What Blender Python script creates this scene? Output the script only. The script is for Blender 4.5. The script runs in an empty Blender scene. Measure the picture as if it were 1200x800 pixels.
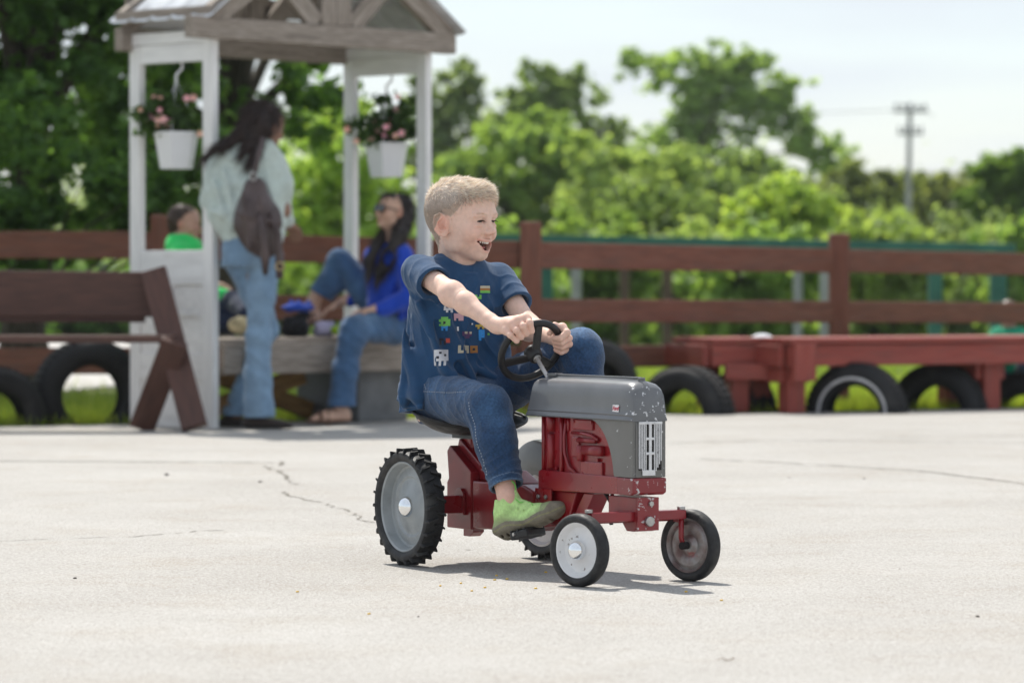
import bpy, bmesh, math, random
import numpy as np
from mathutils import Matrix, Vector, noise as mnoise
from mathutils.bvhtree import BVHTree

random.seed(7); RNG = np.random.default_rng(7)
SC = bpy.context.scene
PI = math.pi
rad = math.radians

# ---------------------------------------------------------------- camera
FPX = 4300.0; CAMH = 0.72; HOR = 330.0
cd = bpy.data.cameras.new('camera'); cam = bpy.data.objects.new('camera', cd)
SC.collection.objects.link(cam); SC.camera = cam
cd.sensor_width = 36; cd.lens = FPX * 36 / 1200
cam.location = (0, 0, CAMH); cam.rotation_euler = (rad(90) - math.atan((400 - HOR) / FPX), 0, 0)
cd.clip_start = 0.1; cd.clip_end = 3000
cd.dof.use_dof = True; cd.dof.focus_distance = 9.22; cd.dof.aperture_fstop = 4.5

# ---------------------------------------------------------------- sky and sun
SUNV = Vector((-0.24, 0.60, 1.0)).normalized()
SC.view_settings.view_transform = 'Standard'; SC.view_settings.look = 'None'
SC.view_settings.exposure = 0.62; SC.view_settings.gamma = 1
W = bpy.data.worlds.new('World'); SC.world = W; W.use_nodes = True
nt = W.node_tree; nt.nodes.clear()
out = nt.nodes.new('ShaderNodeOutputWorld'); bg = nt.nodes.new('ShaderNodeBackground')
sky = nt.nodes.new('ShaderNodeTexSky'); sky.sky_type = 'NISHITA'; sky.sun_disc = False
sky.sun_elevation = math.asin(SUNV.z); sky.sun_rotation = math.atan2(SUNV.x, SUNV.y)
sky.altitude = 100; sky.air_density = 1.0; sky.dust_density = 0.8; sky.ozone_density = 1.0
tc = nt.nodes.new('ShaderNodeTexCoord'); mp = nt.nodes.new('ShaderNodeMapping')
mp.inputs['Scale'].default_value = (2.2, 2.2, 16.0)
nz = nt.nodes.new('ShaderNodeTexNoise'); nz.inputs['Scale'].default_value = 2.4; nz.inputs['Detail'].default_value = 7
cr = nt.nodes.new('ShaderNodeValToRGB'); cr.color_ramp.elements[0].position = 0.38; cr.color_ramp.elements[1].position = 0.60
cr.color_ramp.elements[0].color = (0.50, 0.50, 0.50, 1); cr.color_ramp.elements[1].color = (0.93, 0.93, 0.93, 1)
mx = nt.nodes.new('ShaderNodeMix'); mx.data_type = 'RGBA'
L = nt.links.new
L(tc.outputs['Generated'], mp.inputs['Vector']); L(mp.outputs['Vector'], nz.inputs['Vector'])
L(nz.outputs['Fac'], cr.inputs['Fac']); L(cr.outputs['Color'], mx.inputs['Factor'])
L(sky.outputs['Color'], mx.inputs['A']); mx.inputs['B'].default_value = (5.35, 5.75, 6.2, 1)
L(mx.outputs['Result'], bg.inputs['Color']); bg.inputs['Strength'].default_value = 0.10
L(bg.outputs['Background'], out.inputs['Surface'])
sd = bpy.data.lights.new('sun', 'SUN'); sun = bpy.data.objects.new('sun', sd); SC.collection.objects.link(sun)
sd.energy = 3.6; sd.angle = rad(0.55); sd.color = (1.0, 0.955, 0.88)
sun.rotation_euler = SUNV.to_track_quat('Z', 'Y').to_euler(); sun.location = (0, 0, 30)

SC.cycles.max_bounces = 14; SC.cycles.diffuse_bounces = 7; SC.cycles.transmission_bounces = 10; SC.cycles.volume_bounces = 0

# ---------------------------------------------------------------- helpers: objects
WM = {}
def link(o, parent=None, M=None):
    SC.collection.objects.link(o)
    M = M if M is not None else Matrix.Identity(4)
    if parent is not None:
        o.parent = parent; o.matrix_basis = WM[parent.name].inverted() @ M
    else:
        o.matrix_basis = M
    WM[o.name] = M.copy()
    return o
def tag(o, label=None, cat=None, group=None, kind=None):
    if label: o['label'] = label
    if cat: o['category'] = cat
    if group: o['group'] = group
    if kind: o['kind'] = kind
    return o
def empty(name, loc, rz=0.0, label=None, cat=None, group=None):
    o = bpy.data.objects.new(name, None); o.empty_display_size = 0.1
    link(o, None, Matrix.Translation(loc) @ Matrix.Rotation(rz, 4, 'Z'))
    return tag(o, label, cat, group)
def mk(name, V, F, mats=None, parent=None, M=None, smooth=False, col=None, world=True):
    """V (n,3); F an (m,k) array or a list of tuples. V in world space (M None) or in M's space"""
    me = bpy.data.meshes.new(name)
    V = np.asarray(V, dtype=np.float32)
    if isinstance(F, np.ndarray):
        m, k = F.shape
        me.vertices.add(len(V)); me.vertices.foreach_set('co', V.ravel())
        me.loops.add(m * k); me.loops.foreach_set('vertex_index', F.astype(np.int32).ravel())
        me.polygons.add(m); me.polygons.foreach_set('loop_start', np.arange(0, m * k, k, dtype=np.int32))
        me.update(calc_edges=True)
    else:
        me.from_pydata([tuple(map(float, v)) for v in V], [], F); me.update()
    if mats is not None:
        for m_ in (mats if isinstance(mats, (list, tuple)) else [mats]): me.materials.append(m_)
    if smooth: me.polygons.foreach_set('use_smooth', np.ones(len(me.polygons), dtype=bool))
    if col is not None:
        a = me.color_attributes.new('Col', 'FLOAT_COLOR', 'POINT')
        c4 = np.ones((len(V), 4), dtype=np.float32); c4[:, :3] = col
        a.data.foreach_set('color', c4.ravel())
    o = bpy.data.objects.new(name, me)
    if M is None and parent is not None:
        # world-space verts: put the object's origin at the parent's origin
        P = WM[parent.name]; Pi = np.array(P.inverted())
        co = V @ Pi[:3, :3].T.astype(np.float32) + Pi[:3, 3].astype(np.float32)
        me.vertices.foreach_set('co', np.ascontiguousarray(co, dtype=np.float32).ravel()); me.update()
        M = P
    return link(o, parent, M)
def bm_obj(name, bm, mats, parent=None, M=None, smooth=False):
    me = bpy.data.meshes.new(name); bm.normal_update(); bm.to_mesh(me); bm.free()
    for m_ in (mats if isinstance(mats, (list, tuple)) else [mats]): me.materials.append(m_)
    if smooth:
        for p in me.polygons: p.use_smooth = True
    o = bpy.data.objects.new(name, me)
    return link(o, parent, M)
def autosmooth(o, ang=35):
    me = o.data
    me.polygons.foreach_set('use_smooth', np.ones(len(me.polygons), dtype=bool))
    bm = bmesh.new(); bm.from_mesh(me)
    for e in bm.edges:
        if len(e.link_faces) == 2 and e.calc_face_angle(0) > rad(ang): e.smooth = False
    bm.to_mesh(me); bm.free()
    return o
def frame_from(x, up=(0, 0, 1)):
    x = Vector(x).normalized(); up = Vector(up)
    y = up.cross(x)
    if y.length < 1e-5: y = Vector((0, 1, 0)).cross(x)
    y.normalize(); z = x.cross(y)
    return Matrix((x, y, z)).transposed()
def beam(name, p0, p1, w, h, mat, parent=None, up=(0, 0, 1), bev=0.004, wob=0.0, base=None):
    """box along p0->p1, w across, h along up; points in base's space (default world)"""
    p0, p1 = Vector(p0), Vector(p1); Lg = (p1 - p0).length
    R = frame_from(p1 - p0, up)
    bm = bmesh.new()
    bmesh.ops.create_cube(bm, size=1)
    for v in bm.verts: v.co = Vector((v.co.x * Lg, v.co.y * w, v.co.z * h))
    if bev > 0: bmesh.ops.bevel(bm, geom=list(bm.edges), offset=min(bev, w * .3, h * .3), segments=2, profile=0.6, affect='EDGES')
    M = Matrix.Translation((p0 + p1) / 2) @ R.to_4x4()
    if base is not None: M = base @ M
    return bm_obj(name, bm, mat, parent, M)
def box(name, c, size, mat, parent=None, base=None, bev=0.004, rot=None):
    c = Vector(c); M = Matrix.Translation(c)
    if rot is not None: M = M @ rot.to_4x4()
    bm = bmesh.new(); bmesh.ops.create_cube(bm, size=1)
    for v in bm.verts: v.co = Vector((v.co.x * size[0], v.co.y * size[1], v.co.z * size[2]))
    if bev > 0: bmesh.ops.bevel(bm, geom=list(bm.edges), offset=min(bev, min(size) * .3), segments=2, profile=0.6, affect='EDGES')
    if base is not None: M = base @ M
    return bm_obj(name, bm, mat, parent, M)
def lathe_arrays(prof, n=48, a0=0.0, a1=2 * PI, closed_prof=False):
    """prof: list of (r, y) revolved about the Y axis; returns V,F (quads)"""
    prof = np.array(prof, float); full = abs(a1 - a0 - 2 * PI) < 1e-6
    m = n if full else n + 1
    A = a0 + (a1 - a0) * np.arange(m) / n
    V = np.stack([np.outer(np.cos(A), prof[:, 0]), np.tile(prof[:, 1], (m, 1)), np.outer(np.sin(A), prof[:, 0])], -1).reshape(-1, 3)
    k = len(prof); F = []
    kk = k if closed_prof else k - 1
    for i in range(n):
        i2 = (i + 1) % m
        for j in range(kk):
            j2 = (j + 1) % k
            F.append((i * k + j, i * k + j2, i2 * k + j2, i2 * k + j))
    return V, np.array(F)
def join(parts):
    V = []; F = []; n = 0; tri = False
    for v, f in parts:
        V.append(np.asarray(v, float)); F.append(np.asarray(f) + n); n += len(v)
    return np.concatenate(V), np.concatenate(F)
def tube_arrays(pts, r, n=8, cap=True):
    P = np.array(pts, float); m = len(P)
    r = np.full(m, r) if np.isscalar(r) else np.array(r, float)
    T = np.gradient(P, axis=0); T /= np.linalg.norm(T, axis=1)[:, None] + 1e-12
    up = np.array([0.01, 0.02, 1.0]); V = []
    if abs(T[0] @ up) > .95: up = np.array([0.02, 1.0, 0.01])
    for i in range(m):
        a = np.cross(up, T[i]); a /= np.linalg.norm(a) + 1e-9; b = np.cross(T[i], a); up = b if abs(b @ b) > .5 else up
        ang = 2 * PI * np.arange(n) / n
        V.append(P[i] + r[i] * (np.outer(np.cos(ang), a) + np.outer(np.sin(ang), b)))
    V = np.concatenate(V); F = []
    for i in range(m - 1):
        for j in range(n):
            F.append((i * n + j, i * n + (j + 1) % n, (i + 1) * n + (j + 1) % n, (i + 1) * n + j))
    if cap:
        V = np.vstack([V, P[0], P[-1]]); c0, c1 = len(V) - 2, len(V) - 1
        for j in range(n):
            F.append((c0, (j + 1) % n, j, c0)); F.append((c1, (m - 1) * n + j, (m - 1) * n + (j + 1) % n, c1))
        F = [f if f[0] != f[3] else (f[0], f[1], f[2], f[0]) for f in F]
    return V, F
def tube(name, pts, r, mat, parent=None, n=8, base=None, smooth=True):
    V, F = tube_arrays(pts, r, n)
    F = [tuple(f[:3]) if f[0] == f[3] else tuple(f) for f in F]
    o = mk(name, V, F, mat, parent, base if base is not None else (Matrix.Identity(4)), smooth)
    return o
def cyl(name, a, b, r, mat, parent=None, base=None, n=24, r2=None, bev=True):
    a, b = Vector(a), Vector(b); h = (b - a).length; r2 = r if r2 is None else r2
    e = min(r, r2, h) * .12 if bev else 0
    prof = [(0, 0), (r - e, 0), (r, e), (r2, h - e), (r2 - e, h), (0, h)]
    V, F = lathe_arrays(prof, n)
    y = (b - a).normalized(); x = y.orthogonal().normalized(); z = x.cross(y)
    M = Matrix.Translation(a) @ Matrix((x, y, z)).transposed().to_4x4()
    if base is not None: M = base @ M
    o = mk(name, V, F, mat, parent, M)
    return autosmooth(o, 40)
def pw(px, py, D):
    return Vector(((px - 600) * D / FPX, D, CAMH + (HOR - py) * D / FPX))
def gx(px, D): return (px - 600) * D / FPX
def gz(py, D): return CAMH + (HOR - py) * D / FPX

# ---------------------------------------------------------------- helpers: materials
def nmat(name):
    m = bpy.data.materials.new(name); m.use_nodes = True
    t = m.node_tree; b = t.nodes['Principled BSDF']
    return m, t, b
def setin(b, **k):
    for a, v in k.items():
        a = a.replace('_', ' ')
        if a in b.inputs: b.inputs[a].default_value = v
def pmat(name, c1, c2=None, scale=20, rough=0.6, rough2=None, bump=0.0, bscale=60, metal=0.0, stretch=(1, 1, 1), coords='Object',
         lo=0.35, hi=0.65, coat=0.0, spec=0.5, dirt=None, dscale=5, dlo=.5, dhi=.7, attr=False, sss=0, detail=5, trans=0, bstretch=None, sheen=0):
    m, t, b = nmat(name); N = t.nodes.new; K = t.links.new
    tc = N('ShaderNodeTexCoord'); mp = N('ShaderNodeMapping'); mp.inputs['Scale'].default_value = stretch
    oi = N('ShaderNodeObjectInfo'); ad = N('ShaderNodeVectorMath'); ad.operation = 'ADD'
    mu = N('ShaderNodeMath'); mu.operation = 'MULTIPLY'; mu.inputs[1].default_value = 13.7
    K(oi.outputs['Random'], mu.inputs[0])
    K(tc.outputs[coords], ad.inputs[0]); K(mu.outputs[0], ad.inputs[1]); K(ad.outputs[0], mp.inputs['Vector'])
    if attr:
        at = N('ShaderNodeAttribute'); at.attribute_name = 'Col'; base = at.outputs['Color']
        nz = N('ShaderNodeTexNoise'); nz.inputs['Scale'].default_value = scale; nz.inputs['Detail'].default_value = detail
        K(mp.outputs[0], nz.inputs['Vector'])
        r = N('ShaderNodeMapRange'); r.inputs['From Min'].default_value = .3; r.inputs['From Max'].default_value = .7
        r.inputs['To Min'].default_value = 1 - lo; r.inputs['To Max'].default_value = 1 + lo
        K(nz.outputs['Fac'], r.inputs['Value'])
        mm = N('ShaderNodeVectorMath'); mm.operation = 'SCALE'; K(base, mm.inputs[0]); K(r.outputs[0], mm.inputs['Scale'])
        cout = mm.outputs[0]
    elif c2 is not None:
        nz = N('ShaderNodeTexNoise'); nz.inputs['Scale'].default_value = scale; nz.inputs['Detail'].default_value = detail
        K(mp.outputs[0], nz.inputs['Vector'])
        cr = N('ShaderNodeValToRGB'); e = cr.color_ramp.elements
        e[0].position = lo; e[1].position = hi; e[0].color = (*c1, 1); e[1].color = (*c2, 1)
        K(nz.outputs['Fac'], cr.inputs['Fac']); cout = cr.outputs['Color']
    else:
        b.inputs['Base Color'].default_value = (*c1, 1); cout = None
    if dirt is not None:
        n2 = N('ShaderNodeTexNoise'); n2.inputs['Scale'].default_value = dscale; n2.inputs['Detail'].default_value = 8; n2.inputs['Roughness'].default_value = .65
        K(mp.outputs[0], n2.inputs['Vector'])
        r2 = N('ShaderNodeMapRange'); r2.inputs['From Min'].default_value = dlo; r2.inputs['From Max'].default_value = dhi
        K(n2.outputs['Fac'], r2.inputs['Value'])
        mx = N('ShaderNodeMix'); mx.data_type = 'RGBA'; K(r2.outputs[0], mx.inputs['Factor'])
        if cout: K(cout, mx.inputs['A'])
        else: mx.inputs['A'].default_value = (*c1, 1)
        mx.inputs['B'].default_value = (*dirt, 1); cout = mx.outputs['Result']
    if cout: K(cout, b.inputs['Base Color'])
    setin(b, Roughness=rough, Metallic=metal, Coat_Weight=coat, Specular_IOR_Level=spec, Subsurface_Weight=sss, Sheen_Weight=sheen)
    if sss: b.inputs['Subsurface Radius'].default_value = (1.0, .35, .2); b.inputs['Subsurface Scale'].default_value = .012
    if rough2 is not None:
        n3 = N('ShaderNodeTexNoise'); n3.inputs['Scale'].default_value = scale * .7; n3.inputs['Detail'].default_value = 6
        K(mp.outputs[0], n3.inputs['Vector'])
        r3 = N('ShaderNodeMapRange'); r3.inputs['From Min'].default_value = .35; r3.inputs['From Max'].default_value = .65
        r3.inputs['To Min'].default_value = rough; r3.inputs['To Max'].default_value = rough2
        K(n3.outputs['Fac'], r3.inputs['Value']); K(r3.outputs[0], b.inputs['Roughness'])
    if bump > 0:
        n4 = N('ShaderNodeTexNoise'); n4.inputs['Scale'].default_value = bscale; n4.inputs['Detail'].default_value = 6
        mp2 = N('ShaderNodeMapping'); mp2.inputs['Scale'].default_value = bstretch or stretch
        K(ad.outputs[0], mp2.inputs['Vector']); K(mp2.outputs[0], n4.inputs['Vector'])
        bp = N('ShaderNodeBump'); bp.inputs['Strength'].default_value = bump; bp.inputs['Distance'].default_value = 0.004
        K(n4.outputs['Fac'], bp.inputs['Height']); K(bp.outputs[0], b.inputs['Normal'])
    return m

# ---------------------------------------------------------------- helpers: implicit modelling (surface nets)
class Field:
    def __init__(s, lo, hi, h):
        s.lo = np.array(lo, float); s.h = h
        s.n = np.ceil((np.array(hi, float) - s.lo) / h).astype(int) + 1
        s.ax = [(s.lo[i] + h * np.arange(s.n[i])).astype(np.float32) for i in range(3)]
        s.F = np.full(s.n, 0.5, dtype=np.float32)
    def sub(s, lo, hi):
        a = np.clip(np.floor((np.array(lo) - s.lo) / s.h).astype(int), 0, s.n)
        b = np.clip(np.ceil((np.array(hi) - s.lo) / s.h).astype(int) + 1, 0, s.n)
        if np.any(b - a <= 0): return None, None
        sl = tuple(slice(a[i], b[i]) for i in range(3))
        X = s.ax[0][sl[0]][:, None, None]; Y = s.ax[1][sl[1]][None, :, None]; Z = s.ax[2][sl[2]][None, None, :]
        return sl, (X, Y, Z)
    def comb(s, sl, d, k, op):
        F = s.F[sl]
        if op == 'add':
            r = np.minimum(F, d)
            if k > 0: hh = np.maximum(k - np.abs(F - d), 0) / k; r = r - hh * hh * k * .25
        else:
            nd = -d; r = np.maximum(F, nd)
            if k > 0: hh = np.maximum(k - np.abs(F - nd), 0) / k; r = r + hh * hh * k * .25
        s.F[sl] = r
    def cone(s, a, b, ra, rb=None, k=0.0, op='add'):
        a = np.array(a, float); b = np.array(b, float); rb = ra if rb is None else rb
        pad = max(ra, rb) + k + 3 * s.h
        sl, C = s.sub(np.minimum(a, b) - pad, np.maximum(a, b) + pad)
        if sl is None: return
        d = b - a; L2 = float(d @ d) + 1e-12
        t = np.clip(((C[0] - a[0]) * d[0] + (C[1] - a[1]) * d[1] + (C[2] - a[2]) * d[2]) / L2, 0, 1)
        D = np.sqrt((C[0] - a[0] - t * d[0]) ** 2 + (C[1] - a[1] - t * d[1]) ** 2 + (C[2] - a[2] - t * d[2]) ** 2) - (ra + t * (rb - ra))
        s.comb(sl, D.astype(np.float32), k, op)
    def chain(s, P, R, k=0.0, op='add'):
        for i in range(len(P) - 1): s.cone(P[i], P[i + 1], R[i], R[i + 1], k, op)
    def ell(s, c, r, R=None, k=0.0, op='add'):
        c = np.array(c, float); r = np.array(r, float); R = np.eye(3) if R is None else np.array(R, float)
        ext = np.sqrt(((R * r[None, :]) ** 2).sum(1)); pad = ext + k + 3 * s.h
        sl, C = s.sub(c - pad, c + pad)
        if sl is None: return
        x, y, z = C[0] - c[0], C[1] - c[1], C[2] - c[2]
        l = [x * R[0, i] + y * R[1, i] + z * R[2, i] for i in range(3)]
        k0 = np.sqrt((l[0] / r[0]) ** 2 + (l[1] / r[1]) ** 2 + (l[2] / r[2]) ** 2)
        k1 = np.sqrt((l[0] / r[0] ** 2) ** 2 + (l[1] / r[1] ** 2) ** 2 + (l[2] / r[2] ** 2) ** 2) + 1e-9
        s.comb(sl, (k0 * (k0 - 1) / k1).astype(np.float32), k, op)
    def loft(s, secs, R=None, t=None, k=0.0, op='add', e=2.0):
        """secs: (z, cx, cy, rx, ry) elliptical sections, e the exponent; R,t frame"""
        S0 = np.array(sorted(secs, key=lambda q: q[0]), float); zq = np.linspace(S0[0, 0], S0[-1, 0], 60)
        if len(S0) > 2:
            S = np.stack([np.interp(zq, S0[:, 0], S0[:, j]) for j in range(5)], 1)
            for _ in range(10): S[1:-1, 1:] = (S[:-2, 1:] + 2 * S[1:-1, 1:] + S[2:, 1:]) / 4
        else: S = S0
        R = np.eye(3) if R is None else np.array(R, float); t = np.zeros(3) if t is None else np.array(t, float)
        cor = []
        for z, cx, cy, rx, ry in S:
            for sx in (-1, 1):
                for sy in (-1, 1): cor.append(R @ np.array([cx + sx * rx, cy + sy * ry, z]) + t)
        cor = np.array(cor); pad = k + 3 * s.h + .01
        sl, C = s.sub(cor.min(0) - pad, cor.max(0) + pad)
        if sl is None: return
        x, y, z = C[0] - t[0], C[1] - t[1], C[2] - t[2]
        l = [x * R[0, i] + y * R[1, i] + z * R[2, i] for i in range(3)]
        zz = l[2]; I = lambda j: np.interp(zz, S[:, 0], S[:, j])
        dx = np.abs(l[0] - I(1)) / I(3); dy = np.abs(l[1] - I(2)) / I(4)
        q = (dx ** e + dy ** e) ** (1 / e)
        d = (q - 1) * np.minimum(I(3), I(4))
        d = np.maximum(d, np.maximum(S[0, 0] - zz, zz - S[-1, 0]))
        s.comb(sl, d.astype(np.float32), k, op)
    def plane(s, p, n, lo=None, hi=None):
        """cut away everything on the +n side"""
        p = np.array(p, float); n = np.array(n, float); n /= np.linalg.norm(n)
        sl, C = s.sub(s.lo if lo is None else lo, s.lo + s.h * s.n if hi is None else hi)
        d = (C[0] - p[0]) * n[0] + (C[1] - p[1]) * n[1] + (C[2] - p[2]) * n[2]
        s.F[sl] = np.maximum(s.F[sl], d.astype(np.float32))
    def cut(s, p, n, axis, rad_):
        """plane cut limited to a cylinder of radius rad_ round the line through p along axis"""
        p = np.array(p, float); n = np.array(n, float); n /= np.linalg.norm(n); a = np.array(axis, float); a /= np.linalg.norm(a)
        sl, C = s.sub(p - .13, p + .13); x, y, z = C[0] - p[0], C[1] - p[1], C[2] - p[2]
        t = x * a[0] + y * a[1] + z * a[2]; r = np.sqrt(np.maximum(x * x + y * y + z * z - t * t, 0))
        d = x * n[0] + y * n[1] + z * n[2]
        s.F[sl] = np.where(r < rad_, np.maximum(s.F[sl], d), s.F[sl]).astype(np.float32)
    def disp(s, fn, lo=None, hi=None):
        sl, C = s.sub(s.lo if lo is None else lo, s.lo + s.h * s.n if hi is None else hi)
        s.F[sl] = s.F[sl] - fn(*C).astype(np.float32)
    def mesh(s, smooth_iter=0):
        F = s.F; S = F < 0; nx, ny, nz_ = F.shape
        c = np.zeros((nx - 1, ny - 1, nz_ - 1), np.int8)
        for i in (0, 1):
            for j in (0, 1):
                for k in (0, 1): c += S[i:nx - 1 + i, j:ny - 1 + j, k:nz_ - 1 + k]
        act = np.argwhere((c > 0) & (c < 8)); idx = -np.ones(c.shape, np.int64); idx[act[:, 0], act[:, 1], act[:, 2]] = np.arange(len(act))
        acc = np.zeros((len(act), 3)); cnt = np.zeros(len(act))
        cor = [(i, j, k) for i in (0, 1) for j in (0, 1) for k in (0, 1)]
        vals = {q: F[act[:, 0] + q[0], act[:, 1] + q[1], act[:, 2] + q[2]].astype(float) for q in cor}
        for q in cor:
            for axn in range(3):
                if q[axn] == 0:
                    p = list(q); p[axn] = 1; p = tuple(p)
                    a, b = vals[q], vals[p]; m = (a < 0) != (b < 0)
                    t = np.where(m, a / np.where(m, a - b, 1), 0)
                    pt = np.tile(np.array(q, float), (len(act), 1)); pt[:, axn] += t
                    acc += pt * m[:, None]; cnt += m
        V = (act + acc / cnt[:, None]) * s.h + s.lo
        Q = []
        for axn in range(3):
            o1, o2 = [(1, 2), (2, 0), (0, 1)][axn]
            sl0 = [slice(1, -1)] * 3; sl1 = [slice(1, -1)] * 3
            sl0[axn] = slice(0, -1); sl1[axn] = slice(1, None)
            A = S[tuple(sl0)]; B = S[tuple(sl1)]
            for flip, mask in ((False, A & ~B), (True, ~A & B)):
                e = np.argwhere(mask); off = np.array([1, 1, 1]); off[axn] = 0; e = e + off
                if not len(e): continue
                e1 = np.zeros(3, int); e1[o1] = 1; e2 = np.zeros(3, int); e2[o2] = 1
                g = lambda q: idx[q[:, 0], q[:, 1], q[:, 2]]
                quad = np.stack([g(e), g(e - e1), g(e - e1 - e2), g(e - e2)], 1)
                if flip: quad = quad[:, ::-1]
                Q.append(quad)
        Q = np.concatenate(Q)
        Q = Q[(Q >= 0).all(1)]
        Q = Q[:, ::1]
        return V, Q
def nvec(X, Y, Z, sc, seed=0.0, terms=6):
    """cheap smooth pseudo-noise: sum of rotated sines, -1..1"""
    rs = np.random.RandomState(int(seed * 100) + 5); r = 0
    for i in range(terms):
        d = rs.normal(size=3); d /= np.linalg.norm(d); f = sc * (0.6 + 0.9 * rs.rand()); ph = rs.rand() * 6.28
        r = r + np.sin((X * d[0] + Y * d[1] + Z * d[2]) * f + ph)
    return r / terms * 1.6

# ---------------------------------------------------------------- materials
M_ = {}
M_['oldwood'] = pmat('weathered_wood', (.20, .165, .135), (.36, .31, .265), 9, .85, bump=.5, bscale=14, stretch=(1, 12, 12), dirt=(.10, .08, .065), dscale=3, dlo=.52, dhi=.75)
M_['whitewood'] = pmat('white_painted_wood', (.70, .69, .68), (.80, .79, .775), 5, .55, bump=.15, bscale=12, stretch=(1, 6, 6), dirt=(.5, .47, .42), dscale=4, dlo=.6, dhi=.8)
M_['redwood'] = pmat('red_brown_stained_board', (.150, .050, .029), (.205, .078, .048), 6, .62, rough2=.8, bump=.35, bscale=12, stretch=(1, 9, 9), dirt=(.105, .05, .036), dscale=4, dlo=.5, dhi=.75)
M_['redbench'] = pmat('brick_red_painted_timber', (.235, .040, .029), (.30, .060, .042), 6, .5, rough2=.7, bump=.25, bscale=12, stretch=(1, 9, 9), dirt=(.18, .055, .042), dscale=5)
M_['darkbench'] = pmat('dark_brown_timber', (.058, .023, .015), (.092, .038, .026), 7, .6, bump=.3, bscale=12, stretch=(1, 9, 9))
M_['tin'] = pmat('galvanised_roof_sheet', (.60, .62, .65), (.75, .77, .80), 6, .5, metal=.25, bump=.1, bscale=5, dirt=(.42, .42, .42), dscale=5)
M_['brace'] = pmat('ochre_timber', (.17, .09, .025), (.26, .15, .05), 9, .8, stretch=(1, 8, 8))
M_['block'] = pmat('grey_painted_block', (.13, .135, .14), (.19, .195, .20), 8, .9, bump=.3, bscale=30)
M_['rubber_old'] = pmat('weathered_black_tyre', (.006, .006, .007), (.013, .013, .014), 10, .75, bump=.3, bscale=40, dirt=(.05, .047, .044), dscale=7, dlo=.55, dhi=.82)
M_['whitewall'] = pmat('white_sidewall', (.45, .45, .46), (.62, .62, .62), 20, .8)
M_['green_paint'] = pmat('dark_green_paint', (.018, .11, .085), (.03, .16, .12), 5, .5)
M_['grey_post'] = pmat('grey_galvanised_post', (.26, .27, .28), (.36, .37, .38), 6, .6)
M_['brown_post'] = pmat('brown_post', (.07, .05, .035), (.13, .09, .06), 6, .9, stretch=(1, 6, 6))
M_['pole'] = pmat('grey_pole_wood', (.30, .30, .30), (.42, .42, .43), 3, .9)
M_['bark'] = pmat('bark', (.050, .040, .030), (.11, .09, .07), 8, .95, bump=.6, bscale=10, stretch=(3, 3, 1))
M_['soil'] = pmat('soil', (.05, .035, .022), (.09, .065, .04), 3, .95, bump=.4)
M_['pot'] = pmat('white_plastic_pot', (.72, .72, .73), (.78, .78, .79), 5, .4)

def leafmat(name, rough=.55, tr=.45):
    m, t, b = nmat(name); N = t.nodes.new; K = t.links.new
    at = N('ShaderNodeAttribute'); at.attribute_name = 'Col'
    K(at.outputs['Color'], b.inputs['Base Color']); setin(b, Roughness=rough, Specular_IOR_Level=.35)
    tl = N('ShaderNodeBsdfTranslucent'); g = N('ShaderNodeMix'); g.data_type = 'RGBA'; g.blend_type = 'MULTIPLY'; g.inputs['Factor'].default_value = 1
    g.inputs['B'].default_value = (2.0, 1.95, .8, 1)
    K(at.outputs['Color'], g.inputs['A']); K(g.outputs['Result'], tl.inputs['Color'])
    ms = N('ShaderNodeMixShader'); ms.inputs['Fac'].default_value = tr
    K(b.outputs[0], ms.inputs[1]); K(tl.outputs[0], ms.inputs[2])
    K(ms.outputs[0], t.nodes['Material Output'].inputs['Surface'])
    return m
M_['leaf'] = leafmat('leaf', .55, .58)
M_['petal'] = leafmat('petal', .6, .3)
M_['grass'] = leafmat('grass_blade', .6, .4)

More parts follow.
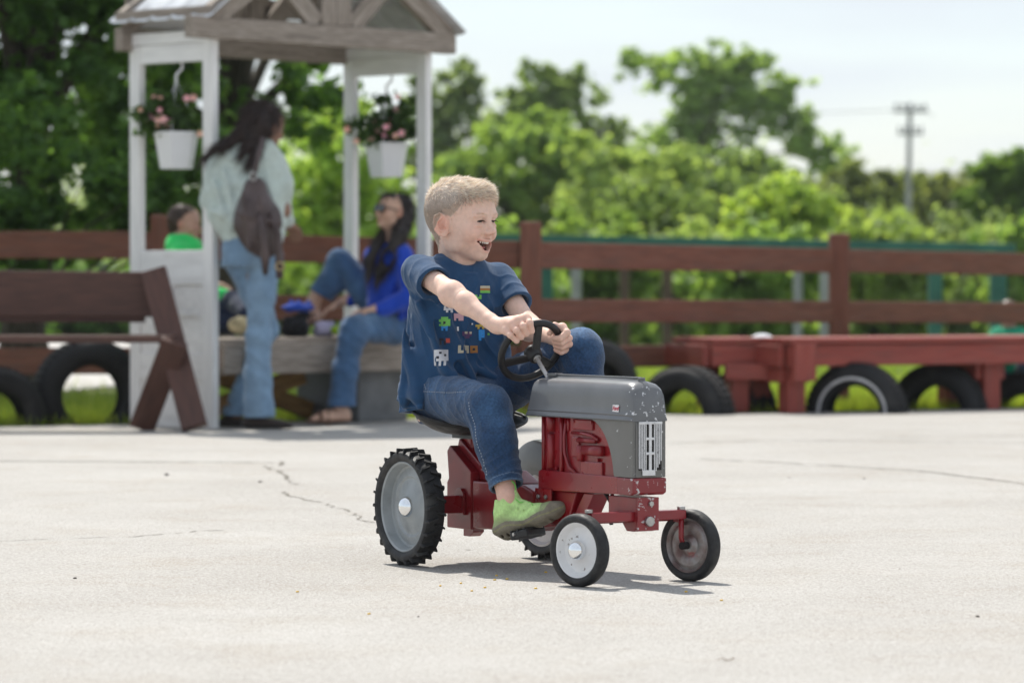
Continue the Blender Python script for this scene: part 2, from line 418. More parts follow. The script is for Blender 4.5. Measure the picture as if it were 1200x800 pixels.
# ---------------------------------------------------------------- ground
def concrete_mat():
    m, t, b = nmat('worn_concrete'); N = t.nodes.new; K = t.links.new
    tc = N('ShaderNodeTexCoord')
    def nz(sc, det=6, ro=.6, st=None):
        n = N('ShaderNodeTexNoise'); n.inputs['Scale'].default_value = sc; n.inputs['Detail'].default_value = det; n.inputs['Roughness'].default_value = ro
        if st:
            mp = N('ShaderNodeMapping'); mp.inputs['Scale'].default_value = st; K(tc.outputs['Object'], mp.inputs['Vector']); K(mp.outputs[0], n.inputs['Vector'])
        else: K(tc.outputs['Object'], n.inputs['Vector'])
        return n
    big = nz(.9, 7, .6); cr = N('ShaderNodeValToRGB'); e = cr.color_ramp.elements
    e[0].position = .34; e[1].position = .66; e[0].color = (.362, .343, .316, 1); e[1].color = (.438, .422, .396, 1)
    K(big.outputs['Fac'], cr.inputs['Fac'])
    def mixin(prev, fac, colr, blend='MIX'):
        mx = N('ShaderNodeMix'); mx.data_type = 'RGBA'; mx.blend_type = blend
        K(fac, mx.inputs['Factor']); K(prev, mx.inputs['A']); mx.inputs['B'].default_value = (*colr, 1)
        return mx.outputs['Result']
    def rng(src, a, b_, c=0, d=1):
        r = N('ShaderNodeMapRange'); r.inputs['From Min'].default_value = a; r.inputs['From Max'].default_value = b_
        r.inputs['To Min'].default_value = c; r.inputs['To Max'].default_value = d; K(src, r.inputs['Value']); return r.outputs[0]
    c = cr.outputs['Color']
    st = nz(2.6, 8, .7); c = mixin(c, rng(st.outputs['Fac'], .50, .72, 0, .6), (.335, .29, .235))
    # exposed aggregate: pale and dark grains
    v = N('ShaderNodeTexVoronoi'); v.inputs['Scale'].default_value = 260; K(tc.outputs['Object'], v.inputs['Vector'])
    sp = N('ShaderNodeSeparateColor'); K(v.outputs['Color'], sp.inputs['Color'])
    c = mixin(c, rng(sp.outputs[0], .80, .86, 0, .6), (.19, .165, .14))
    c = mixin(c, rng(sp.outputs[1], .82, .88, 0, .7), (.56, .55, .53))
    fine = nz(120, 5, .7); c = mixin(c, rng(fine.outputs['Fac'], .48, .70, 0, .55), (.23, .21, .185))
    v2 = N('ShaderNodeTexVoronoi'); v2.inputs['Scale'].default_value = 42; K(tc.outputs['Object'], v2.inputs['Vector'])
    sp2 = N('ShaderNodeSeparateColor'); K(v2.outputs['Color'], sp2.inputs['Color'])
    near = rng(v2.outputs['Distance'], .10, .16, 1, 0); sel = rng(sp2.outputs[2], .965, .975)
    mu = N('ShaderNodeMath'); mu.operation = 'MULTIPLY'; K(near, mu.inputs[0]); K(sel, mu.inputs[1])
    patch = rng(nz(1.4, 3).outputs['Fac'], .42, .6, .15, 1)
    mu2 = N('ShaderNodeMath'); mu2.operation = 'MULTIPLY'; K(mu.outputs[0], mu2.inputs[0]); K(patch, mu2.inputs[1])
    c = mixin(c, mu2.outputs[0], (.09, .075, .065))
    K(c, b.inputs['Base Color']); setin(b, Roughness=.85, Specular_IOR_Level=.3)
    bp = N('ShaderNodeBump'); bp.inputs['Strength'].default_value = .6; bp.inputs['Distance'].default_value = .003
    ad = N('ShaderNodeMath'); ad.operation = 'ADD'; K(fine.outputs['Fac'], ad.inputs[0]); K(v.outputs['Distance'], ad.inputs[1])
    K(ad.outputs[0], bp.inputs['Height']); K(bp.outputs[0], b.inputs['Normal'])
    return m
M_['concrete'] = concrete_mat()
def grassground_mat():
    m = pmat('lawn_ground', (.045, .075, .014), (.12, .15, .035), 1.6, .95, bump=.5, bscale=30, dirt=(.14, .10, .06), dscale=.8, dlo=.55, dhi=.7)
    return m
M_['lawn'] = grassground_mat()
M_['gravel'] = pmat('pale_gravel', (.38, .36, .34), (.55, .53, .50), 6, .95, bump=.6, bscale=30)

ground = mk('ground', [(-400, -60, -.06), (400, -60, -.06), (400, 900, -.06), (-400, 900, -.06)], np.array([[0, 1, 2, 3]]), M_['lawn'])
tag(ground, kind='structure')
# the slab's far edge runs from back-left to back-right
EA, EB = Vector((-2.56, 18.25, 0)), Vector((2.95, 20.95, 0)); ed = (EB - EA)
def edge_pt(px):
    # the point of the slab's edge seen at column px
    k = (px - 600) / FPX
    t = (k * EA.y - EA.x) / (ed.x - k * ed.y); return EA + ed * t
pa, pb = EA - ed * 5, EA + ed * 6
bm = bmesh.new()
low = [(-40, -30), (40, -30)]
ring = [Vector((pa.x, -30, 0)), Vector((pb.x, -30, 0)), pb, pa]
vs = [bm.verts.new(v) for v in ring]; f = bm.faces.new(vs)
r_ = bmesh.ops.extrude_face_region(bm, geom=[f])
for g in r_['geom']:
    if isinstance(g, bmesh.types.BMVert): g.co.z -= .1
bmesh.ops.recalc_face_normals(bm, faces=bm.faces)
pave = tag(bm_obj('pavement', bm, M_['concrete']), kind='structure')
# worn cracks and the joint in the slab: thin recessed-looking dark jagged lines
M_['crack'] = pmat('crack_dirt', (.13, .118, .10), (.22, .20, .165), 30, .95)
def crack(pts, w, jag=.012, seed=0, breaks=0.0):
    rs = random.Random(seed); P = []
    for (a, b) in zip(pts[:-1], pts[1:]):
        a3 = [gx(a[0], FPX * CAMH / (a[1] - HOR)), FPX * CAMH / (a[1] - HOR)]; b3 = [gx(b[0], FPX * CAMH / (b[1] - HOR)), FPX * CAMH / (b[1] - HOR)]
        L_ = math.hypot(b3[0] - a3[0], b3[1] - a3[1]); n = max(2, int(L_ / .03))
        for i in range(n): P.append((a3[0] + (b3[0] - a3[0]) * i / n, a3[1] + (b3[1] - a3[1]) * i / n))
    V = []; F = []; walk = 0
    for i, (x, y) in enumerate(P):
        j = min(i + 1, len(P) - 1); j0 = max(0, i - 1)
        dx, dy = P[j][0] - P[j0][0], P[j][1] - P[j0][1]; l = math.hypot(dx, dy) or 1; nx_, ny_ = -dy / l, dx / l
        walk = walk * .85 + rs.uniform(-jag, jag); ww = w * rs.uniform(.25, 1.2) * (0.02 if rs.random() < breaks else 1)
        V += [(x + nx_ * (walk - ww), y + ny_ * (walk - ww), .0012), (x + nx_ * (walk + ww), y + ny_ * (walk + ww), .0012)]
        if i: F.append((2 * i - 2, 2 * i, 2 * i + 1, 2 * i - 1))
    return mk('crack', V, np.array(F), M_['crack'], pave, None)
crack([(-60, 540), (120, 541), (330, 542)], .022, .004, 1)
crack([(308, 546), (330, 556), (352, 568)], .008, .014, 2, .2)
crack([(335, 576), (362, 588), (408, 600), (440, 613)], .006, .015, 3, .25)
crack([(-40, 635), (60, 632), (150, 630), (232, 622), (275, 621)], .0045, .012, 4, .2)
crack([(820, 538), (930, 543), (1080, 552), (1240, 572)], .012, .008, 5, .05)
crack([(785, 519), (900, 516), (1040, 517), (1230, 520)], .014, .006, 6)
crack([(1030, 513), (1100, 511), (1230, 511)], .012, .006, 7)
crack([(330, 541), (331, 546)], .012, .004, 8)
crack([(452, 681), (470, 682)], .004, .006, 9, .3); crack([(545, 644), (560, 645)], .004, .006, 10, .3)

# pale gravel path beyond the fence, on the left
path = mk('path', [(-14, 27.5, -.045), (-3.2, 25.5, -.045), (-2.6, 29, -.045), (-3.6, 50, -.045), (-20, 50, -.045)], [(0, 1, 2, 3, 4)], M_['gravel'])
tag(path, kind='structure')

# grass tufts beyond the slab
def blades(name, n, fn, h0, h1, col0, col1, seed):
    rg = np.random.default_rng(seed); P = fn(rg, n); n = len(P)
    h = rg.uniform(h0, h1, n); a = rg.uniform(0, 2 * PI, n); w = .004 + .004 * rg.random(n)
    dx, dy = np.cos(a) * w, np.sin(a) * w; lx, ly = rg.normal(0, .35, n) * h, rg.normal(0, .35, n) * h
    V = np.stack([np.stack([P[:, 0] - dx, P[:, 1] - dy, P[:, 2]], 1), np.stack([P[:, 0] + dx, P[:, 1] + dy, P[:, 2]], 1),
                  np.stack([P[:, 0] + lx, P[:, 1] + ly, P[:, 2] + h], 1)], 1).reshape(-1, 3)
    F = np.arange(3 * n).reshape(-1, 3); t = rg.random((n, 1)); c = np.array(col0) * (1 - t) + np.array(col1) * t
    o = mk(name, V, F, M_['grass'], None, None, col=np.repeat(c, 3, 0)); return tag(o, kind='stuff')
def strip(rg, n):
    t = rg.uniform(-.3, 1.5, n); off = rg.exponential(1.2, n) + .06; e = np.array(ed.normalized()); nn = np.array([-e[1], e[0], 0])
    P = np.array(EA)[None] + np.outer(t, np.array(ed)) + np.outer(off, nn); P[:, 2] = -.06; return P
blades('grass', 60000, strip, .05, .13, (.17, .27, .03), (.40, .45, .08), 3)
def strip2(rg, n):
    P = np.stack([rg.uniform(-9, 9, n), rg.uniform(22, 36, n), np.full(n, -.06)], 1)
    P = P[~((P[:, 0] < -2.7) & (P[:, 1] > 25.3))]; return P
blades('grass', 50000, strip2, .05, .12, (.13, .22, .03), (.30, .38, .07), 4)

# ---------------------------------------------------------------- fence of red-brown boards
fence = empty('board_fence', (0, 20.2, -.06), 0, 'red-brown board fence with square posts and three horizontal rails behind the seats', 'fence')
FD = lambda px: 20.6 if px < 622 else (20.0 + (px - 622) / (1200 - 622) * 3.1 if px >= 622 else 20)
fp = [(-330, 20.9, 262), (190, 20.45, 252), (622, 20.0, 260), (983, 22.0, 274), (1345, 24.0, 285)]
rails = [[(270, 302), (271, 303), (283, 315), (292, 319), (300, 325)], [(338, 372), (343, 374), (350, 378), (353, 378), (356, 379)], [(408, 440), (408, 438), (406, 432), (404, 428), (403, 424)]]
for i, (px, D, py) in enumerate(fp):
    w = .118
    beam('post', (gx(px, D), D, -.1), (gx(px, D), D, gz(py, D)), w, w, M_['redwood'], fence, up=(0, 1, 0), bev=.01)
for k, rl in enumerate(rails):
    for i in range(4):
        D0, D1 = fp[i][1] - .075, fp[i + 1][1] - .075
        if i == 0 or True:
            z0 = (gz(rl[i][0], D0) + gz(rl[i][1], D0)) / 2; z1 = (gz(rl[i + 1][0], D1) + gz(rl[i + 1][1], D1)) / 2
        h = (gz(rl[i][0], D0) - gz(rl[i][1], D0) + gz(rl[i + 1][0], D1) - gz(rl[i + 1][1], D1)) / 2
        off = .075
        a = Vector((gx(fp[i][0], D0), fp[i][1], z0)); b = Vector((gx(fp[i + 1][0], D1), fp[i + 1][1], z1))
        d = (b - a).normalized(); a = a + d * .062; b = b - d * .062
        beam('rail', a, b, .04, h, M_['redwood'], fence, bev=.006)

# ---------------------------------------------------------------- half-buried tyres along the slab edge
def buried_tyre(px, D, R, yaw, label, stripe=False, wd=.19, dz=0.0):
    loc = (gx(px, D), D, -.04 + dz)
    t = empty('half_buried_tyre', loc, yaw, label, 'tyre', 'tyres half buried along the slab edge')
    w = wd / 2; ri = R * .56
    prof = [(ri, -w * .75), (ri * 1.04, -w * .95), (R * .80, -w * 1.05), (R * .93, -w * .93), (R * .985, -w * .72), (R, -w * .35), (R * 1.0, 0), (R, w * .35), (R * .985, w * .72),
            (R * .93, w * .93), (R * .80, w * 1.05), (ri * 1.04, w * .95), (ri, w * .75), (ri * 1.05, w * .70), (R * .82, w * .9), (R * .93, w * .6), (R * .95, 0), (R * .93, -w * .6), (R * .82, -w * .9), (ri * 1.05, -w * .7)]
    V, F = lathe_arrays(prof, 56, 0, 2 * PI, True)
    M = WM[t.name]
    o = mk('tyre_casing', V, F, M_['rubber_old'], t, M, True)
    parts = []
    for q in range(44):
        a = 2 * PI * q / 44
        for yy in (-w * .5, 0, w * .5):
            a2 = a + (0.03 if yy else 0)
            c, s_ = math.cos(a2), math.sin(a2)
            bx = np.array([(x, y, z) for x in (-.006, .007) for y in (-w * .19, w * .19) for z in (-R * .055, R * .055)])
            X = np.stack([(R + bx[:, 0]) * c - bx[:, 2] * s_, yy + bx[:, 1], (R + bx[:, 0]) * s_ + bx[:, 2] * c], 1)
            Fb = np.array([(0, 1, 3, 2), (4, 6, 7, 5), (0, 4, 5, 1), (2, 3, 7, 6), (0, 2, 6, 4), (1, 5, 7, 3)])
            parts.append((X, Fb))
    V2, F2 = join(parts); tag(mk('tread', V2, F2, M_['rubber_old'], t, M), kind='stuff')
    if stripe:
        pr = [(R * .68, -w * 1.01), (R * .685, -w * 1.055), (R * .735, -w * 1.07), (R * .74, -w * 1.03)]
        V, F = lathe_arrays(pr, 56, 0, 2 * PI, True); mk('white_stripe', V, F, M_['whitewall'], t, M, True)
    return t
def tyre_at(px0, px1, ptop, D, yaw, label, **k):
    s = FPX / D; zt = gz(ptop, D) + .04
    R = ((px1 - px0) / s - .19 * abs(math.sin(yaw))) / 2 / max(.5, abs(math.cos(yaw)))
    R = max(.27, min(R * 1.12, .36)); buried_tyre((px0 + px1) / 2, D, R, yaw, label, dz=zt - R, **k)
tyre_at(-60, 40, 430, 18.45, rad(25), 'black half-buried tyre cut off by the left edge of the picture')
tyre_at(43, 167, 399, 18.75, rad(20), 'largest black half-buried tyre, standing under the seat of the dark bench')
tyre_at(645, 740, 398, 19.85, rad(35), 'tall black half-buried tyre just behind the boy\'s raised knee and the tractor hood')
tyre_at(755, 852, 430, 20.0, rad(-32), 'black half-buried tyre at the left end of the brick-red bench')
tyre_at(838, 900, 436, 20.6, rad(-62), 'black half-buried tyre turned edge-on behind the left leg of the brick-red bench')
tyre_at(952, 1056, 426, 20.2, rad(-22), 'black half-buried tyre with a thin white sidewall ring under the brick-red bench', stripe=True)
tyre_at(1055, 1145, 427, 20.75, rad(-24), 'plain black half-buried tyre between the white-ringed tyre and the right bench leg')
tyre_at(1150, 1250, 438, 21.0, rad(-26), 'black half-buried tyre at the right edge of the picture, beyond the right bench leg')

# ---------------------------------------------------------------- brick-red bench on the right
def brick_bench():
    b = empty('bench', (gx(1000, 20.3), 20.3, 0), 0, 'long brick-red timber bench on square trestle legs at the right edge of the concrete', 'bench')
    p0 = Vector((gx(924, 20.0), 20.0, 0)); p1 = Vector((gx(1290, 21.0), 21.0, 0)); d = (p1 - p0).normalized(); n = Vector((-d.y, d.x, 0))
    Z1, Z0 = gz(402.0, 20.0), gz(427, 20.0)
    h = Z1 - Z0; zc = (Z1 + Z0) / 2
    # apron and seat boards
    beam('apron', p0 + Vector((0, 0, zc - .01)), p1 + Vector((0, 0, zc - .01)), .045, h, M_['redbench'], b)
    beam('apron', p0 + n * .48 + Vector((0, 0, zc - .01)), p1 + n * .48 + Vector((0, 0, zc - .01)), .045, h, M_['redbench'], b)
    for k in range(4):
        q = n * (.02 + .135 * k)
        beam('seat_board', p0 + q + Vector((0, 0, Z1 + .012)) - d * .01, p1 + q + Vector((0, 0, Z1 + .012)), .126, .03, M_['redbench'], b)
    beam('end_board', p0 - d * .024 + n * .03 + Vector((0, 0, zc - .01)), p0 - d * .024 + n * .45 + Vector((0, 0, zc - .01)), .04, h, M_['redbench'], b)
    def trestle(px, D, two=True):
        c = Vector((gx(px, D), D, 0)); w = .11
        beam('leg', c + Vector((0, 0, 0)), c + Vector((0, 0, Z0 - .0)), w, w, M_['redbench'], b, up=(d.x, d.y, 0), bev=.008)
        if two:
            c2 = c + n * .36
            beam('leg', c2, c2 + Vector((0, 0, Z0)), w, w, M_['redbench'], b, up=(d.x, d.y, 0), bev=.008)
        e0, e1 = c - n * .03 + Vector((0, 0, Z0 - .055)), c + n * .42 + Vector((0, 0, Z0 - .055))
        beam('cross_beam', e0 + d * .078, e1 + d * .078, .042, .09, M_['redbench'], b)
        beam('cross_beam', e0 - d * .078, e1 - d * .078, .042, .09, M_['redbench'], b)
    trestle(928, 20.12); trestle(1157, 20.75)
    # corner post set proud at the front
    beam('corner_post', p0 + d * .07 - n * .045 + Vector((0, 0, Z0 - .09)), p0 + d * .07 - n * .045 + Vector((0, 0, Z1 - .004)), .14, .04, M_['redbench'], b, up=tuple(n))
brick_bench()
def brick_bench2():
    b = empty('bench', (gx(840, 20.3), 20.4, 0), 0, 'short brick-red bench section butting against the left end of the long brick-red bench', 'bench')
    c0 = Vector((gx(833, 20.15), 20.15, 0)); c1 = Vector((gx(912, 20.3), 20.3, 0)); bk = Vector((gx(786, 20.75), 20.75, 0))
    Z1, Z0 = gz(402, 20.15), gz(427, 20.15); zc = (Z0 + Z1) / 2; h = Z1 - Z0; up = Vector((0, 0, 1))
    d = (c1 - c0).normalized(); e = (bk - c0)
    beam('apron', c0 + up * (zc - .01), c1 + up * (zc - .01), .045, h, M_['redbench'], b)
    beam('apron', c0 + e + up * (zc - .01), c1 + e + up * (zc - .01), .045, h, M_['redbench'], b)
    beam('end_board', c0 - d * .022 + e * .02 + up * (zc - .01), c0 - d * .022 + e * .98 + up * (zc - .01), .04, h, M_['redbench'], b)
    for k in range(4):
        q = e * (.05 + .25 * k + .04)
        beam('seat_board', c0 + q + up * (Z1 + .012), c1 + q + up * (Z1 + .012), .15, .03, M_['redbench'], b)
    l = Vector((gx(864, 20.2), 20.24, 0))
    beam('leg', l, l + up * (Z0), .105, .105, M_['redbench'], b, up=tuple(d), bev=.008)
    l2 = l + e * .7; beam('leg', l2, l2 + up * Z0, .105, .105, M_['redbench'], b, up=tuple(d), bev=.008)
    beam('cross_beam', Vector((gx(850, 20.1), 20.14, Z0 - .04)), Vector((gx(914, 20.2), 20.2, Z0 - .04)), .05, .085, M_['redbench'], b)
brick_bench2()

# ---------------------------------------------------------------- dark convertible bench on the left
def dark_bench():
    D = 17.75
    b = empty('bench', (gx(120, D), D, 0), 0, 'dark brown timber bench with crossed A-frame legs at the left edge of the concrete', 'bench')
    P = lambda px, py, dd=0: pw(px, py, D + dd)
    beam('back_board', P(-160, 342, .15), P(178, 345, .15), .04, .22, M_['darkbench'], b)
    beam('back_board', P(-160, 374, .17), P(170, 374, .17), .04, .03, M_['darkbench'], b)
    beam('seat_board', P(-160, 397, -.10), P(206, 397, -.10), .16, .035, M_['darkbench'], b)
    beam('seat_board', P(-160, 396, .08), P(200, 396, .08), .16, .035, M_['darkbench'], b)
    for s, dx in ((0, 0), (1, -2.4)):
        o = Vector((dx, 0, 0))
        beam('leg', P(180, 317, .1) + o, P(228, 501, -.25) + o, .045, .125, M_['darkbench'], b, up=(1, 0, .2))
        beam('leg', P(205, 400, -.19) + o, P(166, 501, .05) + o, .045, .125, M_['darkbench'], b, up=(1, 0, -.2))
dark_bench()

# ---------------------------------------------------------------- the little pavilion made of old doors
C0 = Vector((gx(247, 18.0), 18.0, 0)); C1 = Vector((gx(497, 19.1), 19.1, 0))
U = (C1 - C0).normalized(); S_ = Vector((-U.y, U.x, 0)); PWID = (C1 - C0).length; PDEP = .54
def pavilion():
    p = empty('pavilion', tuple(C0), math.atan2(U.y, U.x), 'small white gabled pavilion with door-panel sides, weathered beams and a tin roof', 'pavilion')
    B = WM[p.name]; W_ = M_['whitewood']; O_ = M_['oldwood']
    ztop = gz(50, 18.0)    # door head
    th = .042
    for side, x0 in ((0, 0.0), (1, PWID)):
        # each side is an old door: stiles, rails, lower panels; x0 its plane
        x = x0
        beam('door_stile', (x, -.0, 0.0), (x, -.0, ztop + .045), .072, th, W_, p, up=(1, 0, 0), base=B)
        beam('door_stile', (x, PDEP, 0.0), (x, PDEP, ztop - .002), .072, th, W_, p, up=(1, 0, 0), base=B)
        beam('door_rail', (x, .037, ztop - .045), (x, PDEP - .037, ztop - .045), th - .004, .09, W_, p, base=B)
        zs = .88 if side == 0 else .80
        if side == 0:
            beam('door_rail', (x, .037, zs - .09), (x, PDEP - .037, zs - .09), th - .004, .17, W_, p, base=B)
            beam('door_rail', (x, .037, .30), (x, PDEP - .037, .30), th - .004, .13, W_, p, base=B)
            beam('door_rail', (x, .037, .06), (x, PDEP - .037, .06), th - .004, .12, W_, p, base=B)
            beam('door_rail', (x, PDEP / 2 + .02, .36), (x, PDEP / 2 + .02, zs - .17), .06, th - .006, W_, p, up=(1, 0, 0), base=B)
            box('door_panel', (x, PDEP / 2, .46), (.014, PDEP - .06, .80), W_, p, B, bev=0)
            box('moulding', (x - .02, PDEP * .27, .56), (.008, .13, .015), W_, p, B, bev=.003)
    zb0, zb1 = gz(47, 18.0), gz(22, 18.0)
    # plates over the doors
    beam('wall_plate', (0, -.02, ztop + .032), (0, PDEP + .12, ztop + .032), .05, .06, W_, p, base=B)
    beam('wall_plate', (PWID, -.0, ztop + .032), (PWID, PDEP + .12, ztop + .032), .05, .06, W_, p, base=B)
    # tie beams front and back: both run past the doors
    zt = (zb0 + zb1) / 2; hb = zb1 - zb0
    beam('tie_beam', (-.20, -.06, zt), (PWID + .15, -.06, zt), .06, hb, O_, p, base=B, bev=.006)
    beam('tie_beam', (-.09, PDEP + .04, zt - .03), (PWID + .15, PDEP + .04, zt - .03), .06, hb + .01, O_, p, base=B, bev=.006)
    # gable: rafters, king post and braces, one set front, one set back
    xm = PWID / 2 + .03; ov = .09; slope = .66; ze = zb1 - .02; zp = ze + (PWID / 2 + ov) * slope * 1.0
    for y in (-.062, PDEP + .04):
        for s in (-1, 1):
            e = Vector((xm + s * (PWID / 2 + ov), y, ze + .015)); a = Vector((xm + s * .012, y, zp + .015))
            beam('rafter', e, a, .05, .12, O_, p, base=B, bev=.005)
        beam('king_post', (xm - .052, y - .004, zb1 + .002), (xm - .052, y - .004, zp - .08), .045, .10, O_, p, up=(1, 0, 0), base=B)
        beam('king_post', (xm + .054, y - .004, zb1 + .002), (xm + .054, y - .004, zp - .08), .045, .10, O_, p, up=(1, 0, 0), base=B)
        for s in (-1, 1):
            beam('brace', (xm + s * .125, y, zb1 + .003), (xm + s * .42, y, zb1 + .27), .04, .10, O_, p, base=B)
    # boarded inner gable behind, tin roof planes with standing ribs
    for s in (-1, 1):
        for k in range(5):
            y0 = -.14 + k * .152
            pts = []
            e = Vector((xm + s * (PWID / 2 + ov + .05), 0, ze + .05 - .03)); a = Vector((xm, 0, zp + .085))
            V = []; n = 8
            for i in range(n + 1):
                yy = y0 + .158 * i / n; rib = .012 * max(0, math.cos((i / n - .0) * 2 * PI)) ** 3
                V += [(e.x, yy, e.z + rib), (a.x, yy, a.z + rib)]
            V2 = [(x, y, z - .006) for x, y, z in V]
            F = []
            for i in range(n):
                q = (2 * i, 2 * i + 1, 2 * i + 3, 2 * i + 2); F.append(q); F.append(tuple(len(V) + j for j in q[::-1]))
            m = len(V)
            for i in range(n):
                F.append((2 * i, 2 * i + 2, m + 2 * i + 2, m + 2 * i)); F.append((2 * i + 1, m + 2 * i + 1, m + 2 * i + 3, 2 * i + 3))
            mk('roof_sheet', V + V2, F, M_['tin'], p, B, True)
    beam('purlin', (xm - PWID / 2 - .1, -.1, ze + .05), (xm - PWID / 2 - .1, PDEP + .06, ze + .05), .05, .05, O_, p, base=B)
    for k in range(4):
        beam('gable_board', (.0, PDEP + .085, zb1 + .03 + k * .1), (PWID, PDEP + .085, zb1 + .03 + k * .1), .018, .095, W_ if k < 1 else O_, p, base=B) if k < 2 else None
    # bench platform between the doors
    zt_ = gz(396, 18.4)
    for k in range(5):
        beam('deck_board', (.06, .06 + k * .145, zt_ - .015), (PWID - .05, .06 + k * .145, zt_ - .015), .138, .03, O_, p, base=B)
    beam('fascia_board', (.05, -.03, zt_ - .1), (PWID - .04, -.03, zt_ - .1), .035, gz(396, 18.4) - gz(431, 18.4), O_, p, base=B)
    box('base_block', (PWID - .23, .30, .135), (.36, .46, .27), M_['block'], p, B, bev=.01)
    beam('diagonal_brace', (.22, .32, .06), (PWID * .62, .32, .24), .05, .09, M_['brace'], p, base=B)
    beam('diagonal_brace', (PWID * .30, .42, .24), (PWID * .72, .42, .05), .05, .09, M_['brace'], p, base=B)
    return p, B
PAV, PB = pavilion()
def PVP(x, y, z): return PB @ Vector((x, y, z))

# ---------------------------------------------------------------- foliage
def leaf_cloud(centers, radii, per, size, cols, rg, flat=.6, aspect=.6, big=True, bright=1.45):
    """per leaves round each centre; returns V,F,C (one quad each)"""
    cc = np.asarray(centers, float); rr_ = np.asarray(radii, float); K = 3
    if len(cc) > 60 and big: 
        rep = np.repeat(cc, K, 0); r2 = np.repeat(rr_, K, 0); r2b = r2 if r2.ndim == 2 else r2[:, None]
        centers = rep + rg.normal(size=rep.shape) * r2b * .75; radii = r2 * .72; per = max(8, int(per / K * 1.15))
    n = len(centers) * per
    C = np.repeat(np.asarray(centers, float), per, 0); Rr = np.repeat(np.asarray(radii, float), per, 0)
    d = rg.normal(size=(n, 3)); d /= np.linalg.norm(d, axis=1)[:, None]; rr = np.abs(rg.normal(0, .62, n)) + .05
    if Rr.ndim == 1: Rr = Rr[:, None]
    P = C + d * rr[:, None] * Rr
    nrm = d * .6 + rg.normal(size=(n, 3)) * .6 + np.array([0, 0, flat]); nrm /= np.linalg.norm(nrm, axis=1)[:, None]
    a = np.cross(nrm, rg.normal(size=(n, 3))); a /= np.linalg.norm(a, axis=1)[:, None]; b = np.cross(nrm, a)
    s = size * (.6 + .8 * rg.random(n))[:, None]
    V = np.stack([P - a * s, P - b * s * aspect + nrm * s * .12, P + a * s, P + b * s * aspect + nrm * s * .12], 1).reshape(-1, 3)
    F = np.arange(4 * n).reshape(-1, 4)
    t = rg.random((n, 1)); clump = np.repeat(rg.random((len(centers), 1)), per, 0)
    t = np.clip(.5 * t + .5 * clump, 0, 1)
    col = (np.array(cols[0]) * (1 - t) + np.array(cols[1]) * t) * bright
    gr = col.mean(1, keepdims=True); col = col * .70 + gr * .30
    col *= (.85 + .3 * rg.random((n, 1)))
    return V, F, np.repeat(col, 4, 0)
G_DK = ((.040, .105, .016), (.10, .22, .03)); G_MID = ((.11, .20, .03), (.20, .32, .05)); G_YEL = ((.15, .26, .02), (.30, .42, .04))
G_GREY = ((.10, .16, .06), (.17, .24, .085)); G_PALE = ((.15, .23, .055), (.25, .34, .085))
def tree(label, X, D, env, nc, per, leaf, cols, trunk=(0.12, 1.0), seed=0, cr=.14, group=None, gaps=.0, limbs=True):
    """env: list of ((px,py) centre, (rx,ry) px radii) at distance D; makes clumps inside them"""
    rg = np.random.default_rng(seed); s = D / FPX
    t = empty('tree', (gx(X, D), D, -.06), 0, label, 'tree', group)
    area = np.array([e[1][0] * e[1][1] for e in env], float); pr = area / area.sum()
    cs = []; rs = []
    pick = rg.choice(len(env), nc, p=pr)
    for i in pick:
        (cx, cy), (rx, ry) = env[i]
        d = rg.normal(size=3); d /= np.linalg.norm(d); r = rg.random() ** .4
        p = d * r
        cs.append(((cx + p[0] * rx - 600) * s, D + p[1] * rx * s * .9, CAMH + (HOR - (cy + p[2] * ry)) * s)); rs.append(rg.uniform(.6, 1.3) * cr * math.sqrt(area[i]) * s + .05)
    cs = np.array(cs); rs = np.array(rs)[:, None] * np.array([1.15, 1.15, .8])
    V, F, C = leaf_cloud(cs, rs, per, leaf, cols, rg)
    mk('crown', V, F, M_['leaf'], t, None, col=C)
    # trunk and limbs
    base = np.array([gx(X, D), D, -.1]); top = cs[:, 2].max(); zl = trunk[1]
    parts = []
    def poly(P, r):
        v, f = tube_arrays(P, r, 7, False); parts.append((v, np.array(f)))
    hub = np.array([gx(X, D) + rg.normal() * .1, D, max(zl, .3)])
    poly(np.array([base, base * .5 + hub * .5 + np.array([.03, 0, 0]), hub]), [trunk[0] * 1.25, trunk[0], trunk[0] * .85])
    if limbs:
        for i in rg.choice(nc, min(nc, 16), replace=False):
            tip = cs[i]; mid = hub * .45 + tip * .55 + rg.normal(size=3) * .06 * np.linalg.norm(tip - hub) + np.array([0, 0, .05]) * np.linalg.norm(tip - hub)
            q1 = hub * .75 + mid * .25
            poly(np.array([hub, q1, mid, tip]), [trunk[0] * .5, trunk[0] * .38, trunk[0] * .2, trunk[0] * .05])
    v, f = join(parts); mk('trunk', v, f, M_['bark'], t, None, True)
    return t
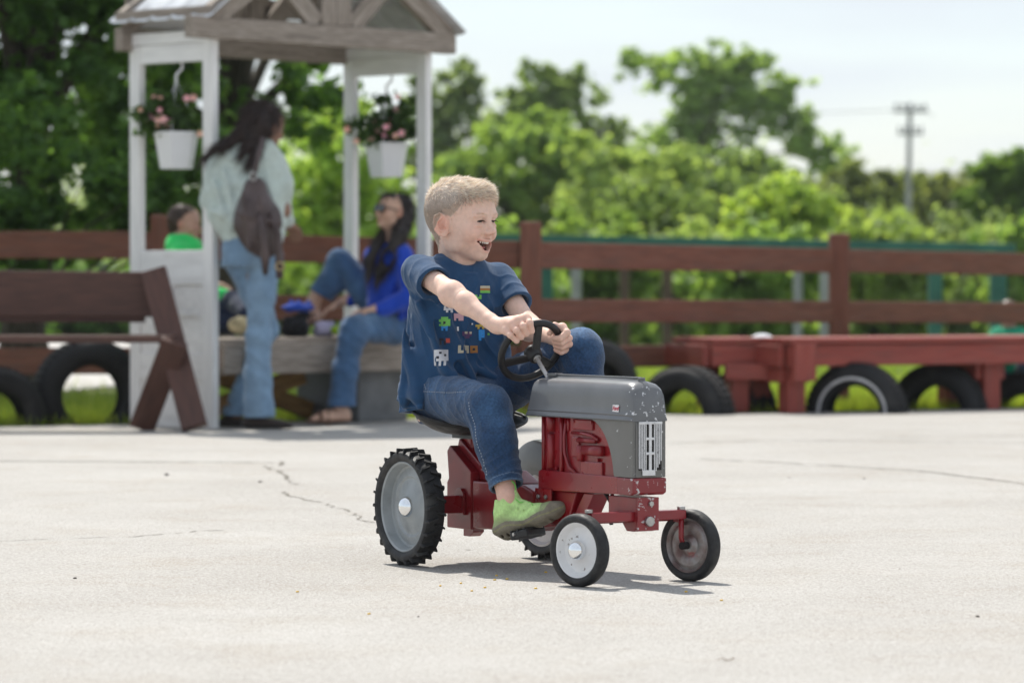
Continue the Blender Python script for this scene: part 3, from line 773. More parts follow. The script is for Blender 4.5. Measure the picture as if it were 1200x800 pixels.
def forest():
    T = tree; g = 'trees beyond the fence'
    # the big shading trees on the left (most of the crown is above the picture)
    T('broad dark green tree filling the upper left corner behind the dark bench', 20, 24.5, [((-40, -420), (560, 560)), ((60, 80), (230, 190)), ((-120, 60), (250, 240))], 230, 260, .055, G_DK, (.14, 1.6), 1, .13)
    T('dark green tree directly behind the white pavilion', 250, 27.0, [((230, -440), (420, 430)), ((250, 60), (150, 150)), ((170, 170), (110, 100))], 170, 240, .055, G_DK, (.11, 1.8), 2, .13)
    T('dark leafy thicket low behind the left fence', 60, 22.6, [((0, 210), (190, 120)), ((210, 240), (120, 90)), ((-160, 200), (160, 130))], 90, 240, .04, G_DK, (.04, .5), 3, .16)
    T('light yellow-green tree seen between the standing woman and the right door post', 372, 44, [((385, 205), (85, 95)), ((345, 250), (70, 60)), ((425, 265), (60, 45)), ((400, 130), (28, 30))], 90, 190, .06, G_YEL, (.07, .9), 4, .16)
    T('grey-green tall tree just right of the pavilion roof', 530, 84, [((520, 150), (40, 70)), ((548, 95), (22, 30)), ((500, 110), (26, 36)), ((530, 215), (60, 45))], 90, 120, .09, G_GREY, (.16, 2.5), 5, .17)
    T('dark green tree with a double top right of the pavilion', 650, 90, [((650, 125), (50, 42)), ((628, 88), (22, 20)), ((665, 92), (20, 22)), ((600, 150), (42, 40)), ((700, 160), (36, 26)), ((600, 120), (24, 18))], 120, 120, .09, ((.10, .17, .045), (.20, .29, .07)), (.2, 3), 6, .15)
    T('mid green rounded tree behind the boy\'s head', 615, 66, [((610, 200), (90, 60)), ((560, 230), (70, 50)), ((650, 235), (60, 60)), ((640, 160), (50, 36))], 120, 150, .08, ((.10, .18, .03), (.19, .30, .05)), (.12, 1.2), 7, .15)
    T('pale grey-green bushy tree left of the tall airy tree', 735, 62, [((735, 235), (80, 60)), ((700, 195), (40, 36)), ((775, 215), (50, 44))], 110, 150, .07, G_PALE, (.12, 1.4), 8, .15)
    T('tall airy tree with a broken open crown, tallest on the right', 800, 95, [((752, 72), (22, 18)), ((800, 85), (34, 30)), ((842, 66), (24, 18)), ((885, 70), (26, 14)), ((918, 100), (24, 26)), ((850, 110), (34, 24)), ((828, 150), (32, 34)), ((930, 140), (20, 16)), ((945, 165), (26, 24)), ((870, 160), (20, 16)), ((780, 170), (36, 34)), ((968, 190), (24, 26)), ((860, 85), (30, 20)), ((810, 125), (34, 26)), ((900, 130), (30, 24))], 300, 90, .085, ((.14, .23, .05), (.25, .37, .075)), (.14, 3.2), 9, .20)
    T('dark trunked tree under the tall airy tree', 850, 74, [((850, 225), (80, 46)), ((800, 200), (50, 30)), ((905, 205), (50, 34))], 90, 140, .08, ((.09, .16, .04), (.17, .26, .06)), (.1, 1.5), 10, .17)
    T('bright yellow-green shrub left of the right fence post', 905, 50, [((915, 245), (50, 36)), ((875, 262), (34, 24)), ((950, 255), (36, 30))], 80, 150, .055, ((.15, .25, .018), (.30, .40, .03)), (.05, .7), 11, .18)
    T('olive-green tree left of the utility pole', 1020, 80, [((1010, 235), (50, 40)), ((1045, 212), (30, 24)), ((985, 225), (30, 34))], 80, 140, .08, ((.085, .12, .03), (.16, .21, .04)), (.12, 1.6), 12, .17)
    T('low yellowish tree right of the utility pole', 1100, 82, [((1100, 240), (50, 34)), ((1080, 215), (26, 18)), ((1130, 225), (28, 22))], 70, 140, .08, ((.12, .16, .04), (.22, .26, .06)), (.12, 1.5), 13, .18)
    T('mid green tree at the right edge with a twiggy top', 1175, 60, [((1175, 225), (44, 40)), ((1195, 195), (34, 26)), ((1160, 200), (18, 18)), ((1230, 230), (50, 60))], 90, 140, .07, ((.06, .13, .015), (.13, .23, .03)), (.1, 1.4), 14, .17)
    # understorey row seen through the fence rails
    k = 0
    for (px, D, py, rx, ry, c, lab) in [
        (560, 40, 335, 90, 60, G_MID, 'mid green bush seen through the fence left of the first right-hand post'),
        (690, 42, 330, 80, 62, ((.08, .15, .02), (.16, .26, .035)), 'bright bush seen through the fence between the two grey posts behind the boy'),
        (795, 46, 335, 80, 60, G_PALE, 'pale bush seen through the fence above the left end of the brick-red bench'),
        (890, 40, 325, 80, 55, G_MID, 'mid green bush seen through the fence left of the right fence post'),
        (1030, 44, 320, 90, 55, ((.11, .19, .025), (.22, .30, .045)), 'yellow-green bush seen through the fence right of the right fence post'),
        (1140, 48, 325, 80, 60, G_GREY, 'grey-green bush seen through the fence between the green posts'),
        (60, 53, 350, 120, 50, G_DK, 'dark bush beyond the pale path behind the dark bench'), (-60, 50, 340, 110, 60, G_DK, 'dark bush at the left edge beyond the pale path'),
        (200, 54, 345, 90, 55, G_DK, 'dark bush beyond the path behind the white door panel'), (310, 50, 350, 80, 50, G_MID, 'mid green bush behind the standing woman'),
        (1235, 44, 315, 70, 60, G_MID, 'mid green bush at the right edge behind the end of the fence'),
        (440, 46, 335, 90, 60, G_MID, 'mid green bush behind the seated woman'),
        (1000, 60, 285, 70, 40, G_PALE, 'pale bush just above the top rail right of the right fence post'),
        (760, 56, 275, 90, 45, ((.07, .13, .02), (.14, .22, .035)), 'mid green bush just above the top rail right of the boy')]:
        k += 1
        rg = np.random.default_rng(50 + k); s = D / FPX
        t = empty('bush', (gx(px, D), D, -.06), 0, lab, 'bush', 'bushes beyond the fence')
        nc = 110
        d = rg.normal(size=(nc, 3)); d /= np.linalg.norm(d, axis=1)[:, None]; d *= (rg.random(nc) ** .4)[:, None]
        cs = np.stack([gx(px, D) + d[:, 0] * rx * s, D + d[:, 1] * rx * s * .6, CAMH + (HOR - py) * s + d[:, 2] * ry * s], 1); cs[:, 2] = np.abs(cs[:, 2] - .02) + .02; cs[::3, 2] = rg.uniform(-.02, .5, len(cs[::3]))
        V, F, C = leaf_cloud(cs, np.full(nc, .30 * min(rx, ry) * s), 170, .05, c, rg)
        mk('foliage', V, F, M_['leaf'], t, None, col=C)
        parts = []
        for i in range(0, nc, 7):
            v, f = tube_arrays([(gx(px, D) + d[i, 0] * .1, D, -.1), tuple((np.array([gx(px, D), D, 0]) + cs[i]) / 2), tuple(cs[i])], [.03, .02, .006], 5, False); parts.append((v, np.array(f)))
        v, f = join(parts); mk('stem', v, f, M_['bark'], t, None, True)
forest()
# far wood: reads as one mass
rg = np.random.default_rng(99); nc = 420
cs = np.stack([rg.uniform(-34, 34, nc), rg.uniform(108, 128, nc), rg.uniform(-.2, 3.0, nc)], 1); cs[:, 2] *= (.75 + .35 * np.sin(cs[:, 0] * .45) + .2 * np.sin(cs[:, 0] * 1.3))
V, F, C = leaf_cloud(cs, np.full(nc, 1.5), 150, .16, ((.12, .18, .07), (.22, .30, .11)), rg)
tag(mk('far_wood', V, F, M_['leaf'], None, None, col=C), kind='stuff')

# ---------------------------------------------------------------- utility pole, wires, house, green railing, stray posts
def utility_pole():
    D = 72; p = empty('utility_pole', (gx(1062, D), D, -.1), 0, 'tall grey wooden utility pole with two crossarms rising above the trees', 'utility pole')
    z = gz(121, D)
    cyl('pole', (gx(1062, D), D, -.3), (gx(1066, D), D, z), .068, M_['pole'], p, r2=.048, n=12)
    for py, hw in ((131, 20), (157, 15)):
        zz = gz(py, D); beam('crossarm', (gx(1066 - hw, D), D - .09, zz), (gx(1066 + hw, D), D - .09, zz), .06, .06, M_['pole'], p)
        for q in (-.85, -.4, .4, .85): cyl('insulator', (gx(1066 + q * hw, D), D - .09, zz + .04), (gx(1066 + q * hw, D), D - .09, zz + .14), .025, M_['block'], p, n=8)
    for q, e in ((-.85, 0), (.85, 1)):
        P = [Vector((gx(1066 + q * 20, D), D - .16, gz(131, D) + .14)), Vector((gx(1130, D), D + 8, gz(128, D + 8))), Vector((gx(1190, D), D + 16, gz(130, D + 16))), Vector((gx(1300, D), D + 30, gz(137, D + 30)))]
        o = tube('power_line', P, .010, M_['block'], None, n=5); tag(o, 'thin power line running right from the utility pole, %s one' % ('upper' if e else 'lower'), 'power line', 'power lines')
    P = [Vector((gx(1050, D), D - .16, gz(130, D))), Vector((gx(980, D), D + 6, gz(133, D + 6))), Vector((gx(900, D), D + 12, gz(138, D + 12))), Vector((gx(800, D), D + 20, gz(144, D + 20)))]
    tag(tube('power_line', P, .007, M_['block'], None, n=5), 'thin power line running left from the utility pole', 'power line', 'power lines')
utility_pole()
def house():
    D = 118; h = empty('house', (gx(1100, D), D, 0), 0, 'low pale house with a grey roof almost hidden behind the trees right of the pole', 'house')
    x0, x1 = gx(1050, D), gx(1150, D); zw, zr = gz(222, D), gz(197, D)
    wallm = pmat('pale_siding', (.5, .48, .45), (.6, .58, .55), 3, .8); roofm = pmat('grey_shingle_roof', (.22, .22, .23), (.33, .33, .34), 4, .9)
    box('wall', ((x0 + x1) / 2, D + 3, zw / 2), (x1 - x0, 6, zw), wallm, h, bev=0)
    V = [(x0 - .3, D - .4, zw), (x1 + .3, D - .4, zw), (x1 + .3, D + 6.4, zw), (x0 - .3, D + 6.4, zw), (x0 - .3, D + 3, zr), (x1 + .3, D + 3, zr)]
    mk('roof', V, [(0, 1, 5, 4), (2, 3, 4, 5), (0, 4, 3), (1, 2, 5), (3, 2, 1, 0)], roofm, h, Matrix.Identity(4))
    for q in (.25, .62):
        box('window', (x0 + (x1 - x0) * q, D - .02, zw * .6), (.7, .06, .8), M_['block'], h, bev=0)
house()
def railing():
    D0, D1 = 30.0, 31.0
    r = empty('railing', (gx(900, 30.5), 30.5, -.06), 0, 'dark green painted railing with green posts running behind the fence on the right', 'railing')
    a, b = pw(560, 279, D0), pw(1188, 291, D1)
    beam('top_rail', a, b, .10, .075, M_['green_paint'], r)
    for px in (1096, 1168, 640):
        t = (px - 560) / 628; D = D0 + t * (D1 - D0); zt = gz(280 + 12 * t, D)
        beam('post', (gx(px, D), D, -.06), (gx(px, D), D, zt - .04), .11, .10, M_['green_paint'], r, up=(0, 1, 0))
    for px in (1178,):
        D = 30.9; beam('post', (gx(px, D), D + .3, -.06), (gx(px, D), D + .3, gz(290, D) - .04), .10, .10, M_['green_paint'], r, up=(0, 1, 0))
railing()
for px, D, w, top, key, lab in [(675, 33, .09, 290, 'grey_post', 'grey steel post seen through the fence right of the first right-hand fence post'),
                                (732, 36, .10, 285, 'brown_post', 'brown timber post seen through the fence, left of the two brown posts'),
                                (782, 36, .10, 285, 'brown_post', 'brown timber post seen through the fence, right of the two brown posts'),
                                (935, 34, .075, 288, 'grey_post', 'slim grey post seen through the fence, farther left of the right fence post'),
                                (966, 34, .075, 288, 'grey_post', 'slim grey post seen through the fence, close against the right fence post')]:
    t = empty('post', (gx(px, D), D, -.06), 0, lab, 'post', 'posts standing behind the fence')
    beam('shaft', (gx(px, D), D, -.06), (gx(px, D), D, gz(top, D)), w, w, M_[key], t, up=(0, 1, 0)); box('cap', (gx(px, D), D, gz(top, D) + .012), (w * 1.15, w * 1.15, .024), M_[key], t)

# ---------------------------------------------------------------- hanging baskets
def basket(px, pyt, pyb, D, label, seed, flow_side=0):
    rg = np.random.default_rng(seed); s = D / FPX; x = gx(px, D); zt, zb = gz(pyt, D), gz(pyb, D)
    b = empty('hanging_basket', (x, D, zb), 0, label, 'hanging basket', 'hanging baskets in the pavilion doors')
    R = 27 * s; n = 6
    def hexr(r, z): return [(x + r * math.cos(2 * PI * i / n + .35), D + r * math.sin(2 * PI * i / n + .35), z) for i in range(n)]
    rings = [hexr(R * .72, zb), hexr(R * .97, zt - .018), hexr(R * 1.05, zt - .016), hexr(R * 1.05, zt), hexr(R * .95, zt), hexr(R * .9, zt - .03)]
    V = [p for r in rings for p in r] + [(x, D, zb), (x, D, zt - .03)]; F = []
    for i in range(len(rings) - 1):
        for j in range(n): F.append((i * n + j, i * n + (j + 1) % n, (i + 1) * n + (j + 1) % n, (i + 1) * n + j))
    for j in range(n): F.append((len(V) - 2, (j + 1) % n, j)); F.append((len(V) - 1, 5 * n + j, 5 * n + (j + 1) % n))
    mk('pot', V, F, M_['pot'], b, None)
    zh = gz(74 if px < 300 else 88, D)
    parts = []
    for i in range(3):
        a = 2 * PI * i / 3 + .4; v, f = tube_arrays([(x + R * math.cos(a), D + R * math.sin(a), zt), (x, D, zh - .09)], .0025, 5, False); parts.append((v, np.array(f)))
    v, f = join(parts); mk('hanger', v, f, M_['pot'], b, None)
    P = [(x, D, zh - .10), (x, D, zh - .06), (x + .028, D, zh - .03), (x + .03, D, zh - .005), (x + .005, D, zh + .015), (x - .02, D, zh)]
    v, f = tube_arrays(P, .0065, 8, False); mk('hook', v, np.array(f), M_['pot'], b, None, True)
    nc = 55; cs = np.stack([x + rg.normal(0, .080, nc), D + rg.normal(0, .06, nc), zt + .02 + np.abs(rg.normal(0, .085, nc))], 1)
    if flow_side: cs[:12, 0] -= .09; cs[:12, 2] -= .02
    V, F, C = leaf_cloud(cs, np.full(nc, .05), 45, .018, ((.022, .055, .014), (.06, .13, .03)), rg); mk('foliage', V, F, M_['leaf'], b, None, col=C)
    fl = 20; base = cs[rg.choice(nc, fl)] + rg.normal(0, .02, (fl, 3)); base[:, 1] -= .07
    if flow_side: base[:9] = np.stack([x - .10 + rg.normal(0, .022, 9), D - .06 + rg.normal(0, .02, 9), zt + .09 + rg.normal(0, .06, 9)], 1)
    for i in range(fl):
        c = base[i]; V = [tuple(c)]; F = []; r = .021 * rg.uniform(.8, 1.2); tl = rg.uniform(-.5, .5)
        for j in range(10):
            a = 2 * PI * j / 10; rr = r * (1 if j % 2 else .55); V.append((c[0] + rr * math.cos(a), c[1] - .004 - .5 * rr * tl * math.sin(a) - (.006 if j % 2 == 0 else 0), c[2] + rr * math.sin(a)))
        for j in range(10): F.append((0, 1 + j, 1 + (j + 1) % 10))
        t = rg.random(); mk('flower', V, F, M_['petal'], b, None, col=np.array([(.85, .46, .66)]) * (1 - t) + np.array([(.88, .60, .58)]) * t)
mid = lambda side: PVP(PWID * side, PDEP * .5, 0)
m0, m1 = mid(0), mid(1)
basket(207, 155, 198, m0.y, 'white six-sided hanging pot with pink flowers in the left door opening, behind the standing woman', 5, 1)
basket(453, 168, 208, m1.y, 'white six-sided hanging pot with a rounder bush and few flowers in the right door opening', 6, 0)

# ================================================================ pedal tractor
TO = Vector((-.085, 9.41, 0)); TR = math.atan2(-.857, .515)
M_['rubber'] = pmat('black_rubber', (.009, .009, .010), (.019, .019, .020), 60, .55, rough2=.75, bump=.25, bscale=120, dirt=(.055, .052, .048), dscale=22, dlo=.52, dhi=.8)
M_['rim_grey'] = pmat('grey_painted_rim', (.27, .295, .305), (.34, .36, .37), 18, .42, rough2=.6, bump=.05, dirt=(.20, .21, .21), dscale=14, dlo=.5, dhi=.8, coat=.1)
M_['rim_white'] = pmat('white_painted_rim', (.66, .66, .67), (.76, .76, .76), 18, .45, dirt=(.20, .17, .15), dscale=38, dlo=.63, dhi=.66)
M_['rim_worn'] = pmat('rusty_bare_rim', (.34, .33, .32), (.17, .11, .10), 26, .4, metal=.45, dirt=(.30, .05, .05), dscale=16, dlo=.56, dhi=.68, bump=.2, bscale=40)
M_['chrome'] = pmat('chrome', (.86, .87, .88), None, rough=.07, metal=1.0)
M_['black'] = pmat('black_enamel', (.008, .008, .009), (.014, .014, .015), 30, .38, rough2=.55, bump=.05)
M_['steel'] = pmat('bare_steel', (.35, .34, .33), (.5, .49, .48), 60, .35, metal=.9)
M_['darkred'] = pmat('red_enamel', (.19, .004, .008), (.25, .006, .011), 14, .24, rough2=.45, bump=.12, bscale=22, coat=.3, dirt=(.13, .010, .014), dscale=13, dlo=.55, dhi=.8)
def chipped(name, c1, c2, chip, axis_lo, axis_hi, extra=0.0, rough=.35, coat=.25, sc=70, metal=0.0):
    """enamel whose chips (bare alloy) grow towards +x in object space"""
    m = pmat(name, c1, c2, 12, rough, coat=coat, bump=.06, bscale=60); t = m.node_tree; N = t.nodes.new; K = t.links.new; b = t.nodes['Principled BSDF']
    src = b.inputs['Base Color'].links[0].from_socket
    tc = N('ShaderNodeTexCoord'); sp = N('ShaderNodeSeparateXYZ'); K(tc.outputs['Object'], sp.inputs[0])
    r = N('ShaderNodeMapRange'); r.inputs['From Min'].default_value = axis_lo; r.inputs['From Max'].default_value = axis_hi; r.inputs['To Min'].default_value = -.16 + extra; r.inputs['To Max'].default_value = .05 + extra
    K(sp.outputs[0], r.inputs['Value'])
    n = N('ShaderNodeTexNoise'); n.inputs['Scale'].default_value = sc; n.inputs['Detail'].default_value = 4; n.inputs['Roughness'].default_value = .6; K(tc.outputs['Object'], n.inputs['Vector'])
    a = N('ShaderNodeMath'); K(n.outputs['Fac'], a.inputs[0]); K(r.outputs[0], a.inputs[1])
    q = N('ShaderNodeMapRange'); q.inputs['From Min'].default_value = .625; q.inputs['From Max'].default_value = .64; K(a.outputs[0], q.inputs['Value'])
    mx = N('ShaderNodeMix'); mx.data_type = 'RGBA'; K(q.outputs[0], mx.inputs['Factor']); K(src, mx.inputs['A']); mx.inputs['B'].default_value = (*chip, 1)
    K(mx.outputs['Result'], b.inputs['Base Color']); return m
M_['hoodgrey'] = chipped('grey_enamel_hood', (.115, .118, .125), (.14, .143, .15), (.62, .62, .64), .70, .80, -.028)
M_['panelgrey'] = chipped('grey_enamel_panel', (.12, .118, .112), (.145, .142, .135), (.55, .55, .55), .60, .85, -.02)
M_['bandred'] = chipped('chipped_red_enamel', (.20, .010, .016), (.26, .014, .022), (.50, .48, .48), .60, .79, -.035, .3, .3, 75)
M_['fender'] = chipped('worn_grey_fender', (.070, .072, .070), (.10, .10, .098), (.50, .51, .50), -.3, .3, .015, .3, .3, 16)
M_['grillemet'] = pmat('silver_grille_paint', (.60, .60, .62), (.72, .72, .73), 60, .4, metal=.2, dirt=(.2, .2, .2), dscale=80, dlo=.64, dhi=.68)
M_['slot'] = pmat('dark_slot', (.015, .012, .012), None, rough=.9)
M_['badge'] = pmat('badge_silver', (.70, .68, .68), (.78, .76, .76), 150, .35)
M_['badgered'] = pmat('badge_red_print', (.50, .02, .06), None, rough=.35)

tractor = empty('pedal_tractor', TO, TR, 'worn red and grey toy pedal tractor ridden by the blond boy', 'pedal tractor')
TB = WM[tractor.name]
def tp(x, y, z): return TB @ Vector((x, y, z))

def rear_wheel(side):
    y = side * .205; c = Matrix.Translation((0, y, .150)); B = TB @ c @ (Matrix.Rotation(PI, 4, 'Z') if side > 0 else Matrix.Identity(4))
    # wheel space: outer face at -Y
    rimm = M_['rim_grey'] if side < 0 else M_['rim_white']
    prof = [(0, -.006), (.024, -.007), (.030, -.004), (.062, .004), (.068, .0075), (.072, .0075), (.078, .003), (.098, .008), (.104, .006), (.107, -.006), (.109, -.017), (.113, -.020), (.116, -.018), (.117, .02), (.112, .022), (.109, .018), (.104, .012), (0, .012)]
    V, F = lathe_arrays(prof, 72); w = mk('rear_wheel', V, F, rimm, tractor, B); autosmooth(w, 32)
    if side > 0: w['label'] = 'rear wheel on the far side with a pale rim and a grey fender over it'
    tp_ = [(.115, -.019), (.121, -.025), (.130, -.027), (.137, -.025), (.1405, -.018), (.1415, 0), (.1405, .018), (.137, .025), (.130, .027), (.121, .025), (.115, .019)]
    V, F = lathe_arrays(tp_, 84); ty = mk('tyre', V, F, M_['rubber'], w, B); autosmooth(ty, 40)
    for q in range(52):
        sd_ = 1 if q % 2 else -1
        a = 2 * PI * q / 52; ca, sa = math.cos(a), math.sin(a)
        # bar from the shoulder towards the middle, slanting along the tread
        ys = [sd_ * .0275, sd_ * .024, -sd_ * .002]; dA = [-.0, .025, .085]; rr = [(.131, .139), (.1375, .149), (.139, .1482)]
        V = []
        for yy, da, (r0, r1) in zip(ys, dA, rr):
            for r_ in (r0, r1):
                for hw in (-.021, .021):
                    aa = a + da + hw * (1.05 if r_ == r0 else .75); V.append((r_ * math.cos(aa), yy, r_ * math.sin(aa)))
        F = []
        for s_ in range(2):
            o = s_ * 4; F += [(o, o + 1, o + 5, o + 4), (o + 2, o + 6, o + 7, o + 3), (o, o + 4, o + 6, o + 2), (o + 1, o + 3, o + 7, o + 5)]
        F += [(0, 2, 3, 1), (8, 9, 11, 10)]
        lug = mk('lug', V, F, M_['rubber'], w, B)
        bm = bmesh.new(); bm.from_mesh(lug.data); bmesh.ops.recalc_face_normals(bm, faces=bm.faces); bm.to_mesh(lug.data); bm.free()
    V, F = lathe_arrays([(.0, -.0275), (.009, -.0265), (.018, -.0225), (.0235, -.0165), (.0268, -.0095), (.0275, -.003)], 36)
    mk('hubcap', V, F, M_['chrome'], w, B, True)
    return w
rear_wheel(-1); rear_wheel(1)

def front_wheel(y, side, yaw):
    B = TB @ Matrix.Translation((.768, y, .0865)) @ Matrix.Rotation(yaw + (0 if side < 0 else 0), 4, 'Z')
    m = M_['rim_white'] if side < 0 else M_['rim_worn']
    prof = [(0, -.003), (.018, -.004), (.030, .001), (.042, .006), (.054, .006), (.060, -.002), (.0625, -.010), (.065, -.012), (.067, -.010), (.067, .012), (.065, .014), (.0625, .012), (.058, .004), (.050, .009), (.036, .009), (.026, .004), (.014, .012), (0, .012)]
    if side > 0: prof = [(r, -yy) for r, yy in prof][::-1]
    V, F = lathe_arrays(prof, 56); w = mk('front_wheel', V, F, m, tractor, B); autosmooth(w, 30)
    if side > 0: w['label'] = 'rust-stained front wheel on the far side showing its inner face'
    tr = [(.066, -.013), (.070, -.0165), (.077, -.017), (.083, -.0145), (.0862, -.0085), (.0868, 0), (.0862, .0085), (.083, .0145), (.077, .017), (.070, .0165), (.066, .013)]
    V, F = lathe_arrays(tr, 72); ty = mk('tyre', V, F, M_['rubber'], w, B); autosmooth(ty, 50)
    hs = -1 if side < 0 else 1
    V, F = lathe_arrays([(.0, -.0285), (.008, -.0278), (.015, -.0245), (.0205, -.0185), (.0230, -.011), (.0235, -.003)], 32)
    V[:, 1] *= -hs; mk('hubcap', V, F if hs < 0 else F[:, ::-1], M_['chrome'], w, B, True)
    if side > 0: cyl('hub', (0, -.034, 0), (0, 0, 0), .009, M_['slot'], w, B, n=16)
    return w
YAW = rad(15)
front_wheel(-.176, -1, YAW); front_wheel(.139, 1, YAW)
T_ = tractor; R_ = M_['darkred']
# axle, carriers, housing ---------------------------------------
cyl('rear_axle', (0, -.19, .150), (0, .19, .150), .009, M_['steel'], T_, TB)
box('axle_bracket', (-.0, -.115, .152), (.030, .125, .045), R_, T_, TB, bev=.003)
box('axle_bracket', (-.0, .115, .152), (.030, .125, .045), R_, T_, TB, bev=.003)
def prism(name, pts, y0, y1, mat, parent=T_, bev=.004, base=TB):
    """pts (x,z) outline extruded from y0 to y1"""
    bm = bmesh.new(); a = [bm.verts.new((x, y0, z)) for x, z in pts]; f = bm.faces.new(a)
    r = bmesh.ops.extrude_face_region(bm, geom=[f])
    for g in r['geom']:
        if isinstance(g, bmesh.types.BMVert): g.co.y = y1
    bmesh.ops.recalc_face_normals(bm, faces=bm.faces)
    if bev: bmesh.ops.bevel(bm, geom=list(bm.edges), offset=bev, segments=2, profile=.6, affect='EDGES', clamp_overlap=True)
    return bm_obj(name, bm, mat, parent, base)
hs = prism('rear_housing', [(-.075, .088), (-.075, .205), (-.066, .215), (-.075, .285), (-.06, .300), (.05, .235), (.05, .088)], -.052, .052, R_)
hs['label'] = 'sloped red rear housing under the seat'
for s in (-1, 1):
    b = prism('side_bracket', [(-.022, .125), (-.022, .180), (-.008, .192), (.010, .192), (.024, .178), (.024, .125)], s * .0525, s * .060, R_, bev=.0015)
    for (bx, bz) in ((-.010, .170), (.012, .170), (-.010, .137), (.012, .137)):
        cyl('bolt', (bx, s * .060, bz), (bx, s * .0655, bz), .005, M_['darkred'], b, TB, n=6)
prism('housing_rib', [(-.058, .298), (-.050, .318), (.06, .255), (.06, .230)], -.030, .030, R_)
prism('transmission_case', [(.052, .093), (.052, .214), (.30, .214), (.352, .200), (.352, .112), (.28, .096)], -.0500, .0500, R_, bev=.005); prism('transmission_cover', [(.052, .2145), (.052, .244), (.19, .244), (.26, .2145)], -.030, .030, R_, bev=.005)
tb = prism('tow_tab', [(-.052, .066), (-.052, .088), (.0, .088), (.0, .078), (-.02, .066)], -.016, .016, R_, bev=.002)
box('seat_post', (-.030, 0, .308), (.045, .040, .03), R_, T_, TB, bev=.003)
box('seat_bracket', (-.025, 0, .3225), (.12, .062, .010), M_['block'], T_, TB, bev=.002)
# seat -----------------------------------------------------------
V = []; F = []; nr, na = 10, 48
for side_ in (0, 1):
    for i in range(nr + 1):
        r = i / nr
        for j in range(na):
            a = 2 * PI * j / na; x = r * .135 * math.cos(a); y = r * .150 * math.sin(a)
            z = .332 + .046 * r ** 3 * (1.0 - .45 * math.cos(a)) * (1 - .3 * max(0, math.cos(a)) ** 2) - (.006 if side_ else 0)
            if math.cos(a) > 0: x *= 1.0 - .10 * math.exp(-(y / .03) ** 2)
            V.append((x - .045, y, z))
for i in range(nr):
    for j in range(na):
        a_, b_, c_, d_ = i * na + j, i * na + (j + 1) % na, (i + 1) * na + (j + 1) % na, (i + 1) * na + j
        F.append((a_, d_, c_, b_)); o = (nr + 1) * na; F.append((o + a_, o + b_, o + c_, o + d_))
for j in range(na):
    o = (nr + 1) * na; p = nr * na; F.append((p + j, p + o + j, p + o + (j + 1) % na, p + (j + 1) % na))
mk('seat', V, F, M_['rubber'], T_, TB, True)
V, F = tube_arrays([(-.045 + .135 * math.cos(a) * (1.0 - (.10 * math.exp(-(.15 * math.sin(a) / .03) ** 2) if math.cos(a) > 0 else 0)), .150 * math.sin(a), .331 + .046 * (1 - .45 * math.cos(a)) * (1 - .3 * max(0, math.cos(a)) ** 2)) for a in np.linspace(0, 2 * PI, 49)], .0042, 8, False)
mk('seat_rim', V, F, M_['rubber'], T_, TB, True)
# engine block with cast relief -----------------------------------
eng = prism('engine_block', [(.368, .245), (.368, .398), (.70, .398), (.72, .245)], -.033, .033, R_, bev=.004)
def rel(name, pts, r, n=10):
    for s in (-1, 1):
        P = [(x, s * y, z) for x, y, z in pts]
        V, F = tube_arrays(P, r, n); mk(name, V, [tuple(f[:3]) if f[0] == f[3] else tuple(f) for f in F.tolist()] if isinstance(F, np.ndarray) else [tuple(f[:3]) if f[0] == f[3] else tuple(f) for f in F], R_, eng, TB, True)
rel('oil_filler', [(.413, .037, .352), (.413, .037, .392)], .0125, 14)
rel('oil_filler', [(.413, .036, .262), (.413, .036, .345)], .0105, 14)
rel('cast_pipe', [(.462, .035, .395), (.462, .037, .30), (.464, .037, .250)], .0055)
rel('curved_pipe', [(.482, .034, .390), (.478, .039, .34), (.482, .040, .30), (.50, .039, .268), (.53, .036, .252)], .0042)
rel('fuel_line', [(.51, .036, .352), (.56, .038, .352), (.60, .038, .348), (.63, .037, .338)], .004)
rel('starter_motor', [(.575, .040, .312), (.655, .040, .312)], .0125, 16)
rel('starter_motor', [(.540, .038, .335), (.62, .038, .335)], .006)
rel('distributor', [(.552, .037, .285), (.552, .038, .322)], .010, 14)
rel('cast_rib', [(.49, .034, .355), (.49, .034, .39)], .004)
rel('cast_rib', [(.375, .034, .25), (.375, .034, .39)], .006)
for s in (-1, 1):
    box('cast_cover', (.56, s * .033, .373), (.09, .010, .026), R_, eng, TB, bev=.003)
    box('cast_cover', (.60, s * .033, .268), (.10, .012, .034), R_, eng, TB, bev=.005)
    box('cast_cover', (.525, s * .033, .318), (.035, .010, .05), R_, eng, TB, bev=.004)
    for (bx, bz) in ((.52, .38), (.60, .38), (.56, .255), (.63, .29), (.44, .262), (.395, .30)):
        cyl('bolt', (bx, s * .033, bz), (bx, s * .0405, bz), .0045, R_, eng, TB, n=6)
# chassis band and brackets ----------------------------------------
prism('chassis_rail', [(.362, .205), (.362, .252), (.372, .256), (.735, .254), (.735, .212)], -.043, .043, R_, bev=.003)
bd = prism('front_band', [(.730, .212), (.730, .2535), (.802, .2535), (.802, .218), (.790, .212)], -.0475, .0475, M_['bandred'], bev=.004); bd['label'] = 'red front band with chipped silver paint'
prism('strut_plate', [(.40, .206), (.52, .206), (.475, .120), (.40, .120)], -.030, .030, R_)
prism('strut_plate', [(.545, .2055), (.590, .2055), (.520, .118), (.475, .118)], -.024, .024, M_['bandred'], bev=.002)
pl = prism('pedal_plate', [(.355, .135), (.355, .210), (.43, .210), (.43, .135)], -.048, -.0435, R_, bev=.001)
for (bx, bz) in ((.375, .19), (.41, .19), (.41, .15)): cyl('bolt', (bx, -.048, bz), (bx, -.053, bz), .006, M_['steel'], pl, TB, n=6)
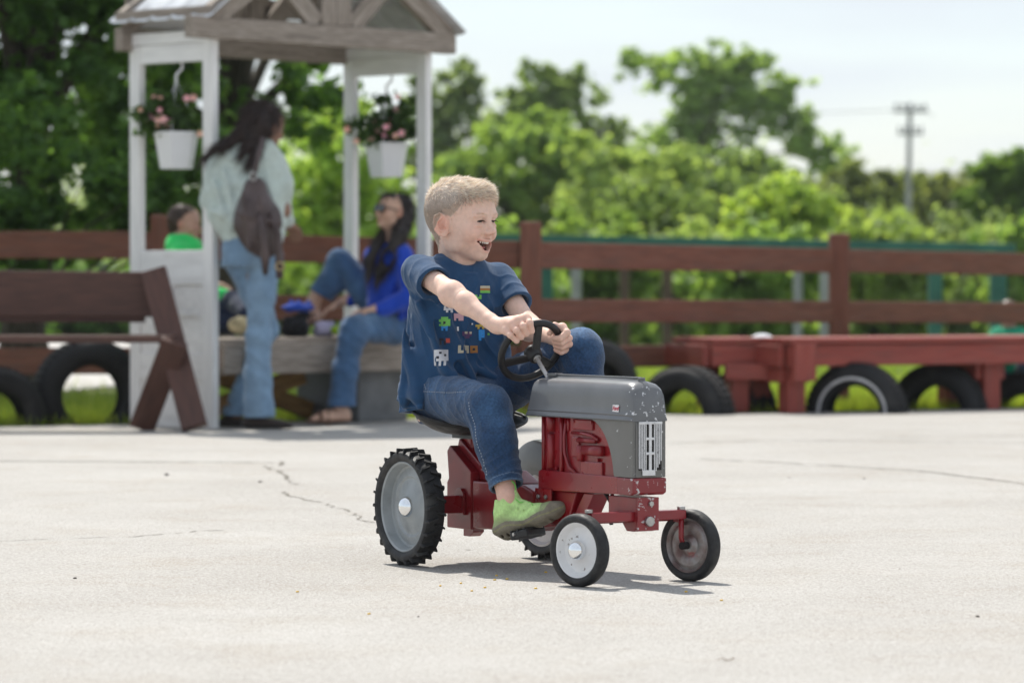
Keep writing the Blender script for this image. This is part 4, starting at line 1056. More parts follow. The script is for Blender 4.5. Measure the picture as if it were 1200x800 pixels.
fb = prism('front_bolster', [(.665, .150), (.665, .207), (.79, .207), (.79, .135), (.775, .125), (.745, .125), (.72, .150)], -.030, .030, R_, bev=.003)
prism('king_plate', [(.7905, .128), (.7905, .207), (.7955, .207), (.7955, .128)], -.030, .030, M_['bandred'], bev=.001)
cyl('king_bolt', (.795, 0, .150), (.806, 0, .150), .012, M_['steel'], T_, TB, n=16)
cyl('bolt', (.795, .006, .192), (.802, .006, .192), .007, M_['steel'], T_, TB, n=6)
prism('bolster_wing', [(.700, .148), (.700, .172), (.775, .172), (.775, .148)], -.052, .052, R_, bev=.002)
# front axle, spindles, tie rod ----------------------------------
beam('front_axle', (.768, -.150, .162), (.768, .118, .162), .026, .022, M_['bandred'], T_, base=TB, bev=.002)
for y, s in ((-.150, -1), (.112, 1)):
    sp_ = tube('spindle', [(.768, y, .178), (.768, y, .105), (.768, y + s * .004, .092), (.768 - .0, y + s * .018, .0868)], [.0065, .0065, .0065, .0065], R_, T_, 12, TB)
    cyl('collar', (.768, y, .173), (.768, y, .181), .010, M_['steel'], sp_, TB, n=12)
    beam('steering_arm', (.768, y, .146), (.715, y + .010, .146), .012, .008, R_, T_, base=TB, bev=.001)
    cyl('bolt', (.715, y + .01, .128), (.715, y + .01, .156), .006, M_['steel'], T_, TB, n=8)
cyl('tie_rod', (.715, -.14, .148), (.715, .122, .148), .0055, M_['bandred'], T_, TB, n=12)
cyl('steering_shaft', (.30, 0, .475), (.66, 0, .16), .005, M_['black'], T_, TB, n=12)
tube('drag_link', [(.655, -.012, .212), (.66, -.02, .16), (.66, -.018, .135)], .005, M_['black'], T_, 8, TB)
# hood ------------------------------------------------------------
def hood():
    # cross-section (y,z) half: skirt, bead, side, shoulder, top, centre crease
    sec = [(.0505, .388), (.0525, .391), (.0508, .3975), (.0488, .400), (.0505, .4035), (.0488, .409), (.0478, .420), (.0468, .440), (.0455, .460), (.0420, .4705), (.0340, .4775), (.0200, .4810), (.0080, .4825), (.0062, .4862), (0, .4868)]
    sec = [(y, z) for y, z in sec]; full = sec + [(-y, z) for y, z in sec[::-1][1:]]
    xs = [.318, .322, .345, .40, .50, .60, .70, .76, .780, .789, .795, .799, .801]
    V = []; m = len(full)
    for i, x in enumerate(xs):
        f = 1.0
        u = max(0, (x - .76) / (.801 - .76)); dz = -.016 * u ** 2.5; sy = 1 - .05 * u ** 3
        for y, z in full:
            hgt = (z - .388) / .099
            zz = .388 + (z - .388) * (1 + dz / .099) + .002 * math.sin((x - .335) / .466 * PI) * hgt
            xx = x + (.030 * hgt if i <= 1 else (.022 * hgt if i == 2 else 0))
            if u > 0: xx = x - .010 * hgt ** 2 * u
            yy = y * sy
            V.append((xx, yy, zz))
    F = []
    for i in range(len(xs) - 1):
        for j in range(m - 1): F.append((i * m + j, i * m + j + 1, (i + 1) * m + j + 1, (i + 1) * m + j))
    for end in (0, len(xs) - 1):
        c = len(V); V.append((xs[end] + (.022 if end == 0 else 0), 0, .43)); o = end * m
        for j in range(m - 1): F.append((o + j, o + j + 1, c) if end else (o + j + 1, o + j, c))
        F.append((o + m - 1, o, c) if end else (o, o + m - 1, c))
    h = mk('hood', V, F, M_['hoodgrey'], T_, TB); bm = bmesh.new(); bm.from_mesh(h.data); bmesh.ops.recalc_face_normals(bm, faces=bm.faces); bm.to_mesh(h.data); bm.free()
    autosmooth(h, 38)
    # raised spine down the middle with end caps
    box('hood_spine', (.56, 0, .4905), (.40, .010, .004), M_['hoodgrey'], h, TB, bev=.0015)
    box('filler_cap', (.372, 0, .4900), (.040, .024, .007), M_['hoodgrey'], h, TB, bev=.003)
    cyl('radiator_cap', (.765, 0, .484), (.765, 0, .4915), .009, M_['hoodgrey'], h, TB, n=14)
    return h
hd = hood()
def shroud(s):
    # grey side panel with the quarter-round cut-out over the engine
    pts = [(.602, .389)]
    for i in range(11):
        a = i / 10; ang = a * PI * .46
        pts.append((.602 + .112 * math.sin(ang) ** 1.1, .389 - .128 * (1 - math.cos(ang)) / (1 - math.cos(PI * .46))))
    pts += [(.716, .2545), (.799, .2545), (.799, .389)]
    y0, y1 = (s * .0395, s * .0465)
    return prism('side_panel', pts, min(y0, y1), max(y0, y1), M_['panelgrey'], bev=.0012)
shroud(-1); shroud(1)
g = prism('grille', [(.776, .2545), (.776, .389), (.7985, .389), (.8005, .37), (.8005, .2545)], -.0392, .0392, M_['panelgrey'], bev=.002)
bp_ = prism('grille_field', [(.8008, .272), (.8008, .384), (.8020, .384), (.8020, .272)], -.031, .033, M_['slot'], parent=g, bev=0)
# silver bars
ys = np.array([-.0305, -.0258, -.0211, -.0164, -.0117, .0125, .0172, .0219, .0266, .0313])
for i, y in enumerate(ys):
    z0 = .270 + (.006 if i in (0, 1) else 0) + max(0, (i - 6)) * .008; z1 = .385
    box('grille_bar', (.8026, float(y), (z0 + z1) / 2), (.0016, .0027, z1 - z0), M_['grillemet'], g, TB, bev=.0007)
box('grille_bar', (.8030, .0004, .3275), (.0024, .0075, .115), M_['grillemet'], g, TB, bev=.001)
for z in (.266, .312, .347, .3845): box('grille_cross_bar', (.8033, .0004 if z > .30 and z < .36 else (-.004 if z < .3 else .001), z), (.0026, .024 if .30 < z < .36 else (.036 if z < .3 else .066), .006 if z > .3 else .013), M_['grillemet'], g, TB, bev=.001)
# badge with its script on the hood's side, and the front emblem
bdg = mk('badge', [(-.0142, 0, -.0075), (.0142, 0, -.0085), (.0150, 0, .0070), (.012, 0, .0090), (-.0138, 0, .0085)], [(0, 1, 2, 3, 4)], M_['badge'], T_, TB @ Matrix.Translation((.728, -.0496, .4175)) @ Matrix.Rotation(rad(-4), 4, 'X'))
def lettering(txt, size, mat, parent, M, shear=.25):
    c = bpy.data.curves.new('lettering', 'FONT'); c.body = txt; c.size = size; c.shear = shear; c.align_x = 'CENTER'; c.align_y = 'CENTER'; c.extrude = .0003; c.offset = size * .025
    o = bpy.data.objects.new('tmp', c); SC.collection.objects.link(o); dg = bpy.context.evaluated_depsgraph_get(); dg.update()
    me = bpy.data.meshes.new_from_object(o.evaluated_get(dg)); bpy.data.objects.remove(o); me.materials.clear(); me.materials.append(mat)
    return link(bpy.data.objects.new('lettering', me), parent, M)
lettering('Ford', .0135, M_['badgered'], bdg, WM[bdg.name] @ Matrix.Translation((0, -.0006, 0)) @ Matrix.Rotation(rad(90), 4, 'X'))
em = box('front_emblem', (.7965, -.004, .403), (.004, .016, .014), M_['badge'], T_, TB, bev=.001); box('emblem_stripe', (.7990, -.004, .404), (.002, .011, .007), M_['badgered'], em, TB, bev=.0005)
# steering wheel ---------------------------------------------------
AL = rad(58); SWC = Vector((.256, 0, .547)); SWR = .082
e1 = Vector((0, -1, 0)); e2 = Vector((math.cos(AL), 0, math.sin(AL))); en = Vector((-math.sin(AL), 0, math.cos(AL)))
SWM = TB @ (Matrix.Translation(SWC) @ Matrix((e1, e2, -en)).transposed().to_4x4())
# note: local x=e1, y=e2, z=-en (towards the hood)
V = []; F = []; n1, n2 = 64, 12
for i in range(n1):
    a = 2 * PI * i / n1
    for j in range(n2):
        b = 2 * PI * j / n2; r = .0088 * (1 + .06 * math.cos(2 * b)); V.append(((SWR + r * math.cos(b)) * math.cos(a), (SWR + r * math.cos(b)) * math.sin(a), r * math.sin(b)))
for i in range(n1):
    for j in range(n2): F.append((i * n2 + j, ((i + 1) % n1) * n2 + j, ((i + 1) % n1) * n2 + (j + 1) % n2, i * n2 + (j + 1) % n2))
sw = mk('steering_wheel', V, F, M_['black'], T_, SWM, True)
for a in (rad(88), rad(88 + 122), rad(88 - 116)):
    c, s = math.cos(a), math.sin(a)
    beam('spoke', (c * .012, s * .012, .022), (c * (SWR - .004), s * (SWR - .004), .002), .020, .009, M_['black'], sw, up=(0, 0, 1), base=SWM, bev=.003)
cyl('hub', (0, 0, .008), (0, 0, .034), .023, M_['black'], sw, SWM, n=28, r2=.018)
cyl('hub_nut', (0, 0, .033), (0, 0, .039), .0105, M_['steel'], sw, SWM, n=16)
cyl('hub_cap', (0, 0, .000), (0, 0, .009), .020, M_['black'], sw, SWM, n=28)
hubp = SWC - en * .036
cyl('steering_column', tuple(hubp), tuple(hubp - en * .05 + Vector((.012, 0, -.022))), .0055, M_['steel'], T_, TB, n=14)
# fender over the far rear wheel -----------------------------------
V = []; F = []; n = 22
for i in range(n + 1):
    a = rad(8 + 120 * i / n)
    for (r, y) in ((.070, .168), (.150, .168), (.159, .172), (.162, .182), (.162, .222), (.158, .224), (.158, .184), (.148, .1715), (.070, .1715)):
        V.append((r * math.cos(a), y, .150 + r * math.sin(a)))
for i in range(n):
    for j in range(8): F.append((i * 9 + j, i * 9 + j + 1, (i + 1) * 9 + j + 1, (i + 1) * 9 + j))
F.append(tuple(range(8, -1, -1))); F.append(tuple(n * 9 + j for j in range(9)))
fd = mk('fender', V, F, M_['fender'], T_, TB); bm = bmesh.new(); bm.from_mesh(fd.data); bmesh.ops.recalc_face_normals(bm, faces=bm.faces); bm.to_mesh(fd.data); bm.free(); autosmooth(fd, 45)
# pedals ------------------------------------------------------------
PC = Vector((.40, 0, .160))
cyl('crankshaft', (PC.x, -.065, PC.z), (PC.x, .065, PC.z), .007, M_['steel'], T_, TB, n=12)
PN = Vector((.394, -.092, .1000)); PF = Vector((.40, .118, .226))
beam('crank_arm', (PC.x, -.058, PC.z + .008), (PN.x, -.058, PN.z - .008), .008, .016, M_['steel'], T_, up=(1, 0, 0), base=TB, bev=.002)
beam('crank_arm', (PC.x, .063, PC.z - .008), (PF.x, .063, PF.z + .008), .008, .016, M_['steel'], T_, up=(1, 0, 0), base=TB, bev=.002)
for q, s in ((PN, -1), (PF, 1)):
    yw = Matrix.Rotation(rad(20) if s < 0 else 0, 3, 'Z') @ Matrix.Rotation(rad(-14), 3, 'Y')
    cyl('pedal_spindle', (q.x, s * .055, q.z), (q.x, s * .135, q.z), .005, M_['steel'], T_, TB, n=10)
    pd = box('pedal', tuple(q), (.055, .075, .020), M_['black'], T_, TB, bev=.004, rot=yw)
    for k in (-1, 0, 1): box('tread_rib', tuple(Vector(q) + yw @ Vector((k * .02, 0, .0115))), (.006, .08, .004), M_['rubber'], pd, TB, bev=.001, rot=yw)

# ================================================================ people: shared builders
M_['skin'] = pmat('skin', (1, 1, 1), None, scale=90, rough=.58, lo=.06, attr=True, sss=.14, bump=.10, bscale=300, spec=.25)
M_['skin_far'] = pmat('skin_background', (1, 1, 1), None, scale=40, rough=.5, lo=.06, attr=True)
M_['eye'] = pmat('eye', (1, 1, 1), None, scale=40, rough=.12, lo=.0, attr=True, spec=.7)
M_['teeth'] = pmat('teeth', (.80, .77, .70), (.84, .82, .76), 60, .25)
M_['mouth'] = pmat('mouth_dark', (.10, .014, .014), (.16, .03, .03), 60, .4)
MX0, MXC, MW = .0815, .0290, .0305
MZU = lambda a: -.0635 + .0045 * a * a
MZL = lambda a: -.0880 + .0290 * a * a
def head_frame(pos, fwd, up=(0, 0, 1), roll=0):
    f = Vector(fwd).normalized(); l = Vector(up).cross(f).normalized(); u = f.cross(l)
    R = np.array([[f[i], l[i], u[i]] for i in range(3)])
    return np.array(pos, float), R
def head_field(g, t, R, s=1.0, smile=True, detail=True, k=1.0, adult=0.0):
    """child/adult head in frame (x fwd, y left, z up), origin between the ears; s scale"""
    P = lambda x, y, z: t + R @ (np.array([x, y, z]) * s)
    E = lambda c, r, kk=.01, op='add', rot=None: g.ell(P(*c), np.array(r) * s, R if rot is None else R @ rot, kk * s, op)
    Cn = lambda a, b, ra, rb, kk=.006, op='add': g.cone(P(*a), P(*b), ra * s, rb * s, kk * s, op)
    E((-.014, 0, .024), (.089, .0725, .068), .0)
    E((-.030, 0, .010), (.070, .066, .062), .02)
    E((.030, 0, .018), (.050, .058, .052), .03)              # forehead
    E((-.040, 0, -.020), (.046, .052, .052), .03)
    E((.026, 0, -.036), (.046, .053, .062), .03)             # face block
    E((.018, 0, -.072), (.046, .042, .034), .025)             # jaw
    E((.056, 0, -.097), (.020, .021, .0165), .020)           # chin
    for sy in (-1, 1):
        E((.053, sy * .034, -.045), (.024, .022, .020), .020)    # cheek apples
        E((.036, sy * .048, -.030), (.026, .014, .020), .022)    # cheekbones
        E((.006, sy * .046, -.066), (.030, .012, .024), .018)     # jaw angle
    E((.062, 0, .008), (.018, .042, .012), .02)              # brow
    if not detail:
        Cn((.074, 0, -.012), (.096, 0, -.044), .007, .010, .012)
        for sy in (-1, 1):
            E((.078, sy * .026, -.014), (.010, .014, .009), .008, 'sub'); E((.066, sy * .026, -.014), (.0125, .0125, .0125), .002)
            E((-.006, sy * .072, -.018), (.018, .009, .029), .006)
        E((.082, 0, -.078), (.012, .019, .0035), .004, 'sub'); E((.076, 0, -.071), (.010, .019, .0045), .006); E((.075, 0, -.084), (.010, .017, .005), .006)
        return P
    # eye sockets and lids
    for sy in (-1, 1):
        E((.086, sy * .0275, -.010), (.018, .0175, .0105), .014, 'sub')
        E((.0630, sy * .0275, -.0115), (.0150, .0155, .0135), .004)
        E((.0690, sy * .0275, .0045), (.0090, .019, .0045), .014)                    # upper brow fold
        E((.0715, sy * .0290, -.0215), (.0085, .0150, .0042), .008)                  # lower puff (smile)
        E((.0850, sy * .0285, -.0108), (.020, .0138, .0030), .0012, 'sub', rot=np.array(Matrix.Rotation(-sy * rad(7), 3, 'X')))
    for sy in (-1, 1): E((.0700, sy * .0175, -.0330), (.0125, .0100, .0140), .012)
    # nose
    Cn((.071, 0, .004), (.0890, 0, -.030), .0064, .0072, .012)
    E((.0960, 0, -.0370), (.0088, .0088, .0080), .008)
    for sy in (-1, 1):
        E((.0865, sy * .0105, -.0405), (.0086, .0060, .0060), .006)
        E((.0915, sy * .0058, -.0465), (.0044, .0028, .0032), .002, 'sub')
        Cn((.0790, sy * .0250, -.050), (.0655, sy * .0400, -.068), .0016, .0028, .012, 'sub')   # smile fold
    Cn((.084, 0, -.0515), (.081, 0, -.0570), .0020, .0022, .004, 'sub')
    # open laughing mouth: corners pulled up and back
    E((.063, 0, -.072), (.020, .027, .016), .014)
    ZU, ZL = MZU, MZL
    pts = []
    for i in range(15):
        a = -1 + 2 * i / 14; pts.append((MX0 - MXC * a * a, a * MW, a))
    for i in range(14):
        x0, y0, a0 = pts[i]; x1, y1, a1 = pts[i + 1]
        Cn((x0 - .001, y0, ZU(a0) + .002), (x1 - .001, y1, ZU(a1) + .002), .0026, .0026, .006)
        q0, q1 = .0050 * (1 - a0 * a0), .0050 * (1 - a1 * a1)
        Cn((x0 - .002 - q0, y0, ZL(a0) - .002), (x1 - .002 - q1, y1, ZL(a1) - .002), .0030, .0030, .006)
    for i in range(1, 14):
        x0, y0, a = pts[i]; zu, zl = ZU(a), ZL(a)
        if zu - zl > .001:
            for dx in (.008, -.001, -.010, -.019):
                E((x0 + dx, y0, (zu + zl) / 2), (.009, .0044, max(.0012, (zu - zl) / 2)), .001, 'sub')
    for sy in (-1, 1): E((.0555, sy * .034, -.0600), (.009, .006, .006), .008)       # corner pouch
    # ears: attached in front, flaring out at the back
    for sy in (-1, 1):
        RE = np.array(Matrix.Rotation(-sy * rad(20), 3, 'Z')) @ np.array(Matrix.Rotation(rad(-10), 3, 'Y'))
        c = np.array([-.014, sy * .0770, -.022]); o3 = lambda x, y, z: c + RE @ np.array([x, sy * y, z])
        E(c, (.0195, .0040, .0295), .004, rot=RE)
        E(o3(.0040, .0050, -.002), (.0150, .0062, .0235), .001, 'sub', rot=RE)
        rim = [(.0165, .002, .004), (.0130, .0030, .022), (.002, .0035, .0290), (-.0120, .0035, .0230), (-.0180, .0030, .007), (-.0160, .0025, -.011), (-.0070, .0020, -.0250), (.0040, .0012, -.0285)]
        for q in range(7): g.cone(P(*o3(*rim[q])), P(*o3(*rim[q + 1])), .0027 * s, .0027 * s, .003 * s)
        anti = [(.004, .0020, .016), (-.0080, .0030, .009), (-.0095, .0030, -.004), (-.0030, .0025, -.0165), (.0070, .002, -.0180)]
        for q in range(4): g.cone(P(*o3(*anti[q])), P(*o3(*anti[q + 1])), .0022 * s, .0024 * s, .003 * s)
        E(o3(.0145, .0030, -.005), (.0036, .0042, .0055), .003)
        E(o3(.0045, .001, -.0265), (.0075, .0042, .0070), .004)
        E(o3(.0130, -.006, -.004), (.010, .008, .022), .010)
    return P
def head_color(V, t, R, s, skin, adult=False, open_mouth=True):
    L_ = (V - t) @ R / s; x, y, z = L_[:, 0], L_[:, 1], L_[:, 2]; c = np.tile(np.array(skin, float), (len(V), 1))
    def blend(mask, colr):
        m = np.clip(mask, 0, 1)[:, None]; c[:] = c * (1 - m) + np.array(colr) * m
    sk = np.array(skin)
    g = lambda cx, cy, cz, r: np.exp(-(((x - cx) ** 2 + (np.abs(y) - cy) ** 2 + (z - cz) ** 2) / r ** 2))
    hd_ = z > -.125
    blend(.42 * g(.060, .036, -.042, .024) * hd_, sk * np.array([1.0, .66, .60]))
    blend(.45 * g(.094, 0, -.044, .012) * hd_, sk * np.array([1.0, .70, .66]))
    blend(.40 * np.clip(2.2 * g(-.018, .082, -.020, .026), 0, 1) * (np.abs(y) > .070) * hd_, sk * np.array([1.0, .60, .52]))
    blend(.5 * g(-.008, .076, -.026, .010) * (np.abs(y) > .068) * hd_, sk * np.array([.62, .34, .30]))
    blend(.35 * g(.07, .028, -.020, .013) * hd_, sk * np.array([.85, .62, .60]))
    if open_mouth:
        a = y / MW; xa = MX0 - MXC * a * a; inside = np.abs(a) < 1.06
        zu = MZU(a) + .0015; zl = MZL(a) - .0020
        dl = np.minimum(np.abs(z - zu), np.abs(z - zl)); lip = (1 - dl / .0036) * 1.8 * inside * (x > xa - .014) * (x > .040)
        blend(np.clip(lip, 0, 1) * .50, sk * np.array([.86, .52, .50]))
        deep = inside * (z < zu - .002) * (z > zl + .002) * (x < xa - .0045 - .005 * (1 - a * a)) * (x > .02)
        blend(deep * 1.0, (.10, .014, .014))
    else:
        blend(1.6 * np.exp(-(((x - .082) / .016) ** 2 + (y / .017) ** 2 + ((z + .0775) / .0075) ** 2)), sk * np.array([.72, .38, .38]))
    return c
# brow strands & hair strands -----------------------------------------
def strands(name, roots, dirs, lens, w, cols, mat, parent, base=None, seg=3, curl=None):
    n = len(roots); rg = np.random.default_rng(5)
    d = dirs / (np.linalg.norm(dirs, axis=1)[:, None] + 1e-9)
    side = np.cross(d, rg.normal(size=(n, 3))); side /= np.linalg.norm(side, axis=1)[:, None] + 1e-9
    V = []; 
    for i in range(seg + 1):
        f = i / seg; p = roots + d * lens[:, None] * f
        if curl is not None: p = p + curl * (lens * f * f)[:, None]
        ww = w * (1 - .85 * f ** 2)
        V += [p - side * ww[:, None], p + side * ww[:, None]] if isinstance(ww, np.ndarray) and ww.ndim else [p - side * ww, p + side * ww]
    V = np.stack(V, 1).reshape(-1, 3); k = 2 * (seg + 1)
    o = np.arange(n)[:, None] * k
    F = np.concatenate([o + np.array([[2 * i, 2 * i + 1, 2 * i + 3, 2 * i + 2]]) for i in range(seg)], 0)
    return mk(name, V, F, mat, parent, base, False, col=np.repeat(cols, k, 0))
def vnormals(V, Q):
    a, b, c, d = V[Q[:, 0]], V[Q[:, 1]], V[Q[:, 2]], V[Q[:, 3]]; n = np.cross(c - a, d - b); N = np.zeros_like(V)
    for i in range(4): np.add.at(N, Q[:, i], n)
    return N / (np.linalg.norm(N, axis=1)[:, None] + 1e-12)
def finger(g, P, R, k=.0015):
    g.chain(P, R, k)

# ================================================================ the boy (tractor space)
boy = empty('person', TO, TR, 'blond boy in a blue T-shirt and jeans laughing as he steers the pedal tractor', 'person')
BB = WM[boy.name]
SK = (.74, .51, .41)
J = dict(pel=(-.085, 0, .43), rh=(-.075, -.075, .425), rk=(.222, -.104, .405), ra=(.340, -.118, .190), lh=(-.075, .075, .43), lk=(.250, .150, .545), la=(.380, .105, .27),
         nb=(-.102, 0, .760), rs=(-.108, -.118, .750), re=(.075, -.122, .690), rw=(.228, -.086, .612), ls=(-.100, .118, .728), le=(.048, .122, .602), lw=(.222, .098, .577))
J = {k: np.array(v) for k, v in J.items()}
HT, HR = head_frame((-.080, .0, .888), (math.cos(rad(24)), math.sin(rad(24)), -.03))
def ringpt(phi, r=SWR): return np.array(SWC) + r * (math.cos(phi) * np.array(e1) + math.sin(phi) * np.array(e2))
def build_hand(g, W, phi0, span, dirs, right=True):
    """fist closed round the ring; fingers stacked along the ring, rooted outside the ring"""
    n_ = np.array(en); sg = 1 if dirs > 0 else -1
    L4 = [.92, 1.0, .95, .80]; ks = []
    for i in range(4):
        phi = phi0 + sg * (i - 1.5) * span; C = ringpt(phi, SWR); ro = (C - np.array(SWC)) / SWR
        l = L4[i]; r = [.0086, .0087, .0084, .0074][i]
        K = C + ro * (.017 + .003 * (i in (1, 2))) + n_ * .010
        A = C + ro * .018 * 1.0 - n_ * .0155 * l
        Bq = C - ro * .004 - n_ * (.0195)
        Tq = C - ro * (.0170) * l - n_ * .0075
        ks.append(K)
        g.chain([K, A, Bq, Tq], [r * 1.15, r, r * .96, r * .82], .0022)
        g.ell(A + ro * .001, (r * 1.04,) * 3, None, .003)
    # palm
    W = np.array(W)
    for i, K in enumerate(ks):
        g.cone(W, K, .0150, .0115, .010)
    pc = sum(ks) / 4; g.cone(W * .4 + pc * .6, pc, .0155, .0120, .010)
    # thumb from the side of the palm near the wrist, closing inside/on top of the ring
    iph = phi0 - sg * 2.1 * span; C = ringpt(iph, SWR); ro = (C - np.array(SWC)) / SWR
    b0 = W * .62 + ks[0] * .38; m = C + ro * .004 + n_ * .019; tt = C - ro * .017 + n_ * .010
    g.chain([b0, b0 * .35 + m * .65 + n_ * .004, m, tt], [.0125, .0105, .0092, .0076], .005)
    return ks
def boy_body():
    Vs = []; Fs = []; Cs = []; off = 0
    def addp(V, Q, C):
        nonlocal off
        Vs.append(V); Fs.append(Q + off); Cs.append(C); off += len(V)
    # head and neck
    lo = HT - np.array([.13, .13, .20]); hi = HT + np.array([.135, .13, .13])
    g = Field(lo, hi, .00135)
    head_field(g, HT, HR)
    nb = J['nb']
    g.cone(HT + HR @ np.array([-.028, 0, -.055]), nb + np.array([-.008, 0, .0]), .043, .045, .022)
    g.cone(nb + np.array([0, -.02, -.022]), nb + np.array([-.01, -.09, -.05]), .034, .028, .03); g.cone(nb + np.array([0, .02, -.022]), nb + np.array([-.01, .09, -.05]), .034, .028, .03)
    # sternomastoid hints
    for sy in (-1, 1): g.cone(HT + HR @ np.array([-.018, sy * .052, -.055]), nb + np.array([.028, sy * .012, .0]), .009, .007, .012)
    V, Q = g.mesh(); C = head_color(V, HT, HR, 1.0, SK)
    # eyebrow tint
    L_ = (V - HT) @ HR; ay = np.abs(L_[:, 1]); bz = .0045 + .004 * np.sin(np.clip((ay - .012) / .034, 0, 1) * PI * .75)
    m = np.clip(1 - np.abs(L_[:, 2] - bz) / .0030, 0, 1) * ((ay > .012) & (ay < .046)) * (L_[:, 0] > .04); m = (.22 * m)[:, None]
    C = C * (1 - m) + np.array([.46, .33, .23]) * m
    # scalp tint under the hair
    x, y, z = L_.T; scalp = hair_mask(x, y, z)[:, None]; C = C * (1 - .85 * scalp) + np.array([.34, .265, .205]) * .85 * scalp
    # small mole on the cheek
    p0 = np.array([.022, -.060, -.040]); mm = np.exp(-(((L_ - p0) ** 2).sum(1) / .0016 ** 2))[:, None]; C = C * (1 - .5 * mm) + np.array([.2, .1, .07]) * .5 * mm
    addp(V, Q, C)
    # arms
    for s, e, w, phi, sg in (('rs', 're', 'rw', rad(50), -1), ('ls', 'le', 'lw', rad(158), 1)):
        pts = np.array([J[s], J[e], J[w]]); c = ringpt(phi)
        lo = np.minimum(pts.min(0), c) - .055; hi = np.maximum(pts.max(0), c) + .055
        g = Field(lo, hi, .0017)
        S, E_, W = J[s], J[e], J[w]; d = (W - E_) / np.linalg.norm(W - E_)
        g.cone(S, E_, .029, .0260, .01)
        g.cone(E_, E_ + d * .055, .0260, .0258, .03); g.cone(E_ + d * .055, W - d * .01, .0258, .0185, .02)
        g.ell(E_ + np.array([-.004, 0, -.004]), (.0245, .0245, .0245), None, .02)
        g.cone(W - d * .02, W + d * .012, .0185, .0175, .010)
        build_hand(g, W + d * .004, phi, rad(11.0), sg)
        V, Q = g.mesh(); C = np.tile(np.array(SK) * np.array([1.03, 1.02, 1.02]), (len(V), 1))
        near = np.exp(-(np.linalg.norm(V - c, axis=1) / .040) ** 2)[:, None]
        C = C * (1 - .38 * near) + np.array(SK) * np.array([1.02, .74, .68]) * .38 * near
        addp(V, Q, C)
    # torso and hips inside the clothes
    g = Field((-.24, -.17, .33), (.06, .17, .78), .006)
    g.loft([(.36, -.095, 0, .08, .12), (.45, -.095, 0, .08, .115), (.60, -.10, 0, .075, .105), (.70, -.105, 0, .072, .112), (.735, -.105, 0, .05, .09)])
    V, Q = g.mesh(); addp(V, Q, np.tile(SK, (len(V), 1)))
    # shins and ankles
    for k_, a_ in (('rk', 'ra'), ('lk', 'la')):
        K_, A = J[k_], J[a_]; g = Field(np.minimum(K_, A) - .05, np.maximum(K_, A) + .05, .0025)
        g.cone(K_, K_ * .5 + A * .5, .038, .036, .01); g.cone(K_ * .5 + A * .5, A + (A - K_) * .02, .034, .0245, .01)
        g.cone(A, A + np.array([.004, .001, -.032]), .0235, .020, .01); g.ell(A + np.array([.004, -.020, -.010]), (.009, .008, .010), None, .008)
        V, Q = g.mesh(); addp(V, Q, np.tile(np.array(SK) * [1, .92, .9], (len(V), 1)))
    return mk('body', np.concatenate(Vs), np.concatenate(Fs), M_['skin'], boy, BB, True, col=np.concatenate(Cs))
def hair_mask(x, y, z):
    """1 where the scalp carries hair"""
    ay = np.abs(y)
    # hairline height as a function of x (forward): forehead high, temple, over the ear, nape low
    line = np.interp(x, [-.12, -.085, -.055, -.032, -.012, .010, .030, .045, .056, .066, .080], [-.100, -.100, -.090, -.050, .002, -.004, .012, .034, .043, .050, .055])
    return np.clip((z - line) / .006, 0, 1)
body = boy_body()
M_['hair'] = leafmat('blond_hair', .42, .26)
M_['hair'].node_tree.nodes['Mix'].inputs['B'].default_value = (1.1, 1.0, .85, 1)
